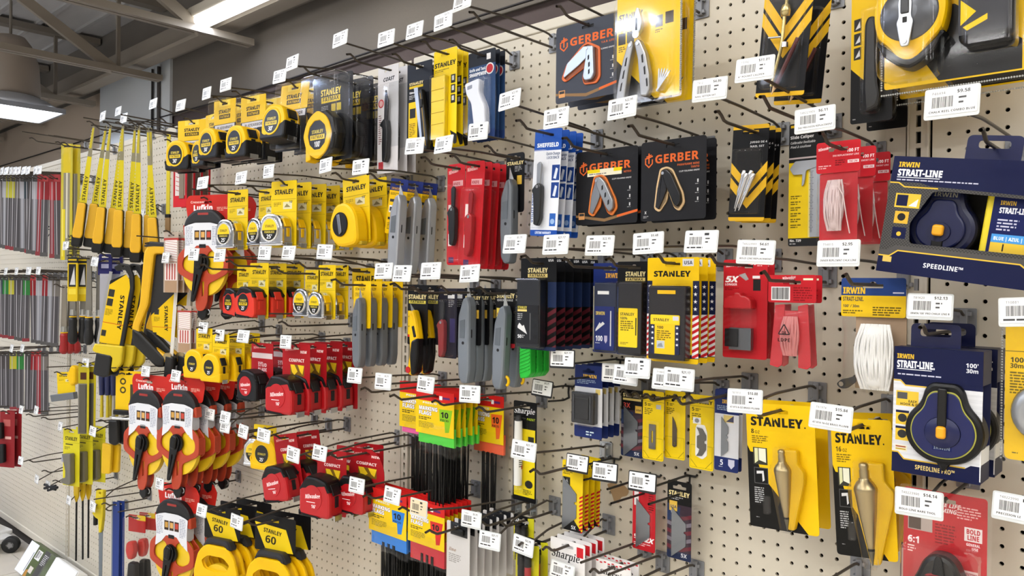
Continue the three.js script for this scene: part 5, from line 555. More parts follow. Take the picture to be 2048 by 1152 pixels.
// second section, top rows
bare([1106, 85], [926, 2], 'empty wire peg hook at the top edge, left of the grey knife cards');
const shrpArt = art('shrpn', 3.4, 8, (c) => { rc(c, 0, 0, 3.4, 8, '#2a4670'); rc(c, 0, 0, 3.4, 1.3, '#1c2028'); rc(c, 2.3, .35, .5, .55, '#ddd'); tx(c, 'Knife and Tool', .15, 1.75, .28, '#fff', { w: 2.0 }); tx(c, 'SHARPENER', .15, 2.2, .32, '#fff', { w: 2.1, fat: 3 }); ci(c, 2.7, 1.75, .52, '#d8d8d8'); ci(c, 2.7, 1.75, .4, '#c03038'); rc(c, 0, 7.2, 3.4, .8, '#22386a'); }, 60);
hang({ r: [937, 102, 991, 278], z: 4.2, n: 3, dx: 9, lab: [887, 41], desc: 'dark blue card with a white hand sharpener', name: 'sharpener_pack', cat: 'sharpener', b: (w, h, t) => { const g = G(), F = fr(w, h, t); card(g, w, h, t, shrpArt); const b = add(g, 'sharpener_body', ex(shp(F([[.05, .36], [.55, .33], [.6, .36], [.58, .48], [.8, .66], [.85, .95], [.45, .98], [.3, .6], [.1, .48]]), .25), .6, .15), mat(0xdfe3ee, .35), [0, 0, .1]); add(b, 'sharpening_slot', ex(shp(F([[.18, .4], [.35, .39], [.35, .43], [.18, .44]]), .05), .03), mat(0x8a90a0, .4), [0, 0, .6]); blister(g, w, h, t, .02, .3, .9, .97, .85, .3); return g; } });
const sharpY = art('sharpY', 2.6, 8.2, (c) => { rc(c, 0, 0, 2.6, 8.2, '#f0d010'); word(c, 'STANLEY', .1, 1.45, 2.35, .38, '#1c1a10', '#f0d010'); tiny(c, .15, 1.65, 1.6, 2, .14, '#7a6810'); for (let k = 0; k < 3; k++) { rc(c, 1.95, 2.3 + k * .85, .5, .72, '#2a2a22'); rc(c, 2.05, 2.4 + k * .85, .25, .4, '#ccc'); } pg(c, [[1.9, 7.0], [2.6, 7.4], [2.6, 8.2], [2.3, 8.2]], '#1a1a1a'); }, 60);
hang({ r: [868, 99, 914, 290], z: 4.8, n: 3, dx: 11, lab: [830, 60], desc: 'plain yellow card with a clear blade case blister', name: 'blade_pack', cat: 'blade pack', b: (w, h, t) => { const g = G(); card(g, w, h, t, sharpY); add(g, 'yellow_case', bx(w * .6, h * .66, .5, .12), mat(0xe8c80e, .3), [-w * .15, t - h * .61, .28]); add(g, 'case_ribs', mergeGeometries(Array.from({ length: 4 }, (_, k) => bx(w * .55, .08, .12, .03).translate(-w * .15, t - h * (.42 + k * .12), .52))), mat(0xd8b80a, .3)); blister(g, w, h, t, .02, .26, .7, .96, .65, .15); return g; } });
const fmSnap = art('fmSnap', 3, 8.2, (c) => { rc(c, 0, 0, 3, 8.2, '#101216'); rc(c, 0, 0, 3, 1.8, '#181c26'); word(c, 'STANLEY', .25, 2.0, 1.7, .24, '#e9d89a', '#101216'); rc(c, .25, 2.08, 1.7, .24, '#e0c020'); tx(c, '18mm', .25, 2.8, .2, '#fff'); tiny(c, .25, 2.95, .8, 3, .14, '#bbb'); rc(c, .2, 3.6, 1.1, 4.0, '#f0c40c'); rc(c, .35, 4.2, .7, .9, '#222'); tiny(c, .3, 5.6, .8, 8, .16, '#6a5a10'); }, 50);
hang({ r: [815, 125, 864, 300], z: 5, n: 2, dx: 22, lab: [773, 76], desc: 'dark card with a yellow black snap off knife', name: 'snap_knife_pack', cat: 'knife pack', b: (w, h, t) => { const g = G(), F = fr(w, h, t); card(g, w, h, t, fmSnap); const k = add(g, 'knife_body', ex(shp(F([[.62, .35], [.78, .33], [1.05, .92], [1.0, 1.03], [.9, 1.02]]), .15), .55, .14), mat(0x0d0d0e, .35), [0, 0, .12]); add(k, 'snap_blade', ex(shp(F([[.42, .3], [.58, .3], [.78, .9], [.7, .92]]), .04), .06), STEEL, [0, 0, .3]); add(k, 'yellow_inlay', tube([F([[.74, .38]])[0].concat(.5), F([[.88, .7]])[0].concat(.55), F([[.98, .98]])[0].concat(.5)].map((q) => [q[0], q[1], .5]), .06, 10, 6), YEL); add(k, 'blade_slider', bx(.3, .8, .2, .08), DARK, [...F([[.8, .5]])[0].slice(0, 2), .55]); return g; } });
const coast = art('coast', 3, 10, (c) => { rc(c, 0, 0, 3, 10, '#d5d3d6'); rc(c, 1.6, 1.6, 1.4, 6, '#b9babf'); tx(c, 'COAST', .75, 1.4, .34, '#1d1d22', { w: 1.6, it: 1, fat: 4 }); ci(c, .5, 3.4, .4, '#c03038'); ci(c, .5, 3.4, .28, '#e0b0b0'); tiny(c, .15, 4.5, .5, 14, .2, '#7a5a5c'); rc(c, .2, 8.9, .7, .7, '#b03038'); }, 45);
hang({ r: [756, 132, 797, 346], z: 4.8, n: 3, dx: 17, lab: [681, 77], desc: 'white card with a black folding pocket knife standing open', name: 'pocket_knife_pack', cat: 'knife pack', b: (w, h, t) => { const g = G(); card(g, w, h, t, coast); const k = add(g, 'knife_handle', ex(shp([[-.5, .2], [-.1, .5], [.35, .35], [.5, -.6], [.45, -3.2], [.15, -3.7], [-.3, -3.6], [-.35, -2], [-.3, -.4], [-.75, -.1]], .15), .55, .14), mat(0x0c0c0e, .3), [.15, t - h * .55, .1]); add(k, 'knife_blade', ex(shp([[-.25, .3], [.25, .3], [.35, 2.2], [-.05, 3.3], [-.2, 2.2]], .06), .14, .03), mat(0x1d1e21, .3, .3), [0, 0, .2]); blister(g, w, h, t, .12, .18, .88, .98, .8, .3); return g; } });
const g4a = art('stgrey', 1.9, 6, (c) => { rc(c, 0, 0, 1.9, 6, '#0d0d0f'); word(c, 'STANLEY', .1, 1.2, 1.7, .34, '#e9d89a', '#0d0d0f'); tiny(c, .9, 1.35, .8, 4, .15, '#aaa'); rc(c, 1.15, 2.3, .5, .9, '#d8b040'); }, 50);
// grey pocket utility knife body
function utilKnife(g, x, y, s, m, o = {}) { const k = add(g, 'knife_body', ex(shp([[-.1, 2.6], [.28, 2.75], [.5, 2.2], [.52, -1.9], [.35, -2.75], [-.15, -2.8], [-.45, -2.4], [-.55, -.5], [-.5, 1.5]].map(([a, b]) => [a * s, b * s]), .18), .75 * s, .2), m, [x, y, .1], [0, 0, o.roll ?? 0]);
  add(k, 'knife_blade', ex(shp([[-.12, 2.5], [.3, 2.5], [.28, 2.75], [-.05, 3.5]].map(([a, b]) => [a * s, b * s]), .02), .05), mat(0xd9d9d6, .25, .8), [0, 0, .3 * s]);
  add(k, 'blade_slider', bx(.22 * s, .55 * s, .2, .06), o.slider ?? DARK, [.42 * s, .4 * s, .5 * s], [0, .5, 0]); add(k, 'body_screw', cyl(.1 * s, .1 * s, .05, 12).rotateX(Math.PI / 2), DARK, [0, -.2 * s, .75 * s]); add(k, 'grip_panel', ex(shp([[-.28, 1.2], [.15, 1.3], [.15, .1], [-.3, .1]].map(([a, b]) => [a * s, b * s]), .06), .05), mat(0x5c636a, .5), [0, 0, .73 * s]); if (o.extra) o.extra(k, s); return k; }
hang({ r: [1013, 306, 1049, 425], z: 4.6, lab: [957, 262], desc: 'grey utility knife on narrow black card, right of red knives', name: 'utility_knife', cat: 'knife', b: (w, h, t) => { const g = G(); card(g, w, h, t, g4a, { r: .3 }); utilKnife(g, -.1, t - h * 1.15, 1.25, GREY); return g; } });

// ---------------------------------------------------------------- tape measures
const stickers = canvasTex(8, 4, 128, (c) => { const S = [['#0d0d0f', '#e8c81a', 'FATMAX', "25'"], ['#0d0d0f', '#e8c81a', 'FATMAX', "30'"], ['#0d0d0f', '#e8c81a', 'FATMAX', "100'"], ['#f0cc12', '#d8d0c0', 'POWERLOCK', "25'"], ['#f0cc12', '#d8d0c0', 'POWERLOCK', "12'"], ['#1b1b1c', '#d8392c', 'GRIP', "25'"], ['#1a1a14', '#f0c80c', '', "25'"], ['#b5131b', '#b5131b', '', "16'"]];
  S.forEach(([bg, ring, n, l], k) => { const x = (k % 4) * 2 + 1, y = Math.floor(k / 4) * 2 + 1; rc(c, x - 1, y - 1, 2, 2, ring); ci(c, x, y, .9, bg);
    if (k === 3 || k === 4) { c.save(); c.beginPath(); c.arc(x, y, .9, 0, 7); c.clip(); rc(c, x - 1, y + .05, 2, 1, '#1a1a18'); c.restore(); tx(c, 'STANLEY', x, y - .18, .22, '#1a1a18', { a: 'c', w: 1.1 }); tx(c, n, x - .62, y + .3, .18, '#e8d24a', { w: 1.24 }); tx(c, l, x - .35, y + .75, .34, '#fff', { w: .7 }); }
    else if (k === 7) { mlogo(c, x - .75, y + .1, .3, '#fff'); rc(c, x - .6, y + .3, .9, .05, '#fff'); tx(c, l, x - .1, y + .75, .26, '#fff'); }
    else { tx(c, 'STANLEY', x - .55, y - (n ? .1 : -.1), .22, '#e8d24a', { w: 1.1 }); if (n) { rc(c, x - .7, y - .02, 1.4, .3, '#e8c81a'); tx(c, n, x - .6, y + .22, .2, '#0d0d0f', { w: 1.2 }); } tx(c, l, x - .3, y + .72, .34, '#fff', { w: .6 }); } }); });
const stickM = new THREE.MeshPhysicalMaterial({ map: stickers, roughness: .3 });
const stickGeo = (k, r) => { const g = fit(ex(circ(0, 0, r), .04, 0, 14), -r * 1.02, -r * 1.02, r * 1.02, r * 1.02), u = g.attributes.uv; for (let i = 0; i < u.count; i++) u.setXY(i, ((k % 4) + u.getX(i)) / 4, 1 - (Math.floor(k / 4) + 1 - u.getY(i)) / 2); return g; };
function tapeMeasure(p, x, y, z, s, o) {              // flat on its card: sticker side out, mouth at the lower right
  const W = 3.3 * s, H = 3.3 * s, D = o.d * s, P = (q) => q.map(([a, b, r]) => [a * W, b * H, r]);
  const q = new THREE.Group(); q.name = 'tape_measure'; q.position.set(x, y, z); p.add(q);
  add(q, 'case', ex(shp(P([[-.5, -.48], [.42, -.48], [.5, -.4], [.5, .1], [.34, .42], [.05, .5], [-.25, .5], [-.5, .28]]), .5 * s), D, .22 * s), o.m);
  add(q, 'base', ex(shp(P(o.base ?? [[-.53, -.5], [.48, -.5], [.53, -.42], [.53, -.15], [.1, -.28], [-.35, -.28], [-.53, -.05]]), .25 * s), D * 1.03, .2 * s), o.bm ?? BLACK, [0, 0, -D * .015]);
  if (o.top) add(q, 'top_grip', ex(shp(P([[-.52, .18], [-.27, .52], [.06, .52], [.36, .43], [.5, .16], [.42, .2], [.3, .32], [.02, .4], [-.2, .4], [-.42, .12]]), .2 * s), D * 1.03, .2 * s), o.top, [0, 0, -D * .015]);
  const lk = add(q, 'lock_button', bx(.16 * s, .95 * s, D * .55, .08), o.lock ?? BLACK, [.455 * W, .22 * H, D / 2], [0, 0, .42]); add(q, 'lock_guide', bx(.14 * s, .9 * s, D * .25, .05), o.lock ?? BLACK, [.5 * W, -.08 * H, D / 2]);
  add(q, 'blade_hook', ex(shp([[0, 0], [.28, 0], [.28, -.45], [.2, -.45], [.2, -.1], [0, -.1]].map(([a, b]) => [a * s, b * s])), D * .5), o.hk ?? STEEL, [.48 * W, -.4 * H, D * .25]);
  const d = add(q, 'sticker', stickGeo(o.k, H * (o.sr ?? .36)), stickM, [-.05 * W, .0, D]); d.scale.x = .95; if (o.ring) add(q, 'sticker_ring', new THREE.TorusGeometry(H * .37, .07 * s, 6, 28), o.ring, [-.05 * W, 0, D + .02]); return q; }
function tapePack(a, o) { return (w, h, t) => { const g = G(); card(g, w, h * (o.ch ?? 1), t, a, o.c ?? {}); tapeMeasure(g, (o.x ?? -.05) * w, t - h + (o.up ?? 1.75) * (o.s ?? 1), .1, o.s ?? 1, o.t);
  if (o.clear) add(g, 'clear_blister', bx(w * .96, h * .98, .9, .2), CLEAR, [0, t - h * .5, .48]); return g; }; }
const FMX = { d: 1.9, m: YEL, k: 0, ring: YEL, base: [[-.53, -.5], [.48, -.5], [.54, -.42], [.54, .02], [.3, -.06], [.05, -.3], [-.35, -.32], [-.53, -.12]] }, PWL = { d: 1.5, m: CHROME, k: 3, bm: CHROME, base: [[-.52, -.5], [.48, -.5], [.52, -.42], [.52, -.35], [-.52, -.35]], lock: YEL, ring: CHROME }, GRP = { d: 1.7, m: mat(0xd9331f, .4), k: 5, top: BLACK, lock: mat(0xd9331f, .4), sr: .32, base: [[-.53, -.5], [.3, -.5], [.2, -.42], [-.3, -.4], [-.53, -.28]] }, Y25 = { d: 1.3, m: YEL, k: 6, bm: YEL, sr: .3 }, MIL = { d: 1.7, m: RED, k: 7, top: BLACK, bm: BLACK, lock: DARK, sr: .32, base: [[-.53, -.5], [.2, -.5], [.1, -.42], [-.3, -.4], [-.53, -.3]] };
const fmTape = art('fmTape', 4.4, 7.5, (c) => { rc(c, 0, 0, 4.4, 7.5, '#0e0e11'); rc(c, 0, 0, 4.4, 2.9, '#e6be1c'); rc(c, 1.1, 0, 2.2, .75, '#f0d24a'); word(c, 'STANLEY', 1.0, 1.6, 2.4, .45, '#1c1a10', '#e6be1c'); rc(c, 1.1, 1.75, 2.2, .5, '#1c1a10'); tx(c, 'FATMAX', 1.25, 2.15, .32, '#e6be1c', { w: 1.9 }); rc(c, .2, 2.95, 4, .75, '#c9cad2'); tx(c, 'BLADEARMOR', .7, 3.5, .36, '#2a2a30', { w: 3.1 }); }, 44);
const tp = (o) => hang({ name: 'tape_measure_pack', cat: 'tape measure', ...o });
tp({ r: [357, 240, 412, 346], w: 4.6, yaw: .32, z: 7.4, lab: [362, 210], b: tapePack(fmTape, { t: { ...FMX, k: 1 }, s: 1.1 }), desc: 'leftmost yellow and black tape measure in the top row, turned outward' });
tp({ r: [412, 228, 442, 338], w: 3.8, z: 6.8, hook: 0, b: tapePack(fmTape, { t: FMX, s: .95 }), desc: 'half hidden yellow black tape measure between the leftmost two of the top row' });
tp({ r: [431, 200, 469, 324], w: 4.2, yaw: .12, z: 7.6, n: 2, dx: 36, lab: [414, 186], b: tapePack(fmTape, { t: { ...FMX, k: 1 }, s: 1.08, clear: 1 }), desc: 'second full yellow black tape measure from the left, top row' });
tp({ r: [486, 192, 528, 322], w: 4.4, yaw: .12, z: 7.6, n: 2, dx: 34, lab: [452, 169], b: tapePack(fmTape, { t: FMX, s: 1.08, clear: 1 }), desc: 'third full yellow black tape measure from the left, top row' });
tp({ r: [568, 168, 613, 304], w: 4.4, yaw: .12, z: 7.6, n: 2, dx: 38, tilt: -.1, lab: [560, 152], b: tapePack(fmTape, { t: { ...FMX, k: 1 }, s: 1.1, clear: 1, up: 2.3 }), desc: 'raised yellow black tape measure left of the large black packs' });
const fm100t = art('fm100t', 6.2, 8.5, (c) => { rc(c, 0, 0, 6.2, 8.5, '#121419'); word(c, 'STANLEY', 1.2, 1.9, 3.2, .62, '#e9d050', '#121419'); rc(c, 1.3, 2.05, 3.0, .6, '#e8c81a'); tx(c, 'FATMAX', 1.5, 2.5, .42, '#121419', { w: 2.6 }); rc(c, 2.9, 2.85, .7, .75, '#d0b83a'); rc(c, 3.75, 2.85, .7, .75, '#d0b83a'); tiny(c, 1.3, 2.95, 1.2, 5, .16, '#aaa'); }, 44);
tp({ r: [629, 150, 704, 321], w: 6.0, yaw: .06, z: 7.6, n: 3, dx: 40, lab: [585, 125], b: (w, h, t) => { const g = G(); card(g, w, h, t, fm100t, { r: .3 }); const y = t - h * .72;
  add(g, 'reel_case', ex(circ(0, 0, 2.45), 1.4, .3), BLACK, [-.1, y, .1]); add(g, 'yellow_ring', ex(shp(Array.from({ length: 24 }, (_, k) => { const a = k / 24 * 6.283, r = k % 6 === 0 ? 2.35 : 2.2; return [r * Math.cos(a) * .92, r * Math.sin(a)]; }), .3, circ(0, 0, 1.45)), .3, .08), YEL, [-.3, y - .05, 1.35]); add(g, 'sticker', stickGeo(2, 1.55), stickM, [-.3, y - .05, 1.54]); add(g, 'yellow_mouth', ex(shp([[-2.2, -.6], [-1.6, -.6], [-1.4, -2.3], [-2.2, -2.5]], .15), 1.2, .1), YEL, [-.2, y, .2]);
  add(g, 'clear_dome', bx(w * .96, h * .96, 1.9, .5), CLEAR, [0, t - h * .5, 1.0]); add(g, 'flange', ex(box4(-w / 2 - .1, t - h - .1, w / 2 + .1, t, .35), .05), CLEAR, [0, 0, .05]); return g; }, desc: 'black clamshell with large yellow ringed long tape reel' });
const pwCard = art('pwCard', 3.4, 7.3, (c) => { rc(c, 0, 0, 3.4, 7.3, '#e6c414'); word(c, 'STANLEY', .45, 1.45, 2.5, .5, '#2a2410', '#e6c414'); rc(c, .1, 2.0, 3.2, .04, '#8a7410'); tiny(c, .35, 2.35, 1.0, 3, .16, '#8a7410'); rc(c, 1.6, 2.3, 1.2, .8, '#d8d2a8'); pg(c, [[1.75, 2.9], [2.1, 2.5], [2.6, 2.9]], '#8a7f50'); tx(c, "10'", 2.4, 2.45, .28, '#222'); rc(c, .1, 3.4, 3.2, .03, '#9a8410'); rc(c, 0, 7.0, 3.4, .03, '#8a7410'); }, 56);
tp({ r: [455, 380, 497, 500], w: 3.6, yaw: .15, z: 7.6, lab: [406, 365], b: tapePack(pwCard, { t: { ...PWL, k: 3 } }), desc: 'chrome tape measure on a yellow card, leftmost of the second row' });
tp({ r: [520, 378, 548, 494], w: 3.3, z: 7, n: 1, lab: [483, 355], b: tapePack(pwCard, { t: PWL, s: .92 }), desc: 'chrome tape measure half hidden between two others, second row' });
tp({ r: [545, 362, 592, 495], w: 3.6, yaw: .22, z: 8.4, n: 5, dx: 30, lab: [538, 342], b: tapePack(pwCard, { t: PWL, clear: 0 }), desc: 'chrome tape measure of the long file on yellow cards, second row' });
tp({ r: [687, 354, 737, 488], w: 4.2, z: 6.6, n: 3, dx: 34, roll: .05, lab: [652, 330], b: (w, h, t) => { const g = G(); card(g, w, h, t, pwCard); const y = t - h * .72; add(g, 'reel_case', ex(shp([[-2.1, .5], [-1.2, 2.0], [.6, 2.1], [1.9, 1.1], [2.2, -.6], [2.2, -2.0], [.6, -2.2], [-1.0, -2.1], [-2.1, -.9]], 1), 1.5, .3), YEL, [-.2, y, .1]); add(g, 'crank_disc', cyl(1.15, 1.15, .2, 28).rotateX(Math.PI / 2), BLACK, [-.4, y, 1.62]); add(g, 'crank_arm', ex(shp([[-.35, .9], [.1, .95], [.4, -.8], [0, -1.0]], .1), .12, .03), STEEL, [-.4, y, 1.72]); add(g, 'tape_mouth', bx(.5, .35, .7, .08), mat(0xb89a1c, .4), [1.95, y - 1.9, .8]); return g; }, desc: 'round yellow tape reel with black crank disc on yellow card' });
tp({ r: [473, 533, 503, 634], w: 3.0, z: 6.8, lab: [388, 508], b: tapePack(pwCard, { t: GRP, s: .95 }), desc: 'orange red and black tape measure, leftmost of the third row' });
tp({ r: [503, 526, 535, 637], w: 3.2, yaw: .12, z: 7.6, n: 3, dx: 36, lab: [440, 510], b: tapePack(pwCard, { t: GRP, s: 1.0 }), desc: 'orange red and black tape measure, file of three, third row' });
tp({ r: [611, 540, 640, 634], w: 2.6, z: 7.2, lab: [530, 505], b: tapePack(pwCard, { t: { ...PWL, k: 4 }, s: .85 }), desc: 'small chrome tape measure with a dark label, third row' });
tp({ r: [636, 530, 673, 638], w: 2.9, z: 7.2, n: 2, dx: 26, lab: [578, 505], b: tapePack(pwCard, { t: { ...PWL, k: 4 }, s: .8 }), desc: 'small chrome tape measure at the right end of the third row' });
tp({ r: [394, 656, 424, 757], w: 2.9, yaw: .2, z: 7.6, lab: [407, 655], b: tapePack(pwCard, { t: Y25, s: 1.05 }), desc: 'plain yellow tape measure, leftmost in the fourth row' });
tp({ r: [428, 668, 456, 764], w: 2.9, yaw: .2, z: 7.6, n: 3, dx: 31, lab: [440, 670], b: tapePack(pwCard, { t: Y25, s: 1.0 }), desc: 'plain yellow tape measure of the file of three, fourth row' });
const milCard = art('milCard', 3.4, 7.4, (c) => { rc(c, 0, 0, 3.4, 7.4, '#a8161d'); tx(c, 'NEW', 2.2, .95, .28, '#f0d8d4', { w: .8, fat: 3 }); mlogo(c, .3, .8, .26, '#e8b8b4'); tx(c, 'COMPACT', .8, 1.9, .34, '#f0dcd8', { w: 1.9, fat: 3 }); rc(c, 1.0, 2.2, 1.7, 1.2, '#7a5a18'); pg(c, [[1.0, 2.2], [1.5, 2.2], [1.9, 2.9], [1.5, 3.3], [1.2, 3.0]], '#f0c822'); pg(c, [[1.9, 2.2], [2.7, 2.25], [2.5, 3.2], [2.2, 2.9]], '#f0c822'); tiny(c, .2, 4.0, .8, 2, .16, '#f0d0cc'); }, 50);
const milStud = art('milStud', 3.2, 6.4, (c) => { rc(c, 0, 0, 3.2, 6.4, '#a8161d'); rc(c, .1, 1.1, 3, .6, '#d8c8c8'); mlogo(c, .3, .7, .26, '#e8b8b4'); tx(c, 'STUD', 1.0, 2.6, .36, '#eadada', { w: 1.3 }); tx(c, 'BLADE', 1.0, 3.1, .36, '#eadada', { w: 1.3 }); tiny(c, 1.0, 2.1, 1.2, 1, .16, '#eadada'); tiny(c, .2, 4.2, .8, 2, .16, '#f0d0cc'); }, 45);
tp({ r: [505, 686, 545, 802], w: 3.6, yaw: .15, z: 7.6, n: 2, dx: 40, lab: [487, 672], b: tapePack(milStud, { t: { ...MIL, m: DARK }, s: 1.0, x: -.1 }), desc: 'black bodied tape measure on a red card, fourth row' });
tp({ r: [566, 688, 620, 828], w: 3.8, yaw: .22, z: 8.2, n: 4, dx: 33, lab: [572, 683], b: tapePack(milCard, { t: MIL, s: 1.15, x: -.1 }), desc: 'red black tape measure, long file on red cards, fourth row' });
tp({ r: [551, 868, 590, 998], w: 3.4, yaw: .2, roll: .2, z: 7.8, n: 2, dx: 46, lab: [528, 870], b: tapePack(milCard, { t: MIL, s: 1.1, x: -.1 }), desc: 'tilted red black tape measure, left of the lower red group' });
tp({ r: [640, 900, 688, 1030], w: 3.6, yaw: .25, z: 8.2, n: 3, dx: 38, lab: [587, 908], b: tapePack(milCard, { t: MIL, s: 1.15, x: -.1 }), desc: 'red and black tape measure in the lower red group, front file' });
hang({ r: [703, 898, 762, 1022], w: 4.6, yaw: .2, z: 6, n: 1, lab: [640, 905], name: 'reel_tape_pack', cat: 'tape measure', desc: 'round shouldered red package beside the lower red tape measures', b: (w, h, t) => { const g = G(); card(g, w, h, t, milCard, { pts: [[.05, .2, 1], [.3, 0, 1], [.75, 0, 1], [1, .25, 1], [1, 1, .2], [0, 1, .2]] }); tapeMeasure(g, -.4, t - h + 1.8, .1, 1.05, MIL); return g; } });
tp({ r: [516, 850, 545, 931], w: 3.2, yaw: .3, z: 6.4, lab: [451, 835], b: tapePack(pwCard, { t: { ...PWL, k: 3 }, s: .95 }), desc: 'small chrome tape measure alone left of the lower red group' });
tp({ r: [533, 868, 563, 938], w: 3.2, yaw: .3, z: 7.0, lab: [487, 862], b: tapePack(pwCard, { t: Y25, s: 1.05 }), desc: 'plain yellow tape measure against the lower red group' });
bare([545, 815], [451, 853], 'wire peg hook with the lower of two stacked price tags beside the orange reels', { L: 8 });
bare([520, 825], [420, 828], 'wire peg hook with a price tag just right of the orange reels, upper row', { L: 8 });

// knives of the second section
const irwKn = art('irwKn', 2.4, 7, (c) => { rc(c, 0, 0, 2.4, 7, '#f0c20e'); rc(c, 0, 0, 2.4, 1.5, '#1f2d6e'); tx(c, 'IRWIN', .2, 1.4, .3, '#e8a83a', { w: 1.3 }); tiny(c, .2, 1.8, 1.2, 2, .16, '#6a5a10'); rc(c, .2, 2.6, .9, .35, '#333'); rc(c, .2, 3.4, .9, .9, '#eee'); rc(c, .3, 3.6, .5, .5, '#444'); rc(c, .2, 4.9, .9, .3, '#222'); tiny(c, .2, 5.6, .9, 5, .18, '#6a5a10'); }, 40);
hang({ r: [784, 358, 814, 472], w: 2.3, yaw: .1, z: 5.2, n: 3, dx: 30, lab: [722, 333], name: 'utility_knife', cat: 'knife', desc: 'silver utility knife on a navy and yellow card', b: (w, h, t) => { const g = G(); card(g, w, h * .98, t, irwKn, { rot: [0, 0, -.16] }); utilKnife(g, .35, t - h * .98, 1.35, mat(0xa9adb4, .3, .45), { roll: -.07 }); return g; } });
const mKn = art('mKn', 2.8, 9, (c) => { rc(c, 0, 0, 2.8, 9, '#bd1a22'); mlogo(c, .2, .9, .3, '#f0d8d4'); rc(c, .9, 1.5, 1.6, .5, '#dba0a2'); tx(c, 'KNIFE', 1.0, 1.9, .26, '#8a1016'); rc(c, .2, 3.6, .6, 1.2, '#e8d8d4'); rc(c, .2, 5.4, .6, .5, '#2a2a2a'); rc(c, .2, 6.2, .55, 1.1, '#eadcd8'); rc(c, .3, 8.3, .8, .5, '#4a2a5a'); }, 40);
const redK = (w, h, t) => { const g = G(); card(g, w, h, t, mKn, { r: .3 }); foldKnife(g, .05, t - h * .62, 1.15, mat(0xa3121a, .25), mat(0x9a1a20, .3, .4)); blister(g, w, h, t, .06, .25, .95, .97, .75, .3); return g; };
hang({ r: [895, 328, 930, 530], z: 5.4, lab: [830, 291], name: 'folding_knife_pack', cat: 'knife pack', desc: 'red card with dark folding knife, left of the red file', b: (w, h, t) => { const g = G(); card(g, w, h, t, mKn, { r: .3 }); foldKnife(g, .05, t - h * .55, 1.1, mat(0x0e0e10, .3), mat(0x2a2a2c, .3, .4)); blister(g, w, h, t, .06, .2, .95, .97, .7, .3); return g; } });
hang({ r: [932, 322, 970, 537], roll: -.06, z: 6.6, n: 5, dx: 15, lab: [888, 288], name: 'folding_knife_pack', cat: 'knife pack', desc: 'red card with a red folding knife', b: redK });
const stKn = art('stKn', 2.7, 5.5, (c) => { rc(c, 0, 0, 2.7, 5.5, '#eec312'); tx(c, 'STANLEY', .25, 1.1, .3, '#3a3210', { w: 1.6 }); tiny(c, .25, 1.4, 1.4, 3, .16, '#8a7410'); ci(c, .5, 2.6, .3, '#f2e8c0'); rc(c, .2, 3.2, .6, .6, '#f2e8c0'); ci(c, .5, 4.6, .28, '#d8401a'); }, 40);
hang({ r: [705, 536, 765, 600], z: 3.2, L: 6, name: 'knife_card', cat: 'card', desc: 'large yellow backing card behind the four grey utility knives', b: (w, h, t) => { const g = G(); card(g, w, h, t, art('stKnB', 4.6, 3, (c) => { rc(c, 0, 0, 4.6, 3, '#eac416'); word(c, 'STANLEY', .6, 1.35, 3.2, .62, '#1c1a10', '#eac416'); }, 40)); return g; } });
hang({ r: [708, 562, 742, 656], z: 7.4, n: 4, dx: 22, lab: [650, 503], name: 'utility_knife', cat: 'knife', desc: 'dark grey utility knife on a yellow card, third row', b: (w, h, t) => { const g = G(); card(g, w, h, t, stKn); utilKnife(g, .3, t - h * 1.08, 1.18, GREY); return g; } });
const fmKn = art('fmKn', 2.6, 6, (c) => { rc(c, 0, 0, 2.6, 6, '#0d0d0f'); word(c, 'STANLEY', .1, 1.4, 2.3, .4, '#e9d89a', '#0d0d0f'); rc(c, .15, 1.55, 2.2, .32, '#cfc04a'); tx(c, 'FATMAX', .35, 1.8, .22, '#0d0d0f', { w: 1.8 }); rc(c, .05, 2.6, .9, 2.4, '#f0c40c'); pg(c, [[.1, 3.2], [.6, 2.8], [.8, 3.4]], '#222'); pg(c, [[.1, 4.2], [.6, 3.8], [.8, 4.4]], '#222'); rc(c, .05, 5, .9, .25, '#c8281e'); }, 40);
hang({ r: [816, 570, 856, 690], z: 7, n: 2, dx: 24, lab: [768, 541], name: 'utility_knife', cat: 'knife', desc: 'yellow and black folding utility knife on a black card', b: (w, h, t) => { const g = G(); card(g, w, h, t, fmKn); const y = t - h * .88; const k = add(g, 'knife_body', ex(shp([[-.5, 2.3], [.1, 2.5], [.45, 1.6], [.75, .2], [.8, -1.2], [.5, -3.0], [-.2, -3.3], [-.7, -3.0], [-.3, -1.2], [-.45, .5]], .25), .8, .22), YEL, [.25, y, .1]); add(k, 'black_grip', ex(shp([[.0, -.2], [.8, .1], [.85, -1.4], [.55, -3.0], [.0, -3.25], [-.2, -1.6]], .25), .9, .2), BLACK, [0, 0, .02]); add(k, 'blade_tip', ex(shp([[-.5, 2.2], [-.1, 2.4], [-.7, 3.0]], .02), .06), STEEL, [0, 0, .35]); add(k, 'black_inlay', bx(.3, 1.0, .15, .08), BLACK, [.3, .6, .8], [0, 0, .3]); add(k, 'red_button', cyl(.28, .28, .15, 18).rotateX(Math.PI / 2), RED, [-.4, -2.75, .8]); return g; } });
hang({ r: [878, 577, 914, 716], z: 6, n: 2, dx: 16, lab: [805, 546], name: 'folding_knife_pack', cat: 'knife pack', desc: 'clear pack with a dark red handled folding knife', b: (w, h, t) => { const g = G(); card(g, w, h, t, art('gk', 2.4, 7, (c) => { rc(c, 0, 0, 2.4, 7, '#24222e'); rc(c, 1.2, .6, .9, .4, '#ddd'); tiny(c, 1.3, 1.2, .8, 4, .18, '#aaa'); rc(c, 1.5, 3, .7, 2.4, '#3a3560'); }, 30)); foldKnife(g, -.25, t - h * .62, 1.05, mat(0x8a2a2c, .3), mat(0x2a2a2c, .3)); blister(g, w, h, t, .03, .15, .97, .97, .8, .25); return g; } });
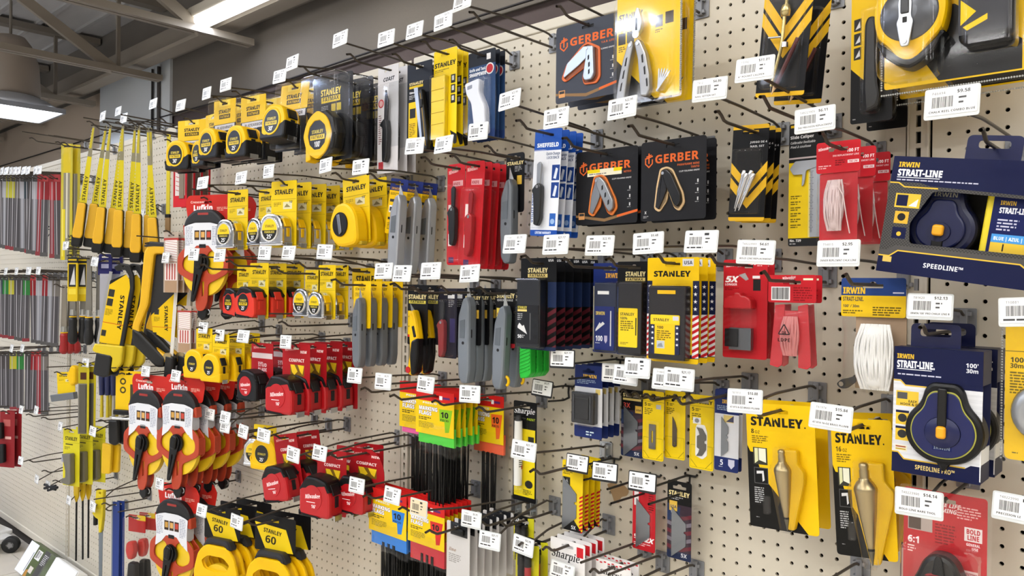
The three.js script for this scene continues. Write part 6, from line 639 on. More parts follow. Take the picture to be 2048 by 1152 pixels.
hang({ r: [929, 576, 963, 690], z: 6.2, n: 3, dx: 17, lab: [862, 541], name: 'utility_knife', cat: 'knife', desc: 'lighter grey retractable utility knife on a black card', b: (w, h, t) => { const g = G(); card(g, w, h, t, g4a); utilKnife(g, -.05, t - h * .9, 1.3, mat(0x7b828a, .4, .2)); return g; } });
hang({ r: [992, 578, 1031, 695], z: 6, n: 2, dx: 30, lab: [940, 546], name: 'utility_knife', cat: 'knife', desc: 'grey utility knife with a yellow loop on a black card', b: (w, h, t) => { const g = G(); card(g, w, h, t, art('qc', 2.2, 5.5, (c) => { rc(c, 0, 0, 2.2, 5.5, '#0d0d0f'); word(c, 'STANLEY', .1, .85, 2.0, .4, '#e9d89a', '#0d0d0f'); tx(c, 'QUICKCHANGE', .15, 1.15, .18, '#ddd', { w: 1.8 }); rc(c, .1, 1.8, .75, .9, '#d8c050'); tx(c, 'USA', .15, 2.5, .24, '#8a2a20', { w: .6 }); rc(c, .1, 2.9, .75, .8, '#e8b830'); rc(c, .1, 3.9, .9, 1.2, '#5a2a2c'); rc(c, 0, 5.1, 2.2, .4, '#a02028'); }, 40)); utilKnife(g, .15, t - h * .98, 1.22, mat(0x7b828a, .4, .2), { roll: -.06, extra: (k, s) => add(k, 'yellow_loop', new THREE.TorusGeometry(.38, .12, 8, 18, 4.6), YEL, [.5, -2.2 * s, .4], [0, 0, -1]) }); return g; } });

// ---------------------------------------------------------------- open long tape reels
const lufHdr = art('lufHdr', 5, 3, (c) => { rc(c, 0, 0, 5, 3, '#c0281e'); tx(c, 'Crescent', .6, .9, .26, '#f0d8d0', { w: 1.5 }); tx(c, 'Lufkin', .9, 1.75, .62, '#fff', { w: 2.0, fat: 4 }); tiny(c, 3.3, 1.4, 1.2, 3, .16, '#eab8a8'); }, 44);
const lufSl = art('lufSl', 4, 4, (c) => { rc(c, 0, 0, 4, 4, '#dfe1e6'); tiny(c, .2, .5, .8, 12, .17, '#9a9fae'); tiny(c, 3.0, .5, .8, 12, .17, '#9a9fae'); for (let k = 0; k < 3; k++) { rc(c, 1.15 + k * .62, .9, .52, 1.0, '#3a2a20'); rc(c, 1.22 + k * .62, 1.05, .38, .6, ['#c89a4a', '#d8a860', '#c0483a'][k]); } rc(c, 2.9, 3.3, .6, .25, '#c8a0a0'); }, 44);
const LUF = mat(0xb23c1c, .45);
const reelTape = (p, r, d, y) => add(p, 'tape_wheel', lathe([[0, -d / 2], [r, -d / 2], [r + .03, -d / 2 + .05], [r + .03, d / 2 - .05], [r, d / 2], [0, d / 2]], 32).rotateX(Math.PI / 2), mat(0xe8c21c, .4), [0, y, .8]);
function lufkin(w, h, t) { const g = G(), y = t - 7.4;      // wheel centre below the hang hole
  add(g, 'header_card', fit(ex(shp([[-2.6, t], [2.8, t], [3.4, t - .9], [3.0, t - 2.8], [-2.6, t - 2.8], [-3.0, t - .7]], .4, box4(-.5, -.12, .5, .15, .1)), .05), -3.1, t - 2.8, 3.4, t), lufHdr, [0, 0, .3]);
  const hn = add(g, 'grip', ex(shp([[-2.7, -1.2], [-2.3, -.2], [-1.2, .6], [1.2, .6], [2.3, -.2], [2.7, -1.2], [2.0, -1.35], [1.5, -1.0], [.6, -.85], [-.6, -.85], [-1.5, -1.0], [-2.0, -1.35]], .45), 1.5, .3), mat(0x151517, .55), [0, t - 2.2, .1]); add(hn, 'grip_label', ex(box4(-.7, .02, .7, .26, .08), .02), mat(0x9a2a22, .5), [0, 0, 1.5]);
  for (const s of [-1, 1]) add(g, 'shoulder', ex(shp([[-.4, .5], [.4, .5], [.5, -.6], [-.3, -.6]], .1), 1.4, .15), LUF, [s * 2.35, t - 3.7, .1]);
  add(g, 'card_sleeve', fit(ex(shp([[-2.45, 3.0], [-1.9, 3.2], [-1.0, 3.4], [1.0, 3.4], [1.9, 3.2], [2.45, 3.0], [2.3, 1.2], [2.45, -.3], [1.5, .3], [.8, 1.0], [-.8, 1.0], [-1.5, .3], [-2.45, -.3], [-2.3, 1.2]], .12), .05), -2.5, -.5, 2.5, 3.5), lufSl, [0, t - 6.4, 1.62]);
  for (const s of [-1, 1]) add(g, 'sleeve_side', new THREE.BoxGeometry(.05, 2.2, 1.6), mat(0xb9bcc2, .5), [s * 2.3, t - 4.6, .8]);
  const wl = shp([[-2.75, .55], [-1.5, 1.6], [-.6, 1.2], [-.6, -.9], [-1.5, -1.1], [-2.75, -.5]], .55), wr = shp([[2.75, .55], [1.5, 1.6], [.6, 1.2], [.6, -.9], [1.5, -1.1], [2.75, -.5]], .55), lo = shp([[-.2, -1.7], [.35, -1.7], [.3, -3.3], [-.1, -3.5]], .15);
  for (const z of [0, 1.35]) { const f = add(g, 'reel_frame', ex(shp([[-3.35, 1.0], [-2.0, 2.1], [-.9, 2.5], [.9, 2.5], [2.0, 2.1], [3.35, 1.0], [3.35, -.9], [1.6, -1.7], [.75, -2.0], [.7, -4.0], [.2, -4.9], [-.7, -4.9], [-.9, -4.2], [-.75, -2.0], [-1.6, -1.7], [-3.35, -.9]], .5, [wl, wr, lo]), .3, .08), LUF, [0, y, z]); if (z) add(f, 'frame_window', ex(box4(-.45, 1.75, .45, 2.15, .08), .03), DARK, [0, 0, .29]); }
  for (const s of [-1, 1]) add(g, 'frame_bridge', bx(.25, 1.8, 1.5, .1), LUF, [s * 3.2, y + .05, .8]);
  reelTape(g, 2.85, .9, y - .45); add(g, 'hub', cyl(.95, .95, .35, 28).rotateX(Math.PI / 2), BLACK, [0, y + .2, 1.75]);
  const cr = add(g, 'crank_arm', ex(shp([[-.8, .4], [0, 1.0], [.8, .4], [.5, -1.2], [.15, -4.2], [-.3, -4.3], [-.55, -1.2]], .4, shp([[-.2, -1.2], [.22, -1.2], [.04, -3.6], [-.16, -3.6]], .1)), .35, .08), BLACK, [-.1, y + .2, 1.9], [0, 0, -.2]); add(cr, 'crank_knob', bx(.9, 1.5, .6, .3), BLACK, [0, .1, .5]);
  add(g, 'tape_foot', ex(shp([[-.6, 0], [.6, 0], [.45, -.9], [-.1, -1.2], [-.7, -.7]], .15), 1.2, .15), BLACK, [-.1, y - 4.7, .2]); add(g, 'end_hook', new THREE.TorusGeometry(.25, .07, 6, 14), STEEL, [.45, y - 5.0, 1.0]); return g; }
const lf = (o) => hang({ name: 'tape_reel', cat: 'tape reel', b: lufkin, w: 6, t: .8, sz: .56, ...o });
lf({ s: 1.12, r: [388, 392, 448, 640], z: 7.6, yaw: .38, n: 2, dx: 46, L: 8.5, desc: 'orange red open tape reel with a black crank, upper one' });
lf({ s: 1.2, r: [270, 752, 334, 1000], z: 8.6, yaw: .22, n: 1, lab: [292, 742], desc: 'orange red open tape reel, left of the lower pair' });
lf({ s: 1.12, r: [334, 752, 406, 990], z: 8.4, yaw: .25, n: 4, dx: 30, lab: [352, 751], desc: 'orange red open tape reel, front file of the lower pair' });
lf({ s: 1.15, r: [318, 970, 398, 1225], z: 8.0, yaw: .28, n: 2, dx: 34, lab: [320, 967], desc: 'orange red open tape reel at the bottom edge' });
const frHdr = art('frHdr', 5.5, 4, (c) => { rc(c, 0, 0, 5.5, 4, '#0d0d0f'); pg(c, [[0, .9], [4.2, 1.3], [5.2, 3.8], [1.6, 3.9]], '#e8c814'); tx(c, 'STANLEY', 1.2, 1.85, .42, '#1c1a10', { w: 2.4, rot: .1, fat: 3 }); tx(c, '60', 1.4, 2.95, .8, '#1c1a10', { w: 1.5, rot: .1 }); }, 40);
function yReel(w, h, t) { const g = G(); add(g, 'header_card', fit(ex(shp([[-2.7, t], [2.7, t - .1], [2.7, t - 3.6], [-2.7, t - 3.8]], .2, box4(-.5, -.12, .5, .15, .1)), .05), -2.75, t - 3.9, 2.75, t), frHdr, [0, 0, .4]);
  const y = t - 8.2; add(g, 'grip', ex(shp([[-2.2, -.5], [-1.6, .6], [1.6, .6], [2.2, -.5], [1.5, -.5], [1.1, -.1], [-1.1, -.1], [-1.5, -.5]], .35), 1.6, .4), mat(0x202024, .5), [0, t - 4.1, 0]);
  const win = shp([[-2.3, 2.2], [-1.2, 3.0], [1.2, 3.0], [2.3, 2.2], [1.8, 1.2], [0, .9], [-1.8, 1.2]], .4);
  for (const z of [-.1, 1.2]) add(g, 'reel_frame', ex(shp([[-1.6, 4.0], [1.6, 4.0], [2.7, 3.0], [3.3, 1.0], [3.3, -1.5], [2.2, -3.2], [1.0, -3.8], [-1.0, -3.8], [-2.2, -3.2], [-3.3, -1.5], [-3.3, 1.0], [-2.7, 3.0]], .5, [win, shp([[-2.4, .3], [-.9, .4], [-.9, -2.0], [-2.2, -1.6]], .3), shp([[2.4, .3], [.9, .4], [.9, -2.0], [2.2, -1.6]], .3)]), .5, .15), YEL, [0, y, z]);
  reelTape(g, 2.4, .8, y - .6); for (const s of [-1, 1]) add(g, 'frame_bridge', bx(.35, 2.2, 1.5, .12), YEL, [s * 3.1, y, .75]); add(g, 'hub', cyl(.9, 1, .4, 24).rotateX(Math.PI / 2), BLACK, [0, y - .5, 1.8]); add(g, 'crank_arm', bx(.5, 2.6, .25, .1), BLACK, [.2, y - 1.5, 2.0], [0, 0, .2]); return g; }
hang({ name: 'tape_reel', cat: 'tape reel', b: yReel, w: 6, t: .6, sz: .78, r: [420, 1012, 478, 1200], z: 8.2, yaw: .3, n: 3, dx: 32, lab: [404, 1020], desc: 'yellow open tape reel, black header, left file at bottom edge' });
hang({ name: 'tape_reel', cat: 'tape reel', b: yReel, w: 6, t: .6, sz: .78, r: [522, 1030, 588, 1220], z: 8.4, yaw: .3, n: 2, dx: 30, lab: [474, 1043], desc: 'yellow open tape reel, black header, right file at bottom edge' });

// ---------------------------------------------------------------- third section: saws, files, planes
const bladeA = art('bladeA', 1.4, 12, (c) => { rc(c, 0, 0, 1.4, 12, '#8f8a70'); rc(c, .2, 4.8, 1.0, 7.2, '#dccb20'); tx(c, 'STANLEY', .9, 11.2, .4, '#2a2a14', { rot: -1.57, w: 3.6 }); rc(c, .3, .6, .5, 3, '#c8b830'); }, 24);
function jabSaw(w, h, t) { const g = G(); const L = 12.4; add(g, 'saw_blade', fit(ex(shp([[-.14, t], [.14, t], [.5, t - L], [-.5, t - L]], .05, circ(0, -.1, .07)), .06), -.7, t - L, .7, t), bladeA);
  add(g, 'blade_teeth', mergeGeometries(Array.from({ length: 24 }, (_, k) => new THREE.BoxGeometry(.14, .14, .05).rotateZ(.78).translate(-.16 - (k + 1) * .0135, t - 1 - k * .46, .03))), STEEL);
  const hd = add(g, 'handle', ex(shp([[-.85, 0, .4], [.8, 0, .4], [.85, -2.5], [.9, -5.0], [.8, -6.6], [-1.05, -6.6], [-1.1, -5.4], [-.85, -2.5]], .4), .9, .25), BLACK, [0, t - L + .5, -.4]); add(hd, 'handle_panel', ex(shp([[-.75, -.05], [.72, -.05], [.8, -2.5], [.88, -4.8], [.65, -5.3], [-.75, -5.3], [-.98, -4.8], [-.78, -2.5]], .38), .36, .14), mat(0xe8b208, .42), [0, 0, .72]); hd.scale.x = .76; return g; }
const JN = ['leftmost', 'second from left', 'third from left', 'fourth from left', 'fifth from left'];
[[187, 248, 413, -.12], [220, 250, 411, -.085], [245, 250, 412, -.03], [277, 252, 414, -.01], [295, 256, 418, .06]].forEach(([x, y0, y1, roll], i) => hang({ name: 'hand_saw', cat: 'saw', b: jabSaw, t: .3, r: [x - 4, y0, x + 4, y1 + 85], w: 1.4, z: 8, yaw: .95, roll, n: i < 4 ? 2 : 1, dx: 24, L: 9.2, lab: i === 0 ? [237, 222] : i === 1 ? [206, 232] : i === 2 ? [248, 236] : null, desc: 'yellow handled hand saw hung blade up, ' + JN[i] + ' pair' }));
const sleeveA = art('sleeveA', 1.8, 16, (c) => { rc(c, 0, 0, 1.8, 16, '#c8ba3a'); rc(c, .3, 0, 1.2, 4, '#d8c020'); rc(c, .4, 4, 1.0, 12, '#8f8a78'); rc(c, .8, 4, .25, 9, '#d8d4c0'); rc(c, .2, 9, .5, 7, '#e0cc20');  tx(c, 'STANLEY', 1.2, 12.5, .6, '#2a2a14', { rot: 1.57, w: 3.6 }); rc(c, .2, 9, .2, 6.5, '#f0e060'); }, 20);
hang({ name: 'saw_pack', cat: 'saw', r: [127, 288, 140, 520], w: 1.9, yaw: .7, z: 7.4, n: 2, dx: 15, desc: 'long yellow saw in a clear sleeve left of the hand saws', b: (w, h, t) => { const g = G(); card(g, w, h, t, sleeveA, { r: .05 }); add(g, 'clear_sleeve', bagGeo(w, h, .2), BAG, [0, t - h / 2, .05]); return g; } });
hang({ name: 'folding_rule', cat: 'ruler', r: [333, 266, 342, 432], w: .9, yaw: .4, z: 4.5, desc: 'slim yellow rule hanging alone on the bare pegboard', L: 6, b: (w, h, t) => { const g = G(); add(g, 'rule', ex(box4(-.3, t - h, .3, t, .05, circ(0, 0, .12)), .12, .02), mat(0xd8c41c, .4)); add(g, 'wooden_end', ex(box4(-.38, t - h - 3.4, .38, t - h, .1), .3, .05), mat(0x9a7a50, .6), [0, 0, -.08]); add(g, 'end_cap', bx(.8, .5, .36, .06), BLACK, [0, t - h, .08]); return g; } });
const mBl = art('mBl', 2.2, 8, (c) => { rc(c, 0, 0, 2.2, 8, '#b01a22'); rc(c, .3, 1.6, 1.6, 5, '#d8cfcc'); c.strokeStyle = '#b02a2a'; c.lineWidth = .06; for (let k = 0; k < 8; k++) { c.beginPath(); c.moveTo(.4, 2 + k * .55); c.lineTo(1.8, 2.4 + k * .55); c.stroke(); } rc(c, 1.2, 2, .5, 4, '#a08878'); rc(c, 0, 6.6, 2.2, 1.4, '#c81e28'); mlogo(c, .2, .9, .26, '#eee'); }, 36);
const mblade = (w, h, t) => { const g = G(); card(g, w, h, t, mBl, { r: .05 }); add(g, 'saw_blades', bx(w * .35, h * .7, .12, .02), mat(0x8a7a68, .4, .5), [w * .15, t - h * .52, .1]); return g; };
hang({ name: 'blade_pack', cat: 'blade pack', r: [350, 285, 372, 414], w: 2.6, yaw: .25, z: 5.5, n: 4, dx: 16, L: 7.5, desc: 'red and white saw blade pack under the leftmost tape measure', b: mblade });
const lumb = art('lumb', 2.2, 9, (c) => { rc(c, 0, 0, 2.2, 9, '#b8a898'); rc(c, 0, .9, 2.2, .35, '#b8322a'); rc(c, .2, 1.2, 1.8, 3.2, '#efe9e4'); c.strokeStyle = '#b05048'; c.lineWidth = .05; for (let k = 0; k < 9; k++) { c.beginPath(); c.moveTo(.2, 1.3 + k * .36); c.lineTo(2, 1.6 + k * .36); c.stroke(); } rc(c, .2, 4.6, 1.8, 2.6, '#f2ece8'); for (let k = 0; k < 4; k++) rc(c, .4 + k * .4, 4.7, .2, 2.4, '#b5493e'); rc(c, .2, 7.2, 1.8, 1.8, '#b09070'); }, 36);
hang({ name: 'blade_pack', cat: 'blade pack', r: [333, 464, 352, 585], w: 2.6, yaw: .3, z: 7.2, n: 3, dx: 12, lab: [332, 515], L: 8.5, desc: 'tan and white saw blade pack left of the upper tape reel', b: mblade2 });
function mblade2(w, h, t) { const g = G(); card(g, w, h, t, lumb, { r: .05 }); add(g, 'clear_sleeve', bagGeo(w, h, .2), BAG, [0, t - h / 2, .05]); return g; }
hang({ name: 'blade_pack', cat: 'blade pack', r: [358, 612, 380, 705], w: 2.4, yaw: .3, z: 7.0, n: 2, dx: 12, lab: [378, 645], desc: 'tan saw blade pack below the upper tape reel', b: mblade2 });
// hacksaws
const hackA = art('hackA', 4.2, 11, (c) => { rc(c, 0, 0, 4.2, 11, '#ecc414'); pg(c, [[0, 0], [2.8, 0], [0, 2.4]], '#1a1a1a'); tx(c, 'STANLEY', 2.5, 3.2, .62, '#1c1a10', { rot: 1.5, w: 5.2, fat: 3 }); rc(c, .6, 2.6, .9, 1.1, '#333'); rc(c, .6, 4.0, .9, 1.1, '#333'); tiny(c, .6, 5.6, 1.2, 5, .2, '#8a7410'); rc(c, 0, 7.6, 4.2, .08, '#c83a1a'); rc(c, .6, 8.8, .7, .9, '#333'); }, 36);
function hacksaw(w, h, t) { const g = G();               // frame stands on its handle end, the yellow card fills the bow
  add(g, 'card', fit(ex(shp([[-1.6, t - 3], [.6, t - 1.6], [1.6, t - 2.6], [1.6, t - 12.6], [-1.6, t - 12.8]], .15), .05), -2.1, t - 13, 2.1, t - 1.6), hackA, [0, 0, .3]);
  add(g, 'frame', ex(shp([[-1.4, t - .8], [-.4, t], [.9, t], [1.9, t - 1.6], [2.3, t - 3.5], [2.3, t - 13.2], [1.7, t - 13.2], [1.7, t - 3.6], [1.2, t - 1.8], [.4, t - .9], [-.8, t - 1.4]], .3, circ(.2, -.05, .25)), .6, .15), mat(0x0e0f11, .4));
  add(g, 'saw_blade', new THREE.BoxGeometry(.5, 12, .04), STEEL, [-1.75, t - 7.6, .3]); const hd = add(g, 'handle', ex(shp([[-2.1, t - 13], [2.4, t - 12.6], [2.6, t - 15.4], [1.6, t - 17], [1.1, t - 16.6], [1.0, t - 14.6], [-1.0, t - 14.6], [-2.3, t - 14.2]], .35), 1.0, .25), mat(0xdcc21a, .45), [0, 0, -.2]); add(hd, 'rubber_grip', ex(shp([[-1.6, t - 14.2], [.9, t - 14.3], [1.1, t - 17.6], [.2, t - 18], [-1.5, t - 17.8]], .4), 1.1, .3), mat(0x121317, .5), [0, 0, -.05]); add(hd, 'tension_screw', cyl(.35, .35, .5, 16), CHROME, [-1.6, t - 12.9, .5]); return g; }
hang({ name: 'hacksaw', cat: 'saw', b: hacksaw, t: .6, w: 4.6, s: .9, r: [226, 526, 270, 740], z: 7.6, yaw: .75, roll: -.17, n: 3, dx: 22, lab: [281, 575], L: 9, desc: 'black framed hacksaw with yellow card and yellow handle' });
function bowSaw(w, h, t) { const g = G();
  add(g, 'frame', ex(shp([[-1.5, t - 1.2], [-.9, t], [3.2, t], [3.2, t - 1.2], [-.1, t - 1.3], [-.4, t - 8.0], [-1.4, t - 11.0], [-1.2, t - 12.2], [2.6, t - 14.6], [2.4, t - 15.6], [-1.9, t - 13.6], [-2.4, t - 11.0], [-1.6, t - 8.0]], .4), .9, .25), mat(0xe8b410, .42)); add(g, 'top_pad', ex(shp([[-1.6, t - .5], [-.9, t + .25], [3.2, t + .25], [3.2, t - .4], [-.7, t - .5]], .2), .95, .2), mat(0x222326, .5), [0, 0, -.02]);
  add(g, 'saw_blade', new THREE.BoxGeometry(.45, 14, .05), mat(0xe6e4de, .35, .3), [2.9, t - 7.6, .45]); add(g, 'black_card', ex(shp([[-.2, t - 1.4], [2.6, t - 1.4], [2.6, t - 9.5], [-.3, t - 9.5]], .1), .05), mat(0x18181b, .5), [0, 0, .2]); add(g, 'card_print', fit(ex(shp([[-.2, t - 9.4], [2.6, t - 6.4], [2.6, t - 12.8], [.2, t - 11.6]], .05), .04), -.2, t - 13, 2.6, t - 6), hackA, [0, 0, .26]);
  add(g, 'rubber_grip', ex(shp([[-2.3, t - 11.2], [-1.2, t - 11.6], [2.3, t - 14.8], [2.2, t - 16.0], [1.2, t - 16.1], [-2.2, t - 13.2]], .35), 1.2, .3), mat(0x0f1012, .5), [0, 0, -.15]); add(g, 'blade_tensioner', cyl(.5, .5, .9, 16).rotateX(Math.PI / 2), BRASS, [2.5, t - 14.6, .5]); add(g, 'end_grip', ex(shp([[2.2, t - 14.4], [3.4, t - 14.6], [3.4, t - 18.2], [2.2, t - 18.4]], .3), 1.1, .25), mat(0x0f1012, .5), [0, 0, -.1]); return g; }
hang({ name: 'hacksaw', cat: 'saw', b: bowSaw, t: .5, w: 5.6, r: [288, 488, 345, 715], z: 7.4, yaw: .75, roll: -.06, n: 2, dx: 28, L: 9, desc: 'large yellow framed hacksaw with a black top pad and grips' });
bare([352, 560], [318, 572], 'tagged peg hook in front of the large yellow hacksaw');
const raspS = art('raspS', 1.8, 7, (c) => { rc(c, 0, 0, 1.8, 7, '#d8b81a'); rc(c, 0, 0, 1.8, .9, '#222'); rc(c, .1, .3, 1.5, .25, '#d8b81a'); rc(c, .2, 1.1, 1.3, 3.6, '#222'); pg(c, [[.4, 4.4], [1.2, 1.4], [1.4, 4.4]], '#ccc'); rc(c, .2, 5, 1.3, .9, '#e8d040'); }, 30);
function file(hc, fm) { return (w, h, t) => { const g = G(); add(g, 'file_blade', ex(shp([[-.35, t], [.35, t], [.5, t - h * .62], [-.5, t - h * .62]], .05, circ(0, 0, .12)), .22, .04), fm ?? mat(0x7b776e, .5, .6)); if (!fm) card(g, w * .9, h * .5, t - .2, raspS, { hole: 0, p: [0, 0, .25] }); add(g, 'ferrule', cyl(.42, .5, .9, 16), mat(0xa9a9a4, .3, .7), [0, t - h * .64, .1]); add(g, 'ferrule_band', cyl(.55, .55, .14, 16), YEL, [0, t - h * .69, .1]); add(g, 'handle', lathe([[0, 0], [.5, 0], [.62, -.6], [.55, -1.6], [.72, -3], [.66, -h * .28], [.3, -h * .31], [0, -h * .31]], 18), hc, [0, t - h * .69, .1]); return g; }; }
hang({ name: 'file', cat: 'file', b: file(mat(0x0f0f10, .5)), r: [140, 512, 154, 688], w: 1.8, yaw: .7, z: 7.4, n: 2, dx: 20, lab: [132, 491], desc: 'black handled file on a yellow card, left of the navy saw' });
hang({ name: 'file', cat: 'file', b: file(mat(0x0f0f10, .5), mat(0x7b776e, .5, .6)), r: [172, 512, 186, 690], w: 1.6, yaw: .7, z: 7.0, n: 2, dx: 20, L: 9, desc: 'black handled bare steel file beside the navy saw' });
hang({ name: 'file', cat: 'file', b: file(mat(0x9a1a1c, .4), mat(0x8d867a, .4, .6)), r: [124, 570, 134, 708], w: 1.4, yaw: .7, z: 5.4, n: 3, dx: 12, L: 7, desc: 'small red handled tool below the black handled files' });
hang({ name: 'pull_saw', cat: 'saw', r: [198, 508, 222, 640], w: 2.2, yaw: .6, z: 7.4, n: 2, dx: 22, lab: [190, 523], desc: 'navy headed pull saw in a pale sleeve', b: (w, h, t) => { const g = G(); card(g, w, h * .32, t, art('psaw', 2.2, 3.4, (c) => { rc(c, 0, 0, 2.2, 3.4, '#2a2a66'); rc(c, .5, 1.6, 1.2, .7, '#b8b8d8'); tx(c, 'IRWIN', .5, 1.3, .3, '#c8b870', { w: 1.2 }); }, 30), { pts: [[.1, 0], [.9, 0], [1, .2], [1, 1], [0, 1], [0, .2]] }); add(g, 'saw_blade', new THREE.BoxGeometry(w * .7, h * .8, .06), mat(0xb9bac4, .3, .5), [0, t - h * .7, .05]); add(g, 'clear_sleeve', bagGeo(w, h * .7, .2), BAG, [0, t - h * .68, .06]); add(g, 'handle', lathe([[0, 0], [.55, 0], [.6, -2], [.5, -5], [0, -5.2]], 18), mat(0x20244e, .45), [0, t - h, .05]); return g; } });
// small yellow saw, rasps, planes and yellow boxed card below the hacksaws
hang({ name: 'mitre_saw', cat: 'saw', r: [116, 744, 148, 790], w: 3.4, yaw: .5, z: 7.4, roll: .06, L: 9, desc: 'small yellow carded tool with a grey sole, tilted left', b: (w, h, t) => { const g = G(); card(g, w, h, t, pwCard, { r: .1 }); add(g, 'grey_sole', ex(shp([[-2.6, .2], [1.9, .6], [2.0, -.5], [-2.4, -.9]], .1), .9, .1), mat(0x6e7378, .4, .3), [0, t - h - .1, -.2]); add(g, 'yellow_knob', ex(shp([[.9, 1.6], [1.9, 3.4], [2.8, 3.0], [2.6, .4], [1.6, 0]], .4), 1.2, .3), YEL, [0, t - h * .6, -.2]); return g; } });
const plane = art('plane', 1.6, 9, (c) => { rc(c, 0, 0, 1.6, 9, '#7d7a72'); rc(c, 0, 0, 1.6, 2.6, '#b8a822'); rc(c, .3, 1.2, .9, .9, '#4a2a1a'); rc(c, 1.3, 0, .3, 9, '#c8b820'); for (let y = 2.8; y < 9; y += .12) rc(c, .1, y, 1.1, .05, '#5a564e'); }, 24);
hang({ name: 'rasp_plane', cat: 'plane', r: [160, 726, 175, 868], w: 1.7, yaw: .7, z: 7.6, n: 2, dx: 14, lab: [172, 725], desc: 'long grey surface plane with a yellow edge strip', b: (w, h, t) => { const g = G(); card(g, w, h, t, plane, { r: .06 }); add(g, 'plane_body', ex(box4(-.62, t - h * .98, .45, t - h * .3, .1), .5, .08), mat(0x5c5950, .5, .4), [0, 0, -.3]); return g; } });
bare([235, 735], [183, 735], 'wire peg hook with a price tag beside the long grey planes');
hang({ name: 'file_set', cat: 'file', r: [200, 718, 236, 790], w: 3, yaw: .6, z: 6.4, n: 2, dx: 19, L: 8, desc: 'dark navy handled tool set hanging under the yellow hacksaw handles', b: (w, h, t) => { const g = G(); for (let k = 0; k < 3; k++) { add(g, 'handle', lathe([[0, 0], [.42, 0], [.48, -h * .5], [.38, -h], [0, -h]], 16), mat(0x1d2450, .45), [-.95 + k * .95, t, .2]); add(g, 'tool_shaft', cyl(.2, .26, 3.4, 12), mat(k === 2 ? 0xa8a49a : 0xc4b02a, .4, .2), [-.95 + k * .95, t - h - 1.6, .2]); } return g; } });
hang({ name: 'boxed_blade_card', cat: 'card', r: [236, 742, 282, 822], w: 4.4, yaw: .5, z: 7.0, lab: [292, 742], hook: 0, desc: 'yellow printed card with a black base, left of the lower tape reels', b: (w, h, t) => { const g = G(); card(g, w, h, t, art('ybox', 4.4, 6, (c) => { rc(c, 0, 0, 4.4, 6, '#eec414'); tx(c, 'STANLEY', 3.5, .6, .5, '#1c1a10', { rot: 1.57, w: 3.6, fat: 3 }); for (const y of [1.6, 2.9]) { ci(c, 1.2, y, .5, '#4a4020'); ci(c, 1.2, y, .28, '#eec414'); } rc(c, 2.4, 2.0, .5, 2.4, '#4a4430'); }, 36)); add(g, 'black_base', bx(w, .7, .8, .15), BLACK, [0, t - h - .2, .2]); add(g, 'chrome_tube', cyl(.2, .2, w * 1.1, 14).rotateZ(Math.PI / 2), CHROME, [0, t - h - 1.1, .3]); return g; } });
hook(at(255, 752, 7).x, at(255, 752, 7).y, 8, 'wire peg hook carrying the yellow printed card with black base');
const surf = art('surf', 3.4, 8, (c) => { rc(c, 0, 0, 3.4, 8, '#d8cc24'); tx(c, 'STANLEY', .4, 1.6, .5, '#2a2810', { w: 2.5, fat: 3 }); rc(c, .5, 2.1, 1.5, .16, '#4a4614'); tiny(c, .3, 2.5, 1.2, 3, .16, '#6a6410'); rc(c, 0, 1.9, 3.4, .04, '#a09a18'); }, 36);
hang({ name: 'surface_plane_pack', cat: 'plane', r: [122, 858, 165, 972], w: 3.6, yaw: .35, z: 8, n: 3, dx: 26, lab: [121, 852], desc: 'yellow card with a grey surface forming plane', b: (w, h, t) => { const g = G(); card(g, w, h, t, surf, { r: .06 }); const y = t - h * .68; add(g, 'plane_body', ex(shp([[-1.0, 2.2], [.9, 2.4], [1.0, -2.2], [.4, -2.5], [-1.1, -2.3], [-1.0, -1.6], [-.2, -1.4], [0, 1.2], [-.4, 1.6]], .2), .9, .15), mat(0x7a776c, .4, .4), [0, y, .1]); add(g, 'plane_front', bx(.9, .9, .7, .12), mat(0xa8aabc, .35, .3), [-.75, y + 1.4, .5]); add(g, 'dark_gap', ex(shp([[-.9, .8], [-.15, 1.0], [-.25, -1.3], [-.95, -1.4]], .1), .2), BLACK, [0, y, .12]); return g; } });
hang({ name: 'knife_saw', cat: 'saw', r: [226, 838, 240, 890], w: 1.8, yaw: .6, z: 6.4, n: 2, dx: 16, lab: [186, 862], desc: 'black handled yellow tool right of the surface planes', b: (w, h, t) => { const g = G(); add(g, 'handle', ex(shp([[-.8, t], [.7, t], [.8, t - h * .85], [.3, t - h], [-.7, t - h * .9]], .3), .9, .25), mat(0x0f0f10, .5)); add(g, 'yellow_frame', ex(shp([[-1.9, t - h * .9], [-.4, t - h], [-.6, t - h * 2.1], [-2.0, t - h * 2.1]], .3), .6, .15), mat(0xe0b40e, .4)); return g; } });
hang({ name: 'rod_saw', cat: 'saw', r: [150, 962, 160, 1050], w: 1.2, yaw: .5, z: 6, n: 3, dx: 12, lab: [138, 1000], desc: 'yellow topped saw with a thin black rod blade', b: (w, h, t) => { const g = G(); add(g, 'yellow_grip', ex(shp([[-.5, t], [.5, t], [.4, t - 2.4], [0, t - 3.4], [-.4, t - 2.4]], .15, circ(0, 0, .15)), .4, .08), mat(0xd8b414, .4)); add(g, 'rod_blade', cyl(.14, .14, 9.5, 8), BLACK, [0, t - 8, .2]); return g; } });
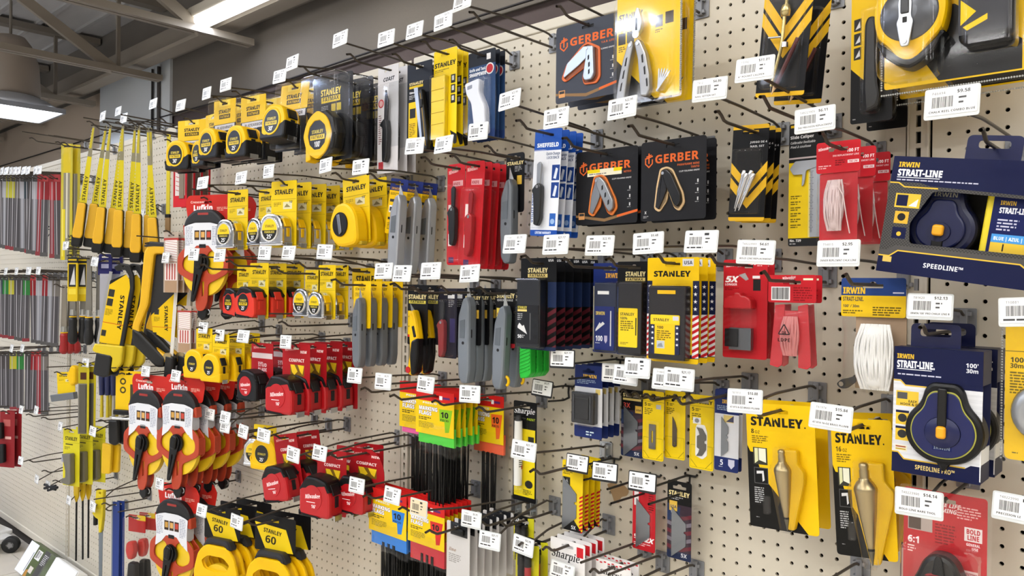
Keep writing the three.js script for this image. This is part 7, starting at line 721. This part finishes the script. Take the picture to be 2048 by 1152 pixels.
hang({ name: 'keyhole_saw', cat: 'saw', r: [198, 978, 212, 1060], w: 1.6, yaw: .5, z: 6.4, lab: [186, 1012], desc: 'yellow handled narrow saw with a grey blade down to the edge', b: (w, h, t) => { const g = G(); add(g, 'handle', ex(shp([[-.6, t], [.7, t], [.6, t - 4], [.3, t - 6.4], [-.1, t - 6.4], [-.2, t - 4.4], [-.7, t - 4.2], [-1.3, t - 3.6], [-.9, t - 3.0]], .2, circ(.1, 0, .15)), .7, .15), mat(0xd8c218, .4)); add(g, 'saw_blade', ex(shp([[-.3, t - 6], [.4, t - 6], [.3, t - 14], [-.2, t - 14]], .05), .08), mat(0x7d8790, .35, .6), [0, 0, .3]); add(g, 'blade_clamp', bx(.5, 1.6, .5, .1), BLACK, [-.9, t - 4.6, .35]); return g; } });
bare([250, 1010], [193, 1028], 'wire peg hook with a tilted price tag above the yellow narrow saw');
hang({ name: 'blade_sleeve', cat: 'blade pack', r: [226, 1003, 238, 1190], w: 1.5, yaw: .5, z: 5, n: 2, dx: 10, L: 7, desc: 'long blue saw blade hanging at the bottom edge', b: (w, h, t) => { const g = G(); add(g, 'blade', ex(shp([[-.6, t], [.6, t], [.55, t - h], [-.55, t - h]], .1, circ(0, 0, .15)), .1), mat(0x27408a, .35, .2)); add(g, 'blade_edge', new THREE.BoxGeometry(.2, h, .12), mat(0x8d97a8, .3, .6), [-.62, t - h / 2, .05]); return g; } });
hang({ name: 'saw_pack', cat: 'saw', r: [256, 1030, 292, 1200], w: 3.0, yaw: .4, z: 6.6, n: 2, dx: 22, L: 8, desc: 'clear pack with a red and black pistol grip tool, bottom edge', b: (w, h, t) => { const g = G(); card(g, w, h * .2, t, art('psp', 3, 2, (c) => { rc(c, 0, 0, 3, 2, '#a8201e'); rc(c, 1.5, 0, 1.5, .6, '#d8b820'); }, 16)); add(g, 'red_handle', ex(shp([[-.8, 1.4], [.3, 1.6], [.6, .4], [.2, -1.0], [-.6, -1.0], [-1.0, .2]], .4), 1, .3), mat(0xb8291f, .4), [-.1, t - h * .42, .1]); add(g, 'black_body', ex(shp([[-.7, 1], [.6, 1], [.9, -3], [.6, -6], [-.6, -6], [-1.0, -2]], .4), 1, .3), BLACK, [.1, t - h * .62, .1]); add(g, 'clear_blister', bx(w, h, 1.3, .4), CLEAR, [0, t - h / 2, .6]); return g; } });
hang({ name: 'bit_pack', cat: 'tool pack', r: [90, 940, 118, 968], w: 3, yaw: .4, z: 6.6, lab: [74, 958], desc: 'small clear bag of dark fittings left of the surface planes', b: (w, h, t) => { const g = G(); add(g, 'dark_fittings', mergeGeometries(Array.from({ length: 6 }, (_, k) => cyl(.22, .22, 2.2, 10).rotateZ(1.4 + k * .1).translate(-.4 + (k % 3) * .5, t - h - .4 - (k % 2) * .3, .15 + (k % 3) * .1))), DARK); add(g, 'clear_bag', bagGeo(w, h * 1.6, .4), BAG, [0, t - h * .8, .1]); return g; } });
bare([180, 950], [96, 970], 'wire peg hook with a price tag under the clear bag of fittings', { L: 9 });
for (const [b, l, n] of [[[170, 905], [42, 921], 'left of the surface planes'], [[165, 818], [43, 819], 'second of two beside each other, above the surface planes'], [[185, 825], [73, 820], 'first of two beside each other, above the surface planes'], [[310, 420], [283, 427], 'left of two crossing the hand saw handles'], [[325, 418], [297, 424], 'right of two crossing the hand saw handles'], [[395, 250], [307, 207], 'in the top row left of the tape measures']]) bare(b, l, 'tagged peg hook, ' + n, { L: 8 });
for (const [b, n] of [[[170, 290], 'empty long peg hook at the far left of the top row'], [[240, 300], 'empty long peg hook above the hand saw blades'], [[305, 268], 'empty shiny peg hook above the hand saw tips'], [[700, 640], 'empty peg hook plate right of the third row tape measures'], [[690, 690], 'empty peg hook right of the red carded tape measures']]) bare(b, null, n, { L: 9 });

// ---------------------------------------------------------------- far section: rows of blades in clear sleeves
const sl = art('slv', 8, 10, (c) => { ['#4a4648', '#b8b43a', '#8a2028', '#2c3a44', '#a4a5ad', '#2f7a3a', '#6f6a66', '#b04048'].forEach((q, k) => { rc(c, k, 0, 1, 10, '#6a686c'); rc(c, k, 0, 1, 3, q); rc(c, k + .15, 3, .7, 7, k === 4 ? '#8f9199' : k === 7 ? '#8a3038' : '#4a484c'); rc(c, k + .3, .5, .1, 9, '#b4b4ba'); rc(c, k, 9.5, 1, .5, k % 2 ? '#8a3a40' : '#555'); }); }, 20);
const slGeo = Array.from({ length: 8 }, (_, k) => { const g = fit(ex(box4(-.6, -13.4, .6, .6, .08, circ(0, 0, .15)), .16, .04), -.6, -13.4, .6, .6), u = g.attributes.uv; for (let i = 0; i < u.count; i++) u.setX(i, (k + Math.min(.98, Math.max(.02, u.getX(i)))) / 8); return g; });
const slN = ['dark grey', 'yellow topped', 'dark red', 'blue grey', 'silver', 'green topped', 'brown grey', 'bright red'], NTH = ['leftmost', 'second', 'third', 'fourth', 'fifth', 'sixth', 'seventh', 'eighth', 'ninth', 'tenth', 'eleventh', 'twelfth', 'thirteenth'];
const rows = [['top', 358, 1.0, [[4, 0], [12, 4], [20, 1], [29, 1], [38, 6], [47, 4], [56, 3], [64, 0], [72, 4], [83, 7], [92, 2], [107, 7], [115, 2]]], ['second', 556, .86, [[4, 3], [13, 5], [25, 1], [36, 0], [46, 0], [54, 5], [68, 2], [80, 4], [93, 2], [104, 4], [113, 6]]], ['third', 708, .78, [[5, 0], [14, 0], [27, 1], [41, 5], [58, 0], [70, 2], [80, 7], [90, 6]]]];
rows.forEach(([nm, y, k, list], ri) => list.forEach(([x, c], i) => { const z = 6.5, p = at(x, y, z), g = G(); g.name = numbered('saw_blade_pack'); scene.add(g); g.position.copy(p); g.scale.set(I, I * k, I); g.rotation.y = .95; g.rotation.z = rr_(-.02, .02);
  g.userData = { label: `${slN[c]} saw blade sleeve, ${NTH[i]} from the left in the ${nm} row at far left`, category: 'blade pack' };
  add(g, 'blade_sleeve', slGeo[c], sl); add(g, 'hang_tab', ex(box4(-.5, -.5, .5, .75, .1, circ(0, 0, .2)), .06), c === 7 || c === 2 ? mat(0xa02028, .4) : mat(0x3c3a3c, .4), [0, 0, .17]);
  const lab = i % 2 === 0 || ri === 0; hook(p.x, p.y + .1 * I, 8, `thin peg hook carrying the ${NTH[i]} sleeve of the ${nm} row, far left`, lab ? { tag: V3(p.x, p.y + 1.2 * I, 9.2 * I) } : {}); }));
bare([118, 455], [62, 489], 'thin peg hook with a price tag below the top row sleeves, left one', { L: 9 }); bare([130, 455], [83, 488], 'thin peg hook with a price tag below the top row sleeves, right one', { L: 9 });
hang({ name: 'hacksaw_pack', cat: 'saw', r: [2, 822, 28, 935], w: 3.4, yaw: .5, z: 7, n: 2, dx: 14, L: 8, desc: 'red carded tool with black grips at the far left edge', b: (w, h, t) => { const g = G(); card(g, w, h, t, art('farR', 3.4, 10, (c) => { rc(c, 0, 0, 3.4, 10, '#8a2226'); rc(c, .8, 1.5, 1.6, 1.2, '#b8605a'); rc(c, 1.2, 4.5, 1.4, .5, '#d8a8a0'); }, 16)); add(g, 'black_grip', ex(shp([[-1.4, 1.6], [-.6, 1.6], [-.5, -1.4], [-1.3, -1.6]], .3), .8, .2), BLACK, [0, t - h * .35, .1]); add(g, 'black_grip', ex(shp([[-1.2, 1.8], [-.1, 1.8], [0, -1.6], [-1.0, -1.9]], .3), .8, .2), DARK, [0, t - h * .75, .1]); return g; } });

// ---------------------------------------------------------------- on the floor: a platform cart with cartons, packages against the kick plate
{ const g = G(); g.name = 'platform_cart'; scene.add(g); const p = onY(44, 1100, 0); g.position.set(p.x, 0, p.z + .05); g.rotation.y = .12; g.userData = { label: 'low white platform cart with a black wheel at the bottom left', category: 'cart' };
  add(g, 'platform', bx(1.0, .03, .5, .01), mat(0xd9d9d8, .4), [-.6, .075, .2]); const m = mat(0x0d0d0e, .6); for (const [x, z] of [[0, 0], [-1.05, 0], [0, .4], [-1.05, .4]]) { const wv = add(g, 'wheel', lathe([[.012, -.02], [.034, -.02], [.041, -.013], [.041, .013], [.034, .02], [.012, .02]], 28).rotateX(Math.PI / 2), m, [x, .041, z], [0, .9, 0]); add(wv, 'wheel_hub', cyl(.018, .018, .04, 16).rotateX(Math.PI / 2), mat(0x8a8a8c, .4, .5)); } add(g, 'axle_bracket', bx(.1, .03, .45, .008), mat(0xcfcfce, .4), [-.07, .06, .2]);
  const c = G(); c.name = 'carton'; scene.add(c); c.position.set(p.x, 0, p.z + .05); c.rotation.y = .12; c.userData = { label: 'brown cardboard carton lying on the platform cart', category: 'carton' }; add(c, 'carton_body', bx(.8, .09, .36, .004), mat(0xa5835f, .8), [-.55, .136, .2]); add(c, 'packing_tape', new THREE.BoxGeometry(.8, .002, .05), mat(0xb89a70, .4), [-.55, .182, .2]); add(c, 'flap_seam', new THREE.BoxGeometry(.8, .002, .004), mat(0x5a4632, .8), [-.55, .1835, .2]); }
const pkgA = art('pkg', 12, 8, (c) => { rc(c, 0, 0, 12, 8, '#55613c'); rc(c, 0, 0, 4, 8, '#eef0f6'); rc(c, 3.4, 2, .2, 5, '#444'); rc(c, 4.6, .8, 2.2, 2.4, '#e8e8e4'); bars(c, 4.8, 1.0, .7, 1.9); tiny(c, 5.7, 1.2, .9, 5, .3, '#444'); rc(c, 7.4, 0, 2.6, 8, '#4d4c4a'); tiny(c, 7.8, 1, 1.8, 7, .4, '#ccc'); rc(c, 5, 5, 1.6, 1.6, '#d8d0c4'); pg(c, [[4.2, 6.4], [5, 6], [5.4, 8], [4.2, 8]], '#c08a40'); rc(c, 10, 0, 2, 8, '#6a7a48'); }, 40);
[['long green and white printed package leaning on the pegboard foot', 0], ['white ended package leaning at the bottom edge, right of the green printed one', 1]].forEach(([label, k]) => { const o = new THREE.Group(); o.name = numbered('floor_package'); scene.add(o); o.userData = { label, category: 'package' };
  const q = onY(k ? 165 : 112, k ? 1148 : 1122, .08); o.position.set(q.x, .002, .11); add(o, 'package_body', bx(.34, .145, .045, .005), k ? WHITE : mat(0x5c6844, .6), [0, .076, 0], [-.55, 0, 0]);
  add(o, 'printed_face', fit(ex(box4(-.167, -.07, .167, .07), .002), -.167, -.07, .167, .07), k ? WHITE : pkgA, [0, .076 + .0125, .0205], [-.55, 0, 0]); });

renderer.render(scene, camera);
